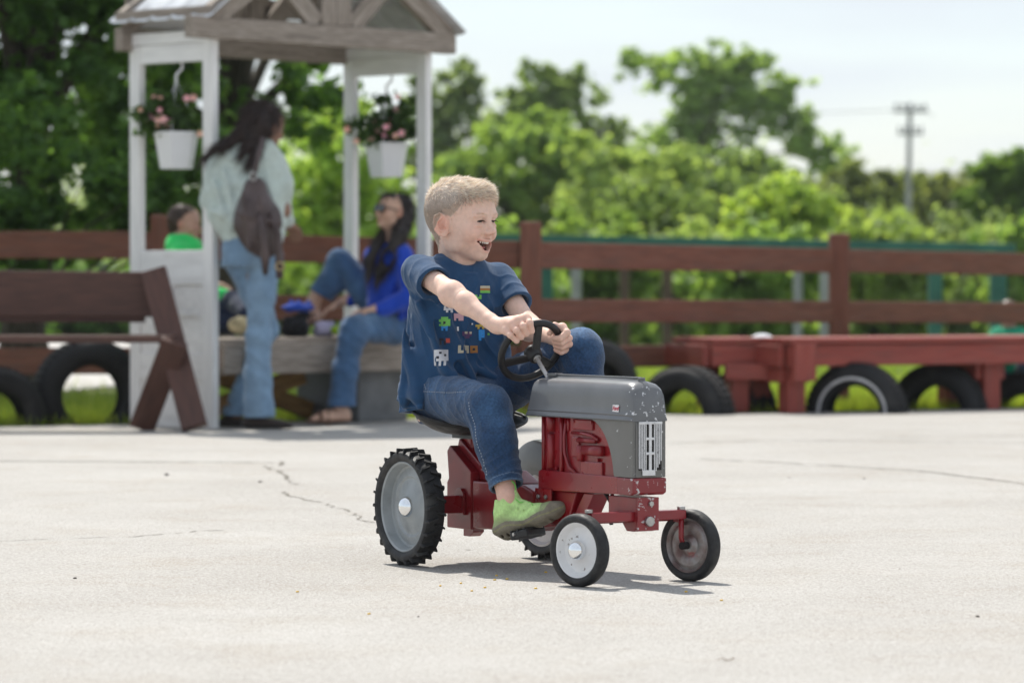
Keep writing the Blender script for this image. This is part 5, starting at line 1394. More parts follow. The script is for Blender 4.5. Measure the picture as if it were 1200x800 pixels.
def boy_hair():
    rg = np.random.default_rng(11)
    g = Field(HT - np.array([.125, .125, .10]), HT + np.array([.125, .125, .125]), .0022)
    P = lambda x, y, z: HT + HR @ np.array([x, y, z])
    E = lambda c, r, kk=.01, op='add': g.ell(P(*c), np.array(r), HR, kk, op)
    E((-.014, 0, .024), (.0925, .0745, .0690), 0); E((-.040, 0, -.020), (.0485, .0545, .055), .03); E((-.030, 0, .010), (.0735, .0680, .064), .02); E((.026, 0, .030), (.0555, .0585, .0475), .02)
    sl, Cc = g.sub(g.lo, g.lo + g.h * g.n)
    x = (Cc[0] - HT[0]) * HR[0, 0] + (Cc[1] - HT[1]) * HR[1, 0] + (Cc[2] - HT[2]) * HR[2, 0]
    y = (Cc[0] - HT[0]) * HR[0, 1] + (Cc[1] - HT[1]) * HR[1, 1] + (Cc[2] - HT[2]) * HR[2, 1]
    z = (Cc[0] - HT[0]) * HR[0, 2] + (Cc[1] - HT[1]) * HR[1, 2] + (Cc[2] - HT[2]) * HR[2, 2]
    top = np.clip((z - .045) / .04, 0, 1)
    g.F -= (.0050 * top + .0016 * nvec(x * 1.0, y * 3.0, z * 1.0, 150, 3) * (.4 + top)).astype(np.float32)
    line = np.interp(x, [-.12, -.085, -.055, -.032, -.012, .010, .030, .045, .056, .066, .080], [-.100, -.100, -.090, -.050, .002, -.004, .012, .034, .043, .050, .055])
    ramp = np.clip((z - line) / .030, 0, 1); g.F += (.0075 * (1 - ramp) ** 1.5).astype(np.float32)
    d = (line - z) * .8 + .0008 * nvec(x, y, z, 160, 4)
    g.F = np.maximum(g.F, d.astype(np.float32))
    V, Q = g.mesh(); N = vnormals(V, Q); L_ = (V - HT) @ HR
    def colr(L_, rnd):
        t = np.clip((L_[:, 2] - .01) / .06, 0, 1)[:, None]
        c = np.array([.53, .41, .325]) * (1 - t) + np.array([.98, .85, .74]) * t  # blonder top, with its sunlit brightness put into the colour too
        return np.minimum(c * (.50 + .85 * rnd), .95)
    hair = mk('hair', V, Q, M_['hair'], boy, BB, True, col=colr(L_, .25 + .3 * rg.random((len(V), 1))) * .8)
    # strands; extra roots on the skin along the hairline
    bme = body.data; bv = np.zeros(len(bme.vertices) * 3, np.float32); bme.vertices.foreach_get('co', bv); bv = bv.reshape(-1, 3)
    bn = np.zeros(len(bme.vertices) * 3, np.float32); bme.vertices.foreach_get('normal', bn); bn = bn.reshape(-1, 3)
    Lb = (bv - HT) @ HR; near = (np.linalg.norm(Lb, axis=1) < .13) & (Lb[:, 2] > -.10)
    lnb = np.interp(Lb[:, 0], [-.12, -.085, -.055, -.032, -.012, .010, .030, .045, .056, .066, .080], [-.100, -.100, -.090, -.050, .002, -.004, .012, .034, .043, .050, .055])
    earm = ((Lb[:, 0] + .012) ** 2 / .024 ** 2 + (Lb[:, 2] + .022) ** 2 / .034 ** 2) > 1
    ee = np.where(near & earm & (Lb[:, 2] > lnb - .004 - .004 * np.sin(Lb[:, 0] * 400 + Lb[:, 1] * 300)) & (Lb[:, 2] < lnb + .035))[0]
    ii = rg.choice(ee, 7000)
    V = np.vstack([V, bv[ii]]); N = np.vstack([N, bn[ii]]); nsk = len(L_); L_ = np.vstack([L_, Lb[ii]])
    out = (N @ HR) ; keep = np.where((L_[:, 2] > -.10))[0]
    w = .35 + np.clip((L_[keep, 2]) / .08, 0, 1) * 1.0; idx = rg.choice(keep[keep < nsk], 16000, p=w[keep < nsk] / w[keep < nsk].sum()); idx = np.concatenate([idx, np.arange(nsk, len(L_))])
    root = V[idx] - N[idx] * .002 + rg.normal(0, .001, (len(idx), 3)); Lr = L_[idx]; nr = N[idx]
    top = np.clip((Lr[:, 2] - .03) / .05, 0, 1)[:, None]; front = np.clip((Lr[:, 0] - .01) / .05, 0, 1)[:, None]
    comb_top = np.tile(HR @ np.array([.8, .30, .0]), (len(idx), 1)) + (HR @ np.array([0, 0, .55]))[None] * front
    comb_side = np.tile(HR @ np.array([.12, 0, -1.0]), (len(idx), 1))
    comb = comb_top * top + comb_side * (1 - top)
    comb = comb - (comb * nr).sum(1)[:, None] * nr * .95
    d = comb + nr * (.06 + .09 * top + .38 * front * top) + rg.normal(0, .12, (len(idx), 3))
    cl = nvec(Lr[:, 0], Lr[:, 1], Lr[:, 2], 130, 8, 5)[:, None]; d = d + cl * np.array([[.10, .12, .06]])
    ln = (.0065 + .014 * top[:, 0] + .008 * front[:, 0]) * rg.uniform(.6, 1.2, len(idx))
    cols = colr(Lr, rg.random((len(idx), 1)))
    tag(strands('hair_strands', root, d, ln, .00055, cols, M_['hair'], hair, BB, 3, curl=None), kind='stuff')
    # eyebrows
    for sy in (-1, 1):
        n = 60; a = rg.random(n); yy = sy * (.013 + .032 * a); zz = .0042 + .0045 * np.sin(a * PI * .75) + rg.normal(0, .0009, n)
        # put roots on the head surface
        rts = np.stack([np.full(n, .12), yy, zz], 1) @ HR.T + HT
        P2 = []; dd = -(HR[:, 0])
        for p in rts:
            h = BODY_BVH.ray_cast(Vector(p), Vector(dd)); P2.append(np.array(h[0]) if h[0] is not None else p)
        P2 = np.array(P2); dr = np.tile(HR @ np.array([-.15, sy * 1.0, .15]), (n, 1)) + rg.normal(0, .2, (n, 3))
        strands('eyebrow', P2, dr, rg.uniform(.004, .006, n), .00028, np.tile([.66, .50, .36], (n, 1)) * rg.uniform(.8, 1.2, (n, 1)), M_['hair'], boy, BB, 2)
def bvh_of(o):
    me = o.data; return BVHTree.FromPolygons([v.co.copy() for v in me.vertices], [tuple(p.vertices) for p in me.polygons])
BODY_BVH = bvh_of(body)
boy_hair()
def boy_face():
    for sy in (-1, 1):
        c = HT + HR @ np.array([.0648, sy * .0275, -.0112]); R_e = .0122; n1, n2 = 28, 40
        gaze = HR @ np.array([1, .10, -.02]); gaze /= np.linalg.norm(gaze); V = []; C = []
        F = []
        M = frame_from(Vector(gaze))
        for i in range(n1 + 1):
            th = PI * i / n1
            for j in range(n2):
                a = 2 * PI * j / n2; lp = Vector((math.cos(th), math.sin(th) * math.cos(a), math.sin(th) * math.sin(a)))
                bulge = 1 + .05 * max(0, 1 - th / .45); V.append(c + np.array(M @ lp) * R_e * bulge)
                C.append((.01, .01, .012) if th < .19 else ((.030, .026, .024) if th < .80 else ((.02, .02, .02) if th < .86 else (.20, .16, .14))))  # dark whites, wide iris: shade under the lids put into the colour
        for i in range(n1):
            for j in range(n2): F.append((i * n2 + j, (i + 1) * n2 + j, (i + 1) * n2 + (j + 1) % n2, i * n2 + (j + 1) % n2))
        mk('eye', V, np.array(F), M_['eye'], boy, BB, True, col=np.array(C))
        # lashes along the upper lid
        n = 34; t = np.linspace(-1, 1, n); L_ = np.stack([.0805 - .0045 * t * t, sy * .0285 + .0138 * t, -.0084 - .0024 * t * t], 1)
        strands('eyelash', L_ @ HR.T + HT, np.tile(HR @ np.array([.8, 0, -.35]), (n, 1)) + np.outer(t, HR @ np.array([0, .5, 0])), np.full(n, .0052), .0010, np.tile([.035, .022, .016], (n, 1)), M_['hair'], boy, BB, 2)
    # upper teeth: one crown each
    for i in range(8):
        a = (i - 3.5) / 4.0; y = a * .0190; x = MX0 - .0045 - MXC * (y / MW) ** 2
        w = .0046 if i in (3, 4) else .0038; yaw = math.atan2(2 * MXC * y / MW ** 2, 1)
        g = Field((-.006, -.006, -.009), (.006, .006, .009), .0006)
        g.ell((0, 0, .0026), (.0024, w * .66, .0054 - .0010 * abs(a)), None, 0); V, Q = g.mesh(); R3 = np.array(Matrix.Rotation(yaw, 3, 'Z'))
        Vh = V @ R3.T + np.array([x, y, -.0668 + .004 * (y / MW) ** 2]); mk('tooth', Vh @ HR.T + HT, Q, M_['teeth'], boy, BB, True)
    g = Field((.02, -.03, -.10), (.085, .03, -.06), .0015); g.ell((.048, 0, -.079), (.022, .015, .006), None, 0); V, Q = g.mesh(); mk('tongue', V @ HR.T + HT, Q, pmat('tongue', (.42, .14, .13), (.5, .18, .17), 60, .35), boy, BB, True)
boy_face()

# ---- clothes
def cloth_mat(name, c1, c2, weave=900, bump=.35, rough=.85, seed=0, attr=True, sheen=.2, twill=0, msc=30, mlo=.10):
    m = pmat(name, c1, c2, msc, rough, attr=attr, lo=mlo, bump=0, spec=.25, sheen=sheen); t = m.node_tree; N = t.nodes.new; K = t.links.new; b = t.nodes['Principled BSDF']
    tc = N('ShaderNodeTexCoord'); n = N('ShaderNodeTexNoise'); n.inputs['Scale'].default_value = weave; n.inputs['Detail'].default_value = 3; K(tc.outputs['Object'], n.inputs['Vector'])
    n2 = N('ShaderNodeTexNoise'); n2.inputs['Scale'].default_value = 28; n2.inputs['Detail'].default_value = 4; K(tc.outputs['Object'], n2.inputs['Vector'])
    a = N('ShaderNodeMath'); a.operation = 'MULTIPLY_ADD'; K(n2.outputs['Fac'], a.inputs[0]); a.inputs[1].default_value = 2.2; K(n.outputs['Fac'], a.inputs[2])
    bp = N('ShaderNodeBump'); bp.inputs['Strength'].default_value = bump; bp.inputs['Distance'].default_value = .003; K(a.outputs[0], bp.inputs['Height']); K(bp.outputs[0], b.inputs['Normal'])
    return m
M_['tshirt'] = cloth_mat('blue_jersey', (1, 1, 1), None, 700, .35, .9)
M_['denim'] = cloth_mat('denim', (1, 1, 1), None, 1100, .5, .85, msc=170, mlo=.30)
M_['thread'] = pmat('pale_stitching', (.33, .36, .40), (.42, .44, .46), 200, .8)
def ridges(g, c, rad_, d, amp, wl, seed, warp=.9, lo=None, hi=None):
    """cloth creases: sharp crests about wl apart along direction d, fading away from c"""
    c = np.array(c, float); d = np.array(d, float); d /= np.linalg.norm(d); rad_ = np.array(rad_, float) * np.ones(3)
    def fn(X, Y, Z):
        m = np.exp(-(((X - c[0]) / rad_[0]) ** 2 + ((Y - c[1]) / rad_[1]) ** 2 + ((Z - c[2]) / rad_[2]) ** 2))
        ph = ((X - c[0]) * d[0] + (Y - c[1]) * d[1] + (Z - c[2]) * d[2]) * PI / wl + warp * nvec(X, Y, Z, .55 * PI / wl, seed)
        return amp * m * ((1 - np.abs(np.sin(ph))) ** 1.6 - .30)
    g.disp(fn, c - rad_ * 2.2, c + rad_ * 2.2)
def shirt():
    g = Field((-.27, -.215, .345), (.14, .25, .80), .0022)
    g.loft([(.375, -.115, 0, .122, .150), (.42, -.108, 0, .118, .150), (.47, -.100, 0, .108, .146), (.54, -.098, 0, .098, .136), (.62, -.102, 0, .094, .130), (.68, -.106, 0, .090, .134), (.722, -.108, 0, .078, .128), (.752, -.110, 0, .060, .094), (.788, -.116, 0, .046, .054)], e=2.25)
    # shoulders and sleeves
    RS, RE_, LS, LE = J['rs'], J['re'], J['ls'], J['le']
    g.cone((-.105, -.03, .745), RS + np.array([0, .010, -.010]), .040, .036, .03); g.cone((-.105, .03, .735), LS + np.array([0, -.010, -.010]), .040, .036, .03)
    dr = (RE_ - RS) / np.linalg.norm(RE_ - RS); dl = (LE - LS) / np.linalg.norm(LE - LS)
    re = RS + dr * .098; le = LS + dl * .108
    g.cone(RS, re + np.array([0, -.003, -.005]), .041, .0475, .022); g.cone(LS, le + np.array([0, .002, -.004]), .041, .0485, .022)
    # folds: drape from the chest and armpits towards the lap, bunching over the seat
    rs = np.random.RandomState(3)
    F_ = [((-.07, -.135, .66), (.00, -.100, .50), .010), ((-.03, -.09, .66), (.025, -.03, .47), .009), ((-.13, -.145, .62), (-.10, -.165, .44), .010), ((-.17, -.10, .64), (-.20, -.11, .43), .012),
          ((-.03, .10, .66), (.01, .03, .48), .009), ((-.02, .02, .62), (.02, .07, .46), .008), ((-.10, -.150, .54), (-.04, -.150, .40), .009), ((-.20, -.04, .60), (-.225, -.05, .41), .012), ((.0, -.12, .52), (.035, -.06, .44), .010),
          ((-.15, -.15, .46), (-.05, -.155, .425), .009), ((-.21, -.09, .45), (-.10, -.165, .41), .010), ((.01, -.02, .50), (.04, .06, .46), .010)]
    for a, b, r in F_: g.cone(a, b, r * .7, r * 1.1, .024)
    for a, b, r in [((-.05, -.115, .66), (.01, -.07, .51), .010), ((-.10, -.150, .63), (-.07, -.162, .46), .010), ((-.15, -.13, .64), (-.155, -.15, .46), .011), ((-.01, -.055, .64), (.028, .0, .48), .009), ((-.02, .055, .64), (.025, .03, .50), .009)]:
        g.cone(np.array(a) + np.array([.006, -.010, 0]), np.array(b) + np.array([.008, -.012, 0]), r * .5, r * .8, .022, 'sub')
    ridges(g, (-.04, -.09, .55), (.10, .09, .13), (.55, -.70, .35), .0085, .046, 11)
    ridges(g, (-.16, -.12, .50), (.09, .08, .14), (.85, .45, .32), .0080, .048, 12)
    ridges(g, (.0, .04, .56), (.08, .09, .12), (.3, .9, .45), .0065, .044, 13)
    ridges(g, (-.11, -.10, .42), (.12, .09, .05), (.2, -.3, 1.0), .0055, .034, 14)
    ridges(g, (-.07, -.10, .69), (.06, .06, .05), (.7, .1, .9), .0045, .030, 15)
    ridges(g, (-.03, -.02, .70), (.06, .09, .05), (.2, .95, -.35), .0045, .034, 16)
    # sleeve folds
    for s, e_, d_, sy in ((RS, re, dr, -1), (LS, le, dl, 1)):
        for q in range(4):
            p = s + d_ * (.015 + .026 * q); up = np.array([0, 0, 1.0]); sd_ = np.cross(d_, up)
            pass
    def dsp(X, Y, Z):
        return .0030 * nvec(X, Y, Z * .45, 50, 1) + .0007 * nvec(X * 1.3, Y * 1.3, Z, 130, 2)
    g.disp(dsp)
    for s, e_, d_ in ((RS, re, dr), (LS, le, dl)): ridges(g, s * .5 + e_ * .5, (.06, .06, .055), d_ + np.array([0, 0, .5]), .0035, .032, 17)
    # hollow: sleeve mouths, bottom and neck
    g.cut(re, dr + np.array([0, 0, -.12]), dr, .062); g.cut(le, dl, dl, .064)
    g.cone(RS + dr * .04, re + dr * .05 + np.array([0, -.004, -.006]), .029, .0422, .002, 'sub'); g.cone(LS + dl * .04, le + dl * .05 + np.array([0, .002, -.004]), .029, .0444, .003, 'sub')
    g.ell((-.088, 0, .808), (.064, .056, .038), np.array(Matrix.Rotation(rad(30), 3, 'Y')), .006, 'sub')
    g.plane((-.10, 0, .388), (.10, 0, -1.0))
    g.loft([(.30, -.115, 0, .112, .142), (.40, -.112, 0, .111, .141), (.46, -.105, 0, .09, .12)], k=.004, op='sub')
    V, Q = g.mesh()
    base = np.array([.018, .061, .140])
    C = np.tile(base, (len(V), 1)); tone = nvec(V[:, 0], V[:, 1], V[:, 2], 30, 9)[:, None]; C = C * (1 + .10 * tone)
    # worn pale hems and collar line
    dz = np.abs(V[:, 2] - (.388 + .10 * (V[:, 0] + .10)) - .010); C[dz < .0012] *= 1.35
    return mk('t_shirt', V, Q, M_['tshirt'], boy, BB, True, col=C)
tee = shirt()
# collar rib and hem bands
P = []
for a in np.linspace(0, 2 * PI, 61):
    x, y = -.098 + .056 * math.cos(a), .0570 * math.sin(a); P.append((x, y, .7660 - .027 * math.cos(a) - .004 * math.sin(a) ** 2))
V, F = tube_arrays(P, .0058, 10, False); o = mk('collar', V, F, M_['tshirt'], tee, BB, True, col=np.tile([.020, .066, .155], (len(V), 1)))

def limb_jeans(g, H, K, A, rh, rk, ra, sy, amp=1.0, cuff=True):
    H, K, A = map(np.array, (H, K, A)); d1 = (K - H) / np.linalg.norm(K - H); d2 = (A - K) / np.linalg.norm(A - K); L1 = np.linalg.norm(K - H); L2 = np.linalg.norm(A - K)
    g.cone(H, K, rh, rk, .03); g.cone(K, K + d2 * L2 * .45, rk * .98, (rk * .7 + ra * .3), .02); g.cone(K + d2 * L2 * .4, A, rk * .7 + ra * .3, ra, .02)
    side = np.cross(d1, d2); side = side / (np.linalg.norm(side) + 1e-9)
    back = -(d2 - d1); back = (-(d1 * -1) - d2) * -1; back = (d2 - d1); back /= np.linalg.norm(back)   # towards the inside of the bend
    rs = np.random.RandomState(int(abs(H[1]) * 1000) + int(sy > 0))
    up = np.cross(side, d1); up = up if up[2] > 0 else -up
    ridges(g, K + back * rk * .6, (.075, .07, .075), d1 - d2 * .6, .0065, .026, 1 + sy)
    ridges(g, K + up * rk * .6, (.06, .06, .05), d1 + side * .4, .0022, .030, 2 + sy)
    ridges(g, H + d1 * L1 * .35 + up * .02, (.12, .09, .08), d1 + up * .9 + side * .3, .0048, .040, 3 + sy)
    ridges(g, H + d1 * L1 * .75 - up * .01, (.09, .08, .08), d1 + up * -.7, .0032, .036, 4 + sy)
    ridges(g, A - d2 * .05, (.07, .06, .07), d2 + side * .35, .0055, .026, 5 + sy)
    ridges(g, K + d2 * L2 * .45, (.06, .06, .07), d2 * .6 + side * .8, .0035, .038, 6 + sy)
def jeans():
    g = Field((-.24, -.21, .13), (.46, .25, .62), .0024)
    g.loft([(.356, -.095, 0, .085, .108), (.385, -.095, 0, .100, .122), (.42, -.095, 0, .105, .130), (.47, -.095, 0, .100, .128), (.50, -.095, 0, .09, .12)], e=2.3)
    limb_jeans(g, J['rh'], J['rk'], J['ra'] + np.array([-.006, .002, .019]), .065, .056, .0415, -1)
    limb_jeans(g, J['lh'], J['lk'], J['la'], .070, .056, .044, 1)
    g.ell((.0, 0, .43), (.07, .06, .045), None, .03)
    g.disp(lambda X, Y, Z: .0022 * nvec(X, Y, Z, 60, 4) + .0006 * nvec(X, Y, Z, 170, 5))
    # cut the cuffs and hollow them
    for K_, A in ((J['rk'], J['ra'] + np.array([-.006, .002, .019])), (J['lk'], J['la'])):
        d = (A - K_) / np.linalg.norm(A - K_); g.plane(A - d * .004, d, A - .075, A + .075)
        g.cone(A - d * .045, A + d * .03, .033, .042, .002, 'sub')
    V, Q = g.mesh()
    base = np.array([.012, .037, .092]); C = np.tile(base, (len(V), 1)); N = vnormals(V, Q)
    def worn(c, r, f, col=(.085, .185, .345)):  # faded wear, with thigh and knee highlights put into the colour too
        m = f * np.exp(-((V - np.array(c)) ** 2).sum(1) / r ** 2)[:, None] * np.clip(.75 + .45 * nvec(V[:, 0], V[:, 1], V[:, 2], 75, 12), .2, 1.2)[:, None]; C[:] = C * (1 - m) + np.array(col) * m
    worn((.22, -.10, .49), .075, .75); worn((.10, -.10, .49), .10, .55); worn((.25, .15, .60), .08, .7); worn((.28, -.11, .36), .07, .45); worn((.33, -.13, .22), .05, .4)
    worn((.0, -.13, .46), .08, .35)
    tone = nvec(V[:, 0], V[:, 1], V[:, 2], 150, 6)[:, None]; C *= 1 + .10 * tone
    # pale ridges at the hem and along the folds: abrasion by hand
    for K_, A in ((J['rk'], J['ra'] + np.array([-.006, .002, .019])), (J['lk'], J['la'])):
        d = (A - K_) / np.linalg.norm(A - K_); s = (V - A) @ d; near = np.linalg.norm(V - A, axis=1) < .07
        m = near & (s > -.0085); C[m] = C[m] * .5 + np.array([.14, .22, .33]) * .5
        m2 = near & (np.abs(s + .022) < .0014); C[m2] = C[m2] * .5 + np.array([.20, .27, .36]) * .5
    return mk('jeans', V, Q, M_['denim'], boy, BB, True, col=C)
jn = jeans(); JB = bvh_of(jn); TBVH = bvh_of(tee)
# stitching: outer seam of the near leg, pocket line
def stitched(bv, pts, dirn, r=.0011, name='stitching', parent=None, step=.007, dash=.6):
    P = []
    for (a, b) in zip(pts[:-1], pts[1:]):
        a, b = Vector(a), Vector(b); n = max(2, int((b - a).length / .004))
        for i in range(n): P.append(a.lerp(b, i / n))
    parts = []; run = []
    hits = []
    for p in P:
        h = bv.ray_cast(p - Vector(dirn) * .3, Vector(dirn))
        if h[0] is not None: hits.append(h[0] + h[1] * .0006)
    i = 0
    while i < len(hits) - 2:
        if (hits[i + 1] - hits[i]).length < .02:
            v, f = tube_arrays([tuple(hits[i]), tuple(hits[i + 1])], r, 4, False); parts.append((v, np.array(f)))
        i += 2 if dash < 1 else 1
    if parts:
        v, f = join(parts); tag(mk(name, v, f, M_['thread'], parent, BB), kind='stuff')
stitched(JB, [(-.15, -.15, .44), (-.02, -.17, .44), (.10, -.17, .44), (.19, -.16, .445)], (0, 1, 0), parent=jn)
stitched(JB, [(-.08, -.15, .50), (-.04, -.15, .455), (-.02, -.15, .44)], (0, 1, 0), parent=jn)
stitched(JB, [(.225, -.17, .42), (.27, -.17, .33), (.315, -.17, .235)], (0, 1, 0), parent=jn)
# generic little print patches on the shirt (plain blocks of colour, no figures)
def prints():
    camdir = (Vector((8.06, -4.77, .30))).normalized()   # from the boy towards the viewer, tractor space
    right = Vector((-camdir.y, camdir.x, 0)).normalized(); up = camdir.cross(right).normalized() * 1
    if up.z < 0: up = -up
    BBi = BB.inverted()
    CLS = {'w': (.62, .62, .64), 'g': (.16, .45, .10), 'b': (.04, .25, .62), 'p': (.60, .36, .40), 'y': (.50, .36, .08), 'k': (.03, .03, .04), 'o': (.35, .16, .05), 'r': (.45, .08, .06), 'c': (.48, .44, .33), 'u': (.10, .05, .12)}
    pats = [((517, 419), ['wwwwww', 'wwkwww', 'wwwwkw', 'wkwwww', 'wwwwww', 'w w w ', 'w w w '], .0042),
            ((521, 379), [' ggg ', 'ggggg', ' gkgg', 'ggggg', ' bbb ', ' b b '], .0042),
            ((525, 362), ['w ww', 'wwww', ' w w'], .004), ((537, 371), ['pppp', 'pppp', 'p pp'], .0045), ((562, 381), ['  yy', 'yyyy', ' y y'], .004),
            ((547, 392), ['ucuc', 'uuuu', ' uu '], .0042), ((564, 392), ['bb', 'bb', 'bb', 'b '], .005), ((543, 409), ['c cc', 'c cc', 'cc c'], .0048), ((555, 409), ['ooo', 'oko', 'ooo'], .0045),
            ((521, 400), ['kk rr', 'k krr', 'k k  '], .0042), ((568, 338), ['cccc', 'oooo', 'gggg'], .0045), ((536, 385), ['w', 'w'], .004), ((572, 391), ['g'], .004), ((552, 379), ['kw'], .003), ((560, 347), ['g g', 'ggg'], .004)]
    k = 0
    for (px, py), rows, cs in pats:
        c = BBi @ pw(px, py, 9.35); V = []; F = []; C = []
        for i, row in enumerate(rows):
            for j, ch in enumerate(row):
                if ch == ' ': continue
                quad = []
                for (a, b) in ((0, 0), (1, 0), (1, 1), (0, 1)):
                    p = c + right * ((j + a - len(row) / 2) * cs * 1.38) - up * ((i + b - len(rows) / 2) * cs * 1.38)
                    h = TBVH.ray_cast(p + camdir * .5, -camdir)
                    if h[0] is None: break
                    quad.append(h[0] + h[1] * .0018)
                if len(quad) == 4:
                    n = len(V); V += [tuple(q) for q in quad]; F.append((n, n + 3, n + 2, n + 1)); C += [CLS[ch]] * 4
        if V: mk('shirt_print', V, np.array(F), M_['tshirt'], tee, BB, False, col=np.array(C))
prints()

# ---- shoes
M_['shoe'] = pmat('shoe_fabric', (1, 1, 1), None, scale=120, rough=.7, lo=.12, attr=True, bump=.4, bscale=500)
M_['darkplastic'] = pmat('dark_plastic', (.012, .013, .014), None, rough=.4)
M_['lace'] = pmat('bright_green_cord', (.22, .62, .12), None, rough=.6)
def shoe(base, ankle, yaw, pitch, roll, near):
    """shoe space: x toe, y left, z up; heel at origin, length .205"""
    M = Matrix.Translation(base) @ Matrix.Rotation(yaw, 4, 'Z') @ Matrix.Rotation(-pitch, 4, 'Y') @ Matrix.Rotation(roll, 4, 'X') @ Matrix.Diagonal((.79, .86, .98, 1))
    g = Field((-.03, -.06, -.02), (.225, .06, .13), .0018 if near else .003)
    sole = [(-.004, .030), (.03, .034), (.08, .031), (.13, .040), (.17, .040), (.198, .024)]
    # sole
    for i in range(len(sole) - 1):
        (x0, r0), (x1, r1) = sole[i], sole[i + 1]
        for q in range(4):
            f = q / 4; x = x0 + (x1 - x0) * f; r = r0 + (r1 - r0) * f; lift = .016 * max(0, (x - .11) / .09) ** 2
            g.ell((x, 0, .012 + lift), (.034, r, .0165), None, .006)
    Vs, Qs = None, None
    # upper
    up = [(.012, .028, .025, .048), (.045, .032, .026, .050), (.085, .030, .026, .040), (.125, .026, .030, .029), (.165, .027, .029, .021), (.183, .028, .020, .015)]
    for x, z, ry, rz in up: g.ell((x, 0, z), (.034, ry, rz), None, .016)
    g.cone((.022, 0, .056), (.030, 0, .076), .034, .035, .014)
    g.cone((.072, 0, .056), (.062, 0, .090), .017, .014, .012)      # tongue
    g.cone((.028, 0, .070), (.030, 0, .13), .0300, .036, .004, 'sub')
    for q in range(3): g.cone((.075 + .018 * q, -.026, .052 - .008 * q), (.078 + .018 * q, .026, .052 - .008 * q), .0022, .0022, .004)
    # sole groove and tread
    g.F += (.0)
    for q in range(9): g.cone((.0 + q * .022, -.06, -.006 + .016 * max(0, (q * .022 - .11) / .09) ** 2), (.0 + q * .022, .06, -.006 + .016 * max(0, (q * .022 - .11) / .09) ** 2), .0045, .0045, .002, 'sub')
    g.disp(lambda X, Y, Z: .0008 * nvec(X, Y, Z, 160, 3))
    V, Q = g.mesh(); x, y, z = V.T; lift = .016 * np.clip((x - .11) / .09, 0, 1) ** 2
    C = np.tile(np.array([.50, .74, .28]), (len(V), 1)); wv = .004 * np.sin(x * 55)
    dirt = np.clip((.052 + .010 * np.sin(x * 40 + 1) + .018 * (x > .15) - .012 - (z - lift)) / .020, 0, 1)[:, None]; C = C * (1 - .72 * dirt) + np.array([.20, .175, .12]) * .72 * dirt
    so = (z - lift) < (.024 + wv + .030 * np.clip((x - .165) / .03, 0, 1)); C[so] = np.array([.21, .185, .135]); C *= (1 + .14 * nvec(x, y, z, 260, 2))[:, None]
    edge = np.abs((z - lift) - (.0135 + wv)) < .0016; C[edge] = C[edge] * .5 + np.array([.30, .30, .10]) * .5
    o = mk('shoe', V, Q, M_['shoe'], boy, BB @ M, True, col=C)
    # pull loop, toggle, heel tab
    P = [(.062 + .013 * math.sin(a), .0, .104 + .016 * math.cos(a) * -1 + .004) for a in np.linspace(.5, 2 * PI - .5, 16)]
    tube('pull_loop', P, .0022, M_['lace'], o, 7, BB @ M)
    box('toggle', (.066, 0, .088), (.018, .020, .011), M_['darkplastic'], o, BB @ M, bev=.004)
    box('heel_tab', (-.014, -.004, .055), (.010, .014, .012), M_['darkplastic'], o, BB @ M, bev=.003)
    for s in (-1, 1): tube('lace', [(.064, s * .010, .084), (.085, s * .022, .066), (.108, -s * .006, .060), (.125, s * .018, .050)], .0018, M_['lace'], o, 6, BB @ M)
    return o
shoe((.333, -.123, .0980), J['ra'], rad(36), rad(15), rad(0), True)
shoe((.360, .110, .226), J['la'], rad(0), rad(12), 0, False)

# ================================================================ people in the background (world space)
def fieldmesh(name, g, mat, parent, colfn, smooth=True):
    V, Q = g.mesh(); C = colfn(V) if callable(colfn) else np.tile(np.array(colfn, float), (len(V), 1)); return mk(name, V, Q, mat, parent, None, smooth, col=C)
def PX(px, py, D): return np.array(pw(px, py, D))
M_['cloth_far'] = cloth_mat('fabric_background', (1, 1, 1), None, 300, .5, .9)
M_['hair_far'] = pmat('dark_hair', (1, 1, 1), None, scale=60, rough=.45, lo=.25, attr=True, bump=.5, bscale=90, stretch=(1, 1, .25))
def simple_hand(g, W, d, side, r=.0085, curl=.5, down=(0, 0, -1)):
    """palm and five separate bent fingers from wrist W along d; side = across the palm"""
    W = np.array(W, float); d = np.array(d, float); d /= np.linalg.norm(d); s = np.array(side, float); s -= (s @ d) * d; s /= np.linalg.norm(s); n = np.cross(d, s)
    if n @ np.array(down) < 0: n = -n
    g.ell(W + d * .045, (.044, .036, .015), np.array([d, s, n]).T, .012); g.cone(W - d * .02, W + d * .02, .023, .024, .012)
    for i, (o, l) in enumerate(((-.027, .060), (-.009, .070), (.009, .066), (.027, .052))):
        a = W + d * .080 + s * o; b = a + d * l * .45 + n * l * .15 * curl; c = b + d * l * .35 + n * l * .40 * curl; e = c + d * l * .15 + n * l * .30 * curl
        g.chain([a - d * .02, a, b, c, e], [r * 1.1, r * 1.05, r, r * .95, r * .8], .004)
    a = W + d * .030 - s * .030; g.chain([a, a - s * .022 + d * .022, a - s * .026 + d * .052 + n * .012], [r * 1.3, r * 1.15, r * .95], .006)
def hair_col(c1, c2, seed=1):
    return lambda V: np.array(c1) + (np.array(c2) - np.array(c1)) * (.5 + .5 * nvec(V[:, 0] * 3, V[:, 1] * 3, V[:, 2] * .6, 60, seed))[:, None]
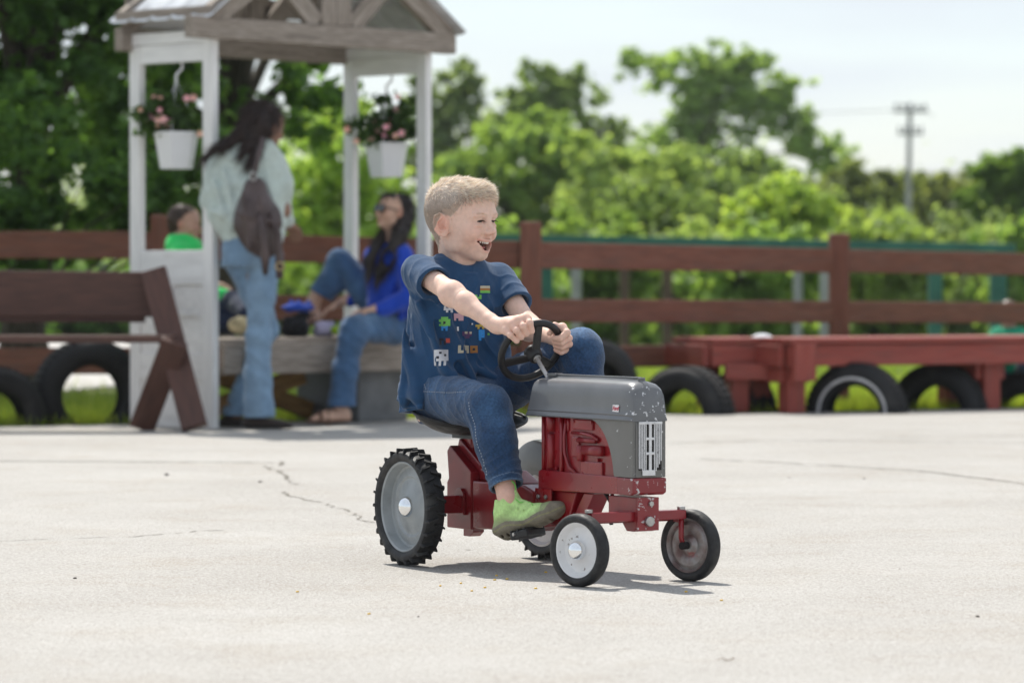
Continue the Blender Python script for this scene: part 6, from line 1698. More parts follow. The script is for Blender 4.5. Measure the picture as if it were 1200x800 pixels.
def fur(name, o, n, comb, ln, w, c1, c2, parent, seed=0):
    rg = np.random.default_rng(seed); me = o.data; V = np.zeros(len(me.vertices) * 3, np.float32); me.vertices.foreach_get('co', V); V = V.reshape(-1, 3)
    N = np.zeros(len(me.vertices) * 3, np.float32); me.vertices.foreach_get('normal', N); N = N.reshape(-1, 3); i = rg.integers(0, len(V), n)
    comb = np.tile(np.array(comb, float), (n, 1)); comb = comb - (comb * N[i]).sum(1)[:, None] * N[i] * .9
    t = rg.random((n, 1)); tag(strands(name, V[i], comb + N[i] * .18 + rg.normal(0, .15, (n, 3)), rg.uniform(.5, 1.2, n) * ln, w, np.array(c1) * (1 - t) + np.array(c2) * t, M_['hair_far'], parent, WM[o.name], 3), kind='stuff')

# ---- standing woman -----------------------------------------------------
def standing_woman():
    D = 17.95; s = D / FPX
    w = empty('person', (gx(300, D), D, 0), 0, 'woman standing with her back turned in pale mint sweater and flared jeans, long dark hair', 'person')
    skin = np.array([.26, .14, .09])
    ht, hr = head_frame(PX(313, 146, D), (.78, .60, -.22))
    g = Field((gx(245, D), D - .18, 0), (gx(350, D), D + .50, gz(112, D) + .02), .0054); head_field(g, ht, hr, .98, detail=False); g.cone(ht + hr @ np.array([-.02, 0, -.06]), PX(297, 176, D + .01), .052, .056, .03)
    g.chain([PX(297, 178, D + .02), PX(290, 230, D + .02), PX(296, 290, D + .01)], [.075, .095, .10], .03)
    E_, W_ = PX(331, 246, D + .05), PX(338, 262, D + .22); g.chain([PX(297, 184, D + .02), PX(318, 188, D + .02), E_, W_], [.05, .045, .038, .026], .02); simple_hand(g, W_, (.2, .6, -.3), (1, 0, 0))
    g.chain([PX(305, 300, D - .01), PX(303, 395, D - .05), PX(304, 488, D - .05)], [.07, .05, .035], .02); g.chain([PX(286, 300, D + .03), PX(310, 385, D + .14), PX(276, 486, D + .20)], [.07, .05, .035], .02)
    V, Q = g.mesh(); C = head_color(V, ht, hr, .98, skin, open_mouth=False); C[V[:, 2] < ht[2] - .16] = skin
    body = mk('body', V, Q, M_['skin_far'], w, None, True, col=C)
    # sweater
    g = Field((gx(225, D), D - .22, gz(300, D)), (gx(350, D), D + .34, gz(150, D)), .0062)
    secs = [(286, 262, 331, .135), (276, 254, 333, .15), (262, 246, 334, .155), (235, 238, 334, .155), (205, 240, 333, .15), (185, 246, 330, .135), (172, 256, 322, .105), (164, 270, 312, .075)]
    g.loft([(gz(py, D), (gx(a, D) + gx(b, D)) / 2, D + .02, (gx(b, D) - gx(a, D)) / 2, ry) for py, a, b, ry in secs], e=2.2)
    g.cone(PX(318, 186, D + .02), PX(329, 214, D + .02), .058, .060, .05); g.cone(PX(329, 214, D + .02), PX(330, 250, D + .10), .058, .052, .03); g.cone(PX(330, 250, D + .10), PX(336, 258, D + .17), .050, .040, .02)
    g.cone(PX(258, 186, D + .03), PX(247, 236, D + .10), .056, .052, .04); g.cone(PX(247, 236, D + .10), PX(262, 262, D + .24), .05, .042, .02)
    # hood bunched at the neck
    g.cone(PX(270, 168, D - .04), PX(312, 170, D - .05), .040, .036, .03); g.cone(PX(262, 176, D - .05), PX(282, 196, D - .09), .034, .028, .03); g.cone(PX(318, 178, D - .05), PX(298, 196, D - .09), .030, .028, .03)
    for a, b, c, d_ in ((262, 200, 276, 262), (290, 210, 270, 268), (310, 195, 324, 250), (245, 245, 300, 272), (322, 262, 285, 276), (250, 212, 262, 250)): g.cone(PX(a, b, D - .13), PX(c, d_, D - .14), .010, .015, .035)
    g.disp(lambda X, Y, Z: .005 * nvec(X, Y, Z, 34, 1) + .0025 * nvec(X, Y, Z, 80, 2))
    for py in (268, 274, 280): g.disp(lambda X, Y, Z, p=py: -.003 * np.exp(-((Z - gz(p, D)) / .006) ** 2) + 0 * X + 0 * Y)
    g.plane((0, D, gz(283, D)), (.12, 0, -1))
    fieldmesh('sweater', g, M_['cloth_far'], w, (.50, .575, .535))
    # jeans
    g = Field((gx(245, D), D - .26, .03), (gx(350, D), D + .42, gz(262, D)), .0062)
    g.loft([(gz(312, D), gx(295, D), D + .01, .150, .135), (gz(290, D), gx(295, D), D, .150, .14), (gz(272, D), gx(296, D), D, .135, .125)], e=2.1)
    g.chain([PX(309, 303, D - .02), PX(306, 345, D - .04), PX(303, 395, D - .05), PX(302, 440, D - .05), PX(304, 489, D - .05)], [.084, .070, .058, .064, .078], .03)
    g.chain([PX(282, 303, D + .03), PX(300, 345, D + .08), PX(312, 385, D + .14), PX(292, 440, D + .18), PX(276, 485, D + .20)], [.082, .070, .058, .052, .068], .02)
    ridges(g, PX(300, 400, D - .06), (.16, .2, .22), (.5, .2, 1.0), .007, .075, 31); ridges(g, PX(300, 310, D - .06), (.16, .2, .12), (-.6, .2, 1.0), .008, .06, 32)
    g.disp(lambda X, Y, Z: .004 * nvec(X, Y, Z, 40, 6) + .002 * nvec(X, Y, Z * .5, 110, 7))
    g.plane((0, D, gz(489, D)), (0, 0, -1)); g.cone(PX(304, 482, D - .05), PX(304, 500, D - .05), .066, .078, .003, 'sub'); g.cone(PX(276, 478, D + .2), PX(276, 500, D + .2), .056, .068, .003, 'sub')
    def jc(V):
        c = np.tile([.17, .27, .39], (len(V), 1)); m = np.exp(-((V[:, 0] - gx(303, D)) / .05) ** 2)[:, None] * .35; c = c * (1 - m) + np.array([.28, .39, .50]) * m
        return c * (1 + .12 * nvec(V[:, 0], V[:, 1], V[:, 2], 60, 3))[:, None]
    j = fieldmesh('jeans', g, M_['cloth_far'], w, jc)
    for q, D_, px in ((0, D - .06, 300), (1, D + .20, 272)):
        g = Field(PX(px, 505, D_) - np.array([.12, .12, .03]), PX(px, 480, D_) + np.array([.28, .12, .12]), .005); a = PX(px - 4, 498, D_)
        g.ell(a + [0, 0, .012], (.055, .045, .038), None, 0); g.ell(a + [.07, -.01, .004], (.075, .043, .032), None, .03); g.ell(a + [.145, -.02, -.002], (.055, .040, .024), None, .03); g.plane((0, 0, .006), (0, 0, -1))
        fieldmesh('shoe', g, M_['cloth_far'], w, lambda V: np.where((V[:, 2] < .028)[:, None], [.02, .016, .014], [.035, .024, .020]))
    # hair
    g = Field(ht - .36, ht + .20, .0062)
    P = lambda x, y, z: ht + hr @ np.array([x, y, z])
    g.ell(P(-.030, 0, .022), (.088, .084, .086), hr, 0); g.ell(P(-.05, 0, -.03), (.07, .08, .07), hr, .03)
    g.chain([PX(298, 135, D - .03), PX(286, 158, D - .06), PX(268, 168, D - .09), PX(250, 176, D - .11), PX(238, 188, D - .11)], [.050, .038, .022, .014, .007], .02)
    g.chain([PX(300, 145, D - .04), PX(290, 172, D - .10), PX(282, 184, D - .13)], [.044, .018, .006], .02)
    g.chain([PX(306, 150, D - .05), PX(300, 180, D - .11), PX(292, 194, D - .14)], [.04, .022, .008], .02)
    g.disp(lambda X, Y, Z: .004 * nvec(X * 2, Y * 2, Z * .6, 60, 4))
    h = fieldmesh('hair', g, M_['hair_far'], w, hair_col((.012, .007, .006), (.035, .018, .013)))
    fur('hair_strands', h, 3500, (-.4, -.1, -.6), .07, .0012, (.012, .007, .006), (.05, .025, .018), h, 1)
standing_woman()

def shoulder_bag():
    D = 17.72
    b = empty('shoulder_bag', (gx(300, D), D, gz(325, D)), 0, 'slouchy dark grey-brown leather bag hanging from the standing woman\'s shoulder', 'bag')
    leather = pmat('worn_leather', (.045, .028, .026), (.085, .058, .055), 14, .5, bump=.5, bscale=30)
    g = Field((gx(262, D), D - .14, gz(332, D)), (gx(345, D), D + .12, gz(205, D)), .005)
    g.chain([PX(300, 222, D), PX(300, 248, D), PX(304, 275, D), PX(312, 292, D)], [.058, .092, .090, .05], .03); g.ell(PX(292, 262, D - .02), (.07, .06, .085), None, .03); g.ell(PX(318, 258, D - .01), (.055, .055, .08), None, .02)
    for a, b_, c, d_ in ((285, 225, 292, 290), (305, 228, 312, 292), (276, 250, 330, 262)): g.cone(PX(a, b_, D - .09), PX(c, d_, D - .09), .008, .010, .02)
    g.disp(lambda X, Y, Z: .005 * nvec(X, Y, Z, 50, 3)); g.cone(PX(283, 238, D - .14), PX(322, 240, D - .14), .012, .012, .01, 'sub')
    V, Q = g.mesh(); mk('bag_body', V, Q, leather, b, None, True)
    tube('shoulder_strap', [PX(296, 222, D - .02), PX(299, 200, D - .05), PX(304, 180, D - .04), PX(308, 162, D + .02)], [.016, .014, .013, .013], leather, b, 8)
    tube('hanging_strap', [PX(304, 250, D - .09), PX(308, 270, D - .12), PX(311, 300, D - .11), PX(311, 322, D - .10)], [.018, .020, .024, .012], leather, b, 8)
    tube('hanging_strap', [PX(318, 250, D - .08), PX(326, 275, D - .10), PX(327, 300, D - .09), PX(328, 326, D - .08)], [.016, .018, .020, .020], leather, b, 8)
    brass = pmat('brass', (.5, .38, .2), None, rough=.3, metal=.9)
    c = PX(328, 312, D - .105); P = [c + np.array([.020 * math.cos(a), -.004, .018 * math.sin(a)]) for a in np.linspace(0, 2 * PI, 17)]; tube('buckle', P, .004, brass, b, 6)
    c = PX(297, 207, D - .07); P = [c + np.array([.014 * math.cos(a), -.004, .020 * math.sin(a)]) for a in np.linspace(0, 2 * PI, 17)]; tube('strap_ring', P, .004, M_['steel'], b, 6)
shoulder_bag()

# ---- seated woman ---------------------------------------------------------
def seated_woman():
    D = 18.75
    w = empty('person', (gx(455, D), D, gz(396, D)), 0, 'woman in sunglasses and royal blue sweatshirt sitting on the pavilion platform, one knee up', 'person')
    skin = np.array([.58, .36, .26]); ht, hr = head_frame(PX(461, 246, D), (-.84, -.50, .22))
    g = Field((gx(345, D), D - .50, 0), (gx(500, D), D + .34, gz(215, D)), .0052); head_field(g, ht, hr, .92, detail=False); g.cone(ht + hr @ np.array([-.02, 0, -.06]), PX(459, 290, D), .046, .050, .03)
    g.chain([PX(459, 294, D), PX(462, 340, D), PX(463, 384, D)], [.065, .085, .09], .03)
    W1 = PX(444, 362, D - .22); g.chain([PX(462, 300, D), PX(474, 304, D - .08), PX(482, 346, D - .17), W1], [.05, .042, .035, .025], .01); simple_hand(g, W1, (-.95, -.05, -.10), (0, 1, .0), .0085, .4)
    W2 = PX(404, 352, D + .12); g.chain([PX(456, 300, D), PX(440, 304, D + .11), PX(431, 342, D + .16), W2], [.05, .042, .034, .024], .01); simple_hand(g, W2, (-.8, -.1, -.4), (0, 1, 0))
    g.chain([PX(463, 384, D - .06), PX(414, 388, D - .27), PX(399, 455, D - .29)], [.07, .05, .040], .01); g.chain([PX(458, 380, D + .08), PX(400, 310, D + .15), PX(374, 340, D + .17)], [.07, .05, .040], .01)
    for A in (PX(399, 474, D - .30), PX(366, 357, D + .18)):
        if A[2] < .3: heel = A + np.array([.02, 0, -.055]); toe = heel + np.array([-.14, -.06, -.012])
        else: heel = A + np.array([.015, 0, -.06]); toe = heel + np.array([-.05, -.13, -.022])
        g.cone(PX(399, 455, D - .29) if A[2] < .3 else PX(374, 340, D + .17), A, .040, .034, .01); g.cone(A, heel, .034, .030, .02); g.cone(heel, heel * .4 + toe * .6, .030, .034, .02); g.cone(heel * .4 + toe * .6, toe, .034, .020, .02)
        t = (toe - heel) / np.linalg.norm(toe - heel); sd_ = np.cross(t, [0, 0, 1])
        for q in range(5): g.cone(toe + sd_ * (.011 * (q - 2)), toe + sd_ * (.012 * (q - 2)) + t * (.030 - .004 * abs(q - 1)), .0095, .008, .003)
    V, Q = g.mesh(); C = head_color(V, ht, hr, .92, skin, open_mouth=False); C[V[:, 2] < ht[2] - .16] = skin
    mk('body', V, Q, M_['skin_far'], w, None, True, col=C)
    # sweatshirt
    g = Field((gx(405, D), D - .34, gz(402, D)), (gx(505, D), D + .30, gz(270, D)), .006)
    secs = [(398, 440, 484, .13), (380, 436, 487, .135), (355, 430, 488, .13), (325, 428, 488, .13), (303, 428, 488, .12), (291, 436, 482, .10), (283, 446, 474, .07)]
    g.loft([(gz(py, D), (gx(a, D) + gx(b, D)) / 2, D, (gx(b, D) - gx(a, D)) / 2, ry) for py, a, b, ry in secs], e=2.3)
    g.cone(PX(472, 300, D - .10), PX(483, 345, D - .17), .062, .056, .04); g.cone(PX(483, 348, D - .17), PX(448, 362, D - .22), .055, .040, .02)
    g.cone(PX(440, 300, D + .12), PX(432, 340, D + .16), .06, .05, .04); g.cone(PX(432, 342, D + .16), PX(410, 351, D + .13), .045, .036, .02)
    for a, b, c, d_ in ((478, 310, 470, 372), (462, 320, 450, 385), (490, 330, 480, 390), (474, 330, 488, 352), (466, 350, 484, 360)): g.cone(PX(a, b, D - .13), PX(c, d_, D - .15), .009, .013, .03)
    g.disp(lambda X, Y, Z: .005 * nvec(X, Y, Z, 40, 1) + .002 * nvec(X, Y, Z, 90, 3))
    fieldmesh('sweatshirt', g, M_['cloth_far'], w, (.012, .055, .42))
    g = Field(PX(458, 292, D) - .09, PX(458, 280, D) + .09, .004); P = [PX(458, 286, D) + np.array([.052 * math.cos(a), .05 * math.sin(a), .008 * math.cos(a)]) for a in np.linspace(0, 2 * PI, 25)]; g.chain(P, [.010] * 25, .002); fieldmesh('collar', g, M_['cloth_far'], w, (.55, .60, .68))
    # jeans
    g = Field((gx(362, D), D - .42, gz(486, D)), (gx(495, D), D + .36, gz(284, D)), .0062)
    g.ell(PX(463, 384, D), (.125, .15, .085), None, 0)
    g.chain([PX(462, 384, D - .08), PX(438, 381, D - .18), PX(414, 386, D - .27)], [.085, .082, .070], .03); g.chain([PX(414, 388, D - .27), PX(405, 430, D - .29), PX(400, 474, D - .30)], [.070, .062, .072], .03)
    g.chain([PX(458, 378, D + .09), PX(428, 340, D + .13), PX(399, 306, D + .15)], [.085, .078, .064], .03); g.chain([PX(398, 308, D + .15), PX(388, 330, D + .16), PX(376, 346, D + .18)], [.064, .064, .070], .03)
    ridges(g, PX(406, 420, D - .30), (.14, .14, .2), (.6, .2, 1.0), .007, .06, 33); ridges(g, PX(440, 380, D - .2), (.14, .14, .1), (1, .2, .5), .007, .05, 34)
    g.disp(lambda X, Y, Z: .004 * nvec(X, Y, Z, 44, 8) + .002 * nvec(X, Y, Z, 110, 9))
    g.plane((0, 0, gz(474, D)), (0, 0, -1)); a = PX(376, 346, D + .18); g.plane(a, (-.5, 0, -.85), a - .10, a + .09)
    def jc(V):
        c = np.tile([.055, .115, .22], (len(V), 1)); m = np.exp(-(np.linalg.norm(V - PX(425, 372, D - .25), axis=1) / .07) ** 2)[:, None] * .6; return (c * (1 - m) + np.array([.20, .31, .44]) * m) * (1 + .15 * nvec(V[:, 0], V[:, 1], V[:, 2], 50, 3))[:, None]
    fieldmesh('jeans', g, M_['cloth_far'], w, jc)
    # sandals
    for A, up in ((PX(399, 474, D - .30), 0), (PX(366, 357, D + .18), 1)):
        heel = A + (np.array([.02, 0, -.075]) if not up else np.array([.015, 0, -.083])); toe = heel + (np.array([-.16, -.065, -.012]) if not up else np.array([-.06, -.15, -.012]))
        g = Field(np.minimum(heel, toe) - .07, np.maximum(heel, toe) + .09, .0045); t = (toe - heel) / np.linalg.norm(toe - heel); R = np.array([t, np.cross([0, 0, 1], t), [0, 0, 1]]).T
        g.ell((heel + toe) / 2, (.125, .042, .014), R, 0)
        for f in (.55, .78): c = heel * (1 - f) + toe * f; s_ = R[:, 1]; g.chain([c + s_ * .036, c + s_ * .028 + [0, 0, .045], c - s_ * .028 + [0, 0, .045], c - s_ * .036], [.008] * 4, .004)
        fieldmesh('sandal', g, M_['cloth_far'], w, (.16, .085, .055))
    # sunglasses
    lens = pmat('dark_lens', (.012, .014, .02), None, rough=.08, coat=.5); hp = lambda x, y, z: ht + hr @ (np.array([x, y, z]) * .92)
    for sy in (-1, 1):
        c = hp(.090, sy * .029, -.012); V, F = lathe_arrays([(0, -.004), (.022, -.003), (.027, 0), (.022, .003), (0, .004)], 20); R = np.array([hr[:, 1], hr[:, 0], hr[:, 2]]).T; R[:, 0] = -R[:, 0]
        mk('sunglass_lens', (V * np.array([1.15, 1, .92])) @ R.T + c, [tuple(f) for f in F.tolist()], lens, w, None, True)
        tube('sunglass_arm', [hp(.082, sy * .052, -.006), hp(.05, sy * .070, -.006), hp(-.005, sy * .078, -.008)], .0032, lens, w, 6)
    tube('sunglass_bridge', [hp(.092, -.010, -.006), hp(.094, 0, -.003), hp(.092, .010, -.006)], .003, lens, w, 6)
    # hair: drawn back, falling over the front of the shoulder
    P = lambda x, y, z: ht + hr @ np.array([x, y, z]); g = Field(PX(462, 350, D) - .17, ht + .16, .0058)
    g.ell(P(-.030, 0, .020), (.078, .072, .072), hr, 0); g.ell(P(-.045, 0, -.03), (.055, .062, .06), hr, .03); g.ell(P(.028, 0, .050), (.040, .052, .030), hr, .02)
    g.chain([P(-.06, .03, -.03), PX(468, 275, D - .09), PX(457, 300, D - .14), PX(446, 318, D - .155), PX(441, 332, D - .155)], [.040, .034, .034, .024, .010], .03)
    g.chain([P(-.02, -.05, -.06), PX(444, 285, D - .06), PX(433, 305, D - .12), PX(431, 328, D - .14)], [.026, .024, .022, .010], .03)
    g.cone(hp(.10, 0, -.03), hp(.05, 0, -.05), .03, .055, .01, 'sub'); g.disp(lambda X, Y, Z: .004 * nvec(X * 2, Y * 2, Z * .6, 60, 4))
    h = fieldmesh('hair', g, M_['hair_far'], w, hair_col((.010, .007, .006), (.028, .018, .014)))
    fur('hair_strands', h, 2600, (-.1, 0, -1), .06, .001, (.010, .007, .006), (.04, .025, .02), h, 2)
seated_woman()

# ---- child sitting behind the door panel --------------------------------
def door_child():
    D = 18.85
    w = empty('person', (gx(235, D), D, gz(396, D)), 0, 'dark-haired child in a bright green shirt seen through the opening of the left door panel', 'person')
    skin = np.array([.50, .30, .22]); ht, hr = head_frame(PX(218, 260, D), (.93, -.25, -.05))
    g = Field((gx(185, D), D - .42, gz(420, D)), (gx(345, D), D + .28, gz(235, D)), .005); head_field(g, ht, hr, .86, detail=False); g.cone(ht + hr @ np.array([-.02, 0, -.05]), PX(212, 282, D), .040, .044, .02)
    g.chain([PX(213, 284, D + .02), PX(226, 330, D + .03), PX(238, 376, D)], [.06, .08, .08], .03)
    W1 = PX(262, 338, D + .1); g.chain([PX(216, 292, D + .08), PX(238, 335, D + .12), W1], [.036, .03, .02], .01); simple_hand(g, W1, (.7, 0, -.4), (0, 1, 0), .007)
    g.chain([PX(245, 376, D), PX(275, 354, D - .15), PX(287, 370, D - .31)], [.05, .04, .03], .02); g.chain([PX(245, 378, D - .06), PX(300, 378, D - .20), PX(320, 400, D - .29)], [.05, .04, .03], .02)
    V, Q = g.mesh(); C = head_color(V, ht, hr, .86, skin, open_mouth=False); C[V[:, 2] < ht[2] - .14] = skin
    mk('body', V, Q, M_['skin_far'], w, None, True, col=C)
    g = Field((gx(185, D), D - .2, gz(392, D)), (gx(285, D), D + .25, gz(270, D)), .006)
    g.loft([(gz(388, D), gx(234, D), D + .03, .12, .11), (gz(340, D), gx(226, D), D + .03, .11, .12), (gz(300, D), gx(216, D), D + .03, .10, .13), (gz(282, D), gx(214, D), D + .02, .095, .11), (gz(274, D), gx(213, D), D + .01, .060, .07)])
    g.cone(PX(217, 296, D + .12), PX(238, 335, D + .12), .048, .042, .03); g.cone(PX(238, 335, D + .12), PX(258, 342, D + .1), .042, .036, .02); g.cone(PX(212, 296, D - .10), PX(228, 340, D - .12), .048, .042, .03); g.cone(PX(228, 342, D - .12), PX(266, 347, D - .10), .042, .036, .02)
    g.disp(lambda X, Y, Z: .004 * nvec(X, Y, Z, 40, 1)); fieldmesh('shirt', g, M_['cloth_far'], w, (.04, .70, .16))
    g = Field((gx(210, D), D - .45, gz(412, D)), (gx(345, D), D + .2, gz(340, D)), .006)
    g.ell(PX(240, 378, D), (.11, .12, .07), None, 0); g.chain([PX(245, 374, D + .04), PX(275, 352, D - .15), PX(290, 366, D - .32)], [.066, .056, .046], .02); g.chain([PX(245, 378, D - .06), PX(300, 376, D - .20), PX(318, 394, D - .29)], [.066, .054, .044], .02)
    g.disp(lambda X, Y, Z: .004 * nvec(X, Y, Z, 50, 2)); fieldmesh('trousers', g, M_['cloth_far'], w, (.014, .022, .055))
    for A, dr, c in ((PX(284, 381, D - .36), (0, 0), (.44, .38, .24)), (PX(328, 418, D - .34), (1, 0), (.16, .20, .15))):
        g = Field(A - .12, A + .12, .005); g.ell(A + [0, .04, 0], (.050, .060, .052), None, 0); g.ell(A + [.0, 0, .0], (.075 if not dr[0] else .035, .018, .045 if not dr[0] else .065), None, .012)
        fieldmesh('shoe', g, M_['cloth_far'], w, lambda V, c=c: np.array(c) * (1 + .35 * nvec(V[:, 0], V[:, 1], V[:, 2], 130, 4))[:, None])
    P = lambda x, y, z: ht + hr @ (np.array([x, y, z]) * .86); g = Field(ht - .14, ht + .14, .005); g.ell(P(-.022, 0, .030), np.array([.085, .076, .072]) * .90, hr, 0); g.ell(P(-.045, 0, -.01), np.array([.06, .066, .07]) * .88, hr, .02); g.cone(P(.11, 0, -.03), P(.03, 0, -.05), .05, .055, .01, 'sub'); g.disp(lambda X, Y, Z: .004 * nvec(X, Y, Z, 70, 4))
    h = fieldmesh('hair', g, M_['hair_far'], w, hair_col((.030, .017, .011), (.07, .042, .028))); fur('hair_strands', h, 1800, (-.5, 0, -.6), .018, .001, (.03, .017, .011), (.09, .055, .035), h, 3)
door_child()

def far_child():
    D = 23.2
    w = empty('person', (gx(1182, D), D, -.06), 0, 'child in an emerald green shirt crouching beyond the fence at the right edge', 'person')
    skin = np.array([.5, .32, .24]); ht, hr = head_frame(PX(1180, 366, D), (-.7, -.6, -.2)); W1 = PX(1158, 412, D - .15)
    g = Field((gx(1145, D), D - .34, gz(480, D)), (gx(1215, D), D + .22, gz(340, D)), .006); head_field(g, ht, hr, .72, detail=False); g.cone(ht + hr @ np.array([-.02, 0, -.05]), PX(1182, 388, D), .034, .036, .02)
    g.chain([PX(1182, 390, D - .02), PX(1184, 415, D), PX(1186, 440, D)], [.06, .08, .08], .03); g.chain([PX(1174, 394, D - .03), PX(1161, 406, D - .10), W1], [.032, .026, .018], .01); simple_hand(g, W1, (-.5, -.3, -.6), (0, 1, 0), .0075)
    for q in (-1, 1): g.chain([PX(1186 + 12 * q, 440, D), PX(1180 + 20 * q, 432, D - .24), PX(1182 + 19 * q, 470, D - .20)], [.05, .04, .03], .02)
    V, Q = g.mesh(); C = head_color(V, ht, hr, .72, skin, open_mouth=False); C[V[:, 2] < ht[2] - .12] = skin
    mk('body', V, Q, M_['skin_far'], w, None, True, col=C)
    g = Field(PX(1182, 440, D) - [.28, .25, .02], PX(1182, 378, D) + [.28, .2, .02], .007); g.loft([(gz(440, D), gx(1186, D), D, .13, .12), (gz(408, D), gx(1184, D), D - .02, .13, .12), (gz(392, D), gx(1182, D), D - .03, .13, .11), (gz(383, D), gx(1182, D), D - .02, .085, .08)])
    g.cone(PX(1168, 394, D - .05), PX(1160, 408, D - .10), .05, .042, .03); g.cone(PX(1196, 394, D - .05), PX(1206, 410, D - .1), .05, .042, .03); g.disp(lambda X, Y, Z: .004 * nvec(X, Y, Z, 40, 1)); fieldmesh('shirt', g, M_['cloth_far'], w, (.012, .30, .17))
    g = Field(PX(1182, 475, D) - [.3, .45, .05], PX(1182, 425, D) + [.3, .2, .05], .008); g.ell(PX(1186, 440, D), (.13, .13, .09), None, 0)
    for q in (-1, 1): g.chain([PX(1186 + 14 * q, 440, D), PX(1180 + 22 * q, 430, D - .26), PX(1182 + 20 * q, 470, D - .20)], [.07, .055, .04], .02)
    fieldmesh('trousers', g, M_['cloth_far'], w, (.03, .04, .07))
    for q in (-1, 1):
        a = PX(1182 + 20 * q, 472, D - .24); g = Field(a - .13, a + .13, .007); g.ell(a, (.04, .09, .03), None, 0); g.ell(a + [0, .03, .02], (.036, .04, .03), None, .01); fieldmesh('shoe', g, M_['cloth_far'], w, (.3, .3, .3))
    P = lambda x, y, z: ht + hr @ (np.array([x, y, z]) * .72); g = Field(ht - .12, ht + .12, .006); g.ell(P(-.022, 0, .028), np.array([.085, .078, .076]) * .76, hr, 0); g.ell(P(-.04, 0, -.01), np.array([.06, .066, .06]) * .74, hr, .02); g.cone(P(.11, 0, -.03), P(.03, 0, -.05), .04, .045, .01, 'sub'); fieldmesh('hair', g, M_['hair_far'], w, hair_col((.06, .035, .02), (.12, .07, .04)))
far_child()

# ---- things left on the platform and bench -------------------------------
def bundle(name, label, cat, c, r, col, seed, part='cloth', n=7):
    c = np.array(c); r = np.array(r, float); rs = np.random.RandomState(seed)
    o = empty(name, tuple(c - [0, 0, r[2]]), 0, label, cat); g = Field(c - r * 1.5 - .02, c + r * 1.5 + .02, .005); g.ell(c - [0, 0, r[2] * .3], r * np.array([1, 1, .7]), None, 0)
    for q in range(n):
        a, b = rs.uniform(-1, 1, 3) * r * .7, rs.uniform(-1, 1, 3) * r * .7; g.cone(c + a, c + b, r.min() * .22, r.min() * .30, .02)
    g.disp(lambda X, Y, Z: .005 * nvec(X, Y, Z, 60, seed)); g.plane(c - [0, 0, r[2]], (0, 0, -1)); fieldmesh(part, g, M_['cloth_far'], o, col); return o
zt_ = gz(396, 18.4)
bundle('sleeve_bundle', 'royal blue jacket sleeve lying on the platform right of the standing woman\'s thigh', 'sleeve_bundle', PX(349, 358, 18.75), (.085, .08, .035), (.015, .06, .40), 3, 'sleeve')  # stands in for the sleeve of a child hidden behind the woman
bundle('trouser_bundle', 'black bundle standing in for the trousers of a half-hidden child under the blue sleeve', 'bag', PX(346, 378, 18.75), (.075, .08, .082), (.012, .012, .014), 4, 'bag_body')  # stands in for the black trousers of the same hidden child
bundle('cloth', 'crumpled pale lilac cloth on the platform beside the seated woman\'s raised foot', 'cloth', PX(380, 384, 18.8), (.060, .06, .050), (.48, .44, .60), 5)
bundle('cloth', 'small lime green cloth on the platform between the raised foot and the bent knee', 'cloth', PX(396, 386, 18.75), (.035, .05, .032), (.30, .45, .03), 6)
def cap():
    D = 20.45; c = PX(893, 399, D); o = empty('cap', tuple(c), 0, 'white cap lying on the seat of the brick-red bench', 'cap'); g = Field(c - [.13, .13, .03], c + [.13, .12, .10], .005)
    g.ell(c + [0, 0, -.005], (.072, .072, .045), None, 0); g.ell(c + [-.04, -.06, .0], (.07, .06, .008), None, .006); g.plane(c, (0, 0, -1)); fieldmesh('crown', g, M_['cloth_far'], o, (.62, .64, .68))
cap()

# ---- small litter on the slab ---------------------------------------------
kern = pmat('corn_kernel', (.62, .36, .03), (.75, .50, .08), 300, .5)
def gpt(px, py):
    D = FPX * CAMH / (py - HOR); return np.array([gx(px, D), D, 0])
src_k = None
spots = [(516, 687), (540, 684), (553, 693), (568, 689), (580, 680), (582, 675), (594, 679), (640, 671), (804, 694), (846, 704), (348, 694), (432, 720), (628, 690)]
for i, (px, py) in enumerate(spots):
    p = gpt(px, py); a = random.uniform(0, 6.28)
    if src_k is None:
        g = Field((-.008, -.007, -.003), (.008, .007, .008), .0008); g.ell((0, 0, .0015), (.0036, .0029, .0022), None, 0); g.ell((.002, 0, .0015), (.0024, .0018, .0016), None, .002); V, Q = g.mesh()
        src_k = mk('corn_kernel', V, Q, kern, None, Matrix.Translation(p) @ Matrix.Rotation(a, 4, 'Z'), True); o = src_k
    else:
        o = src_k.copy(); SC.collection.objects.link(o); o.matrix_basis = Matrix.Translation(p) @ Matrix.Rotation(a, 4, 'Z')
    tag(o, 'small yellow corn kernel lying loose on the concrete near the tractor', 'corn kernel', 'corn kernels scattered on the concrete')
peb = pmat('dark_pebble', (.06, .055, .05), (.14, .12, .10), 200, .9)
g = Field((-.02, -.016, -.004), (.02, .016, .014), .0016); g.ell((0, 0, .003), (.010, .008, .005), None, 0); g.ell((.005, .003, .003), (.006, .006, .005), None, .003); g.disp(lambda X, Y, Z: .0008 * nvec(X, Y, Z, 500, 2)); V, Q = g.mesh(); src_p = None
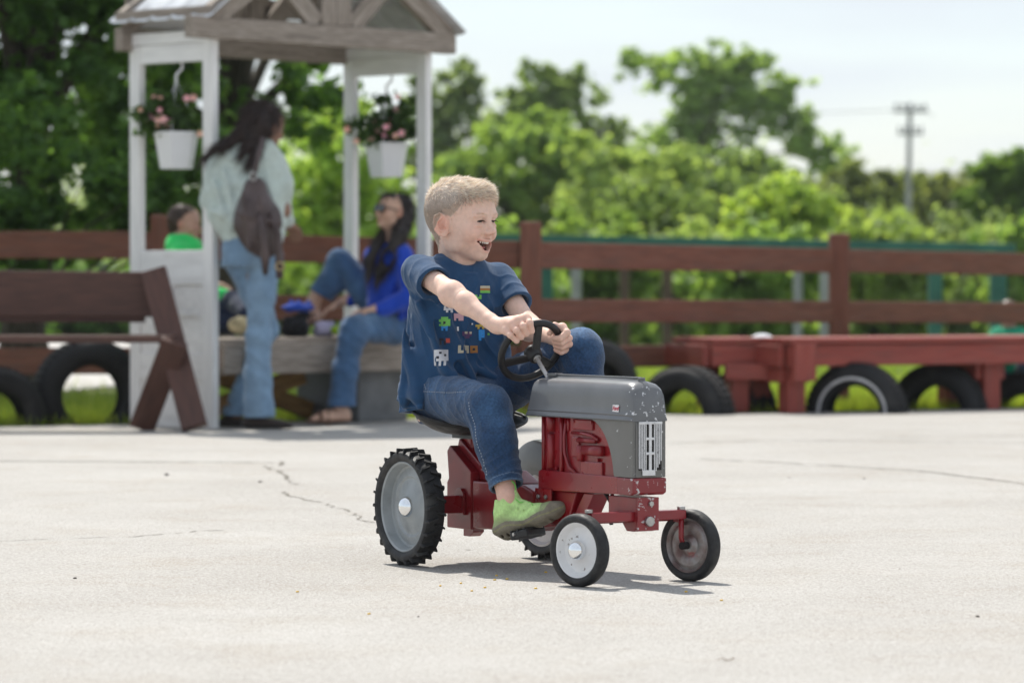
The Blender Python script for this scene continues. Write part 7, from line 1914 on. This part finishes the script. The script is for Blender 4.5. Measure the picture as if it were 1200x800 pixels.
for i, (px, py, sc_) in enumerate([(87, 678, .45), (195, 557, 1.0), (305, 565, .7), (1013, 561, .5), (1146, 723, .45), (925, 560, .35), (490, 723, .3)]):
    p = gpt(px, py); Mx = Matrix.Translation(p) @ Matrix.Rotation(i * 1.3, 4, 'Z') @ Matrix.Scale(sc_, 4)
    if src_p is None: src_p = mk('pebble', V, Q, peb, None, Mx, True); o = src_p
    else: o = src_p.copy(); SC.collection.objects.link(o); o.matrix_basis = Mx
    tag(o, 'small dark pebble lying on the open concrete', 'pebble', 'pebbles scattered on the concrete')
p = gpt(851, 775); V = []; F = []
for i in range(9):
    t = i / 8; x = (t - .5) * .034; wd = .0042 * math.sin(PI * min(1, t + .06)) ** .7; zz = .0015 + .004 * math.sin(t * 5) ** 2
    V += [(x, -wd, zz), (x, 0, zz + .0012 + .001 * t), (x, wd, zz + .0005)]
    if i: b_ = 3 * i; F += [(b_ - 3, b_, b_ + 1, b_ - 2), (b_ - 2, b_ + 1, b_ + 2, b_ - 1)]
o = mk('dry_leaf', V, F, pmat('dry_leaf', (.10, .075, .05), (.16, .12, .08), 200, .9), None, Matrix.Translation(p) @ Matrix.Rotation(-.25, 4, 'Z'), True); tag(o, 'small curled dark dry leaf on the concrete at the bottom of the picture', 'leaf')
for k, (px, py) in enumerate(((1088, 716), (1055, 667))):
    p = gpt(px, py); o = mk('wood_chip', V, F, peb, None, Matrix.Translation(p) @ Matrix.Rotation(.5 + k, 4, 'Z') @ Matrix.Scale(.35, 4), True); tag(o, 'tiny brown wood chip on the right of the concrete, %s' % ('nearer the camera' if k == 0 else 'farther away'), 'wood chip', 'wood chips on the concrete')

# ---------------------------------------------------------------- the air
hz, t, b = nmat('haze'); t.nodes.remove(b); pv = t.nodes.new('ShaderNodeVolumePrincipled'); pv.inputs['Color'].default_value = (.90, .95, 1.0, 1); pv.inputs['Density'].default_value = .0003; pv.inputs['Anisotropy'].default_value = .2
t.links.new(pv.outputs[0], t.nodes['Material Output'].inputs['Volume'])
hb = mk('haze', [(x, y, z) for x in (-420, 420) for y in (-80, 920) for z in (-1.06, 14.5)], [(0, 1, 3, 2), (4, 6, 7, 5), (0, 4, 5, 1), (2, 3, 7, 6), (0, 2, 6, 4), (1, 5, 7, 3)], hz); tag(hb, kind='stuff')
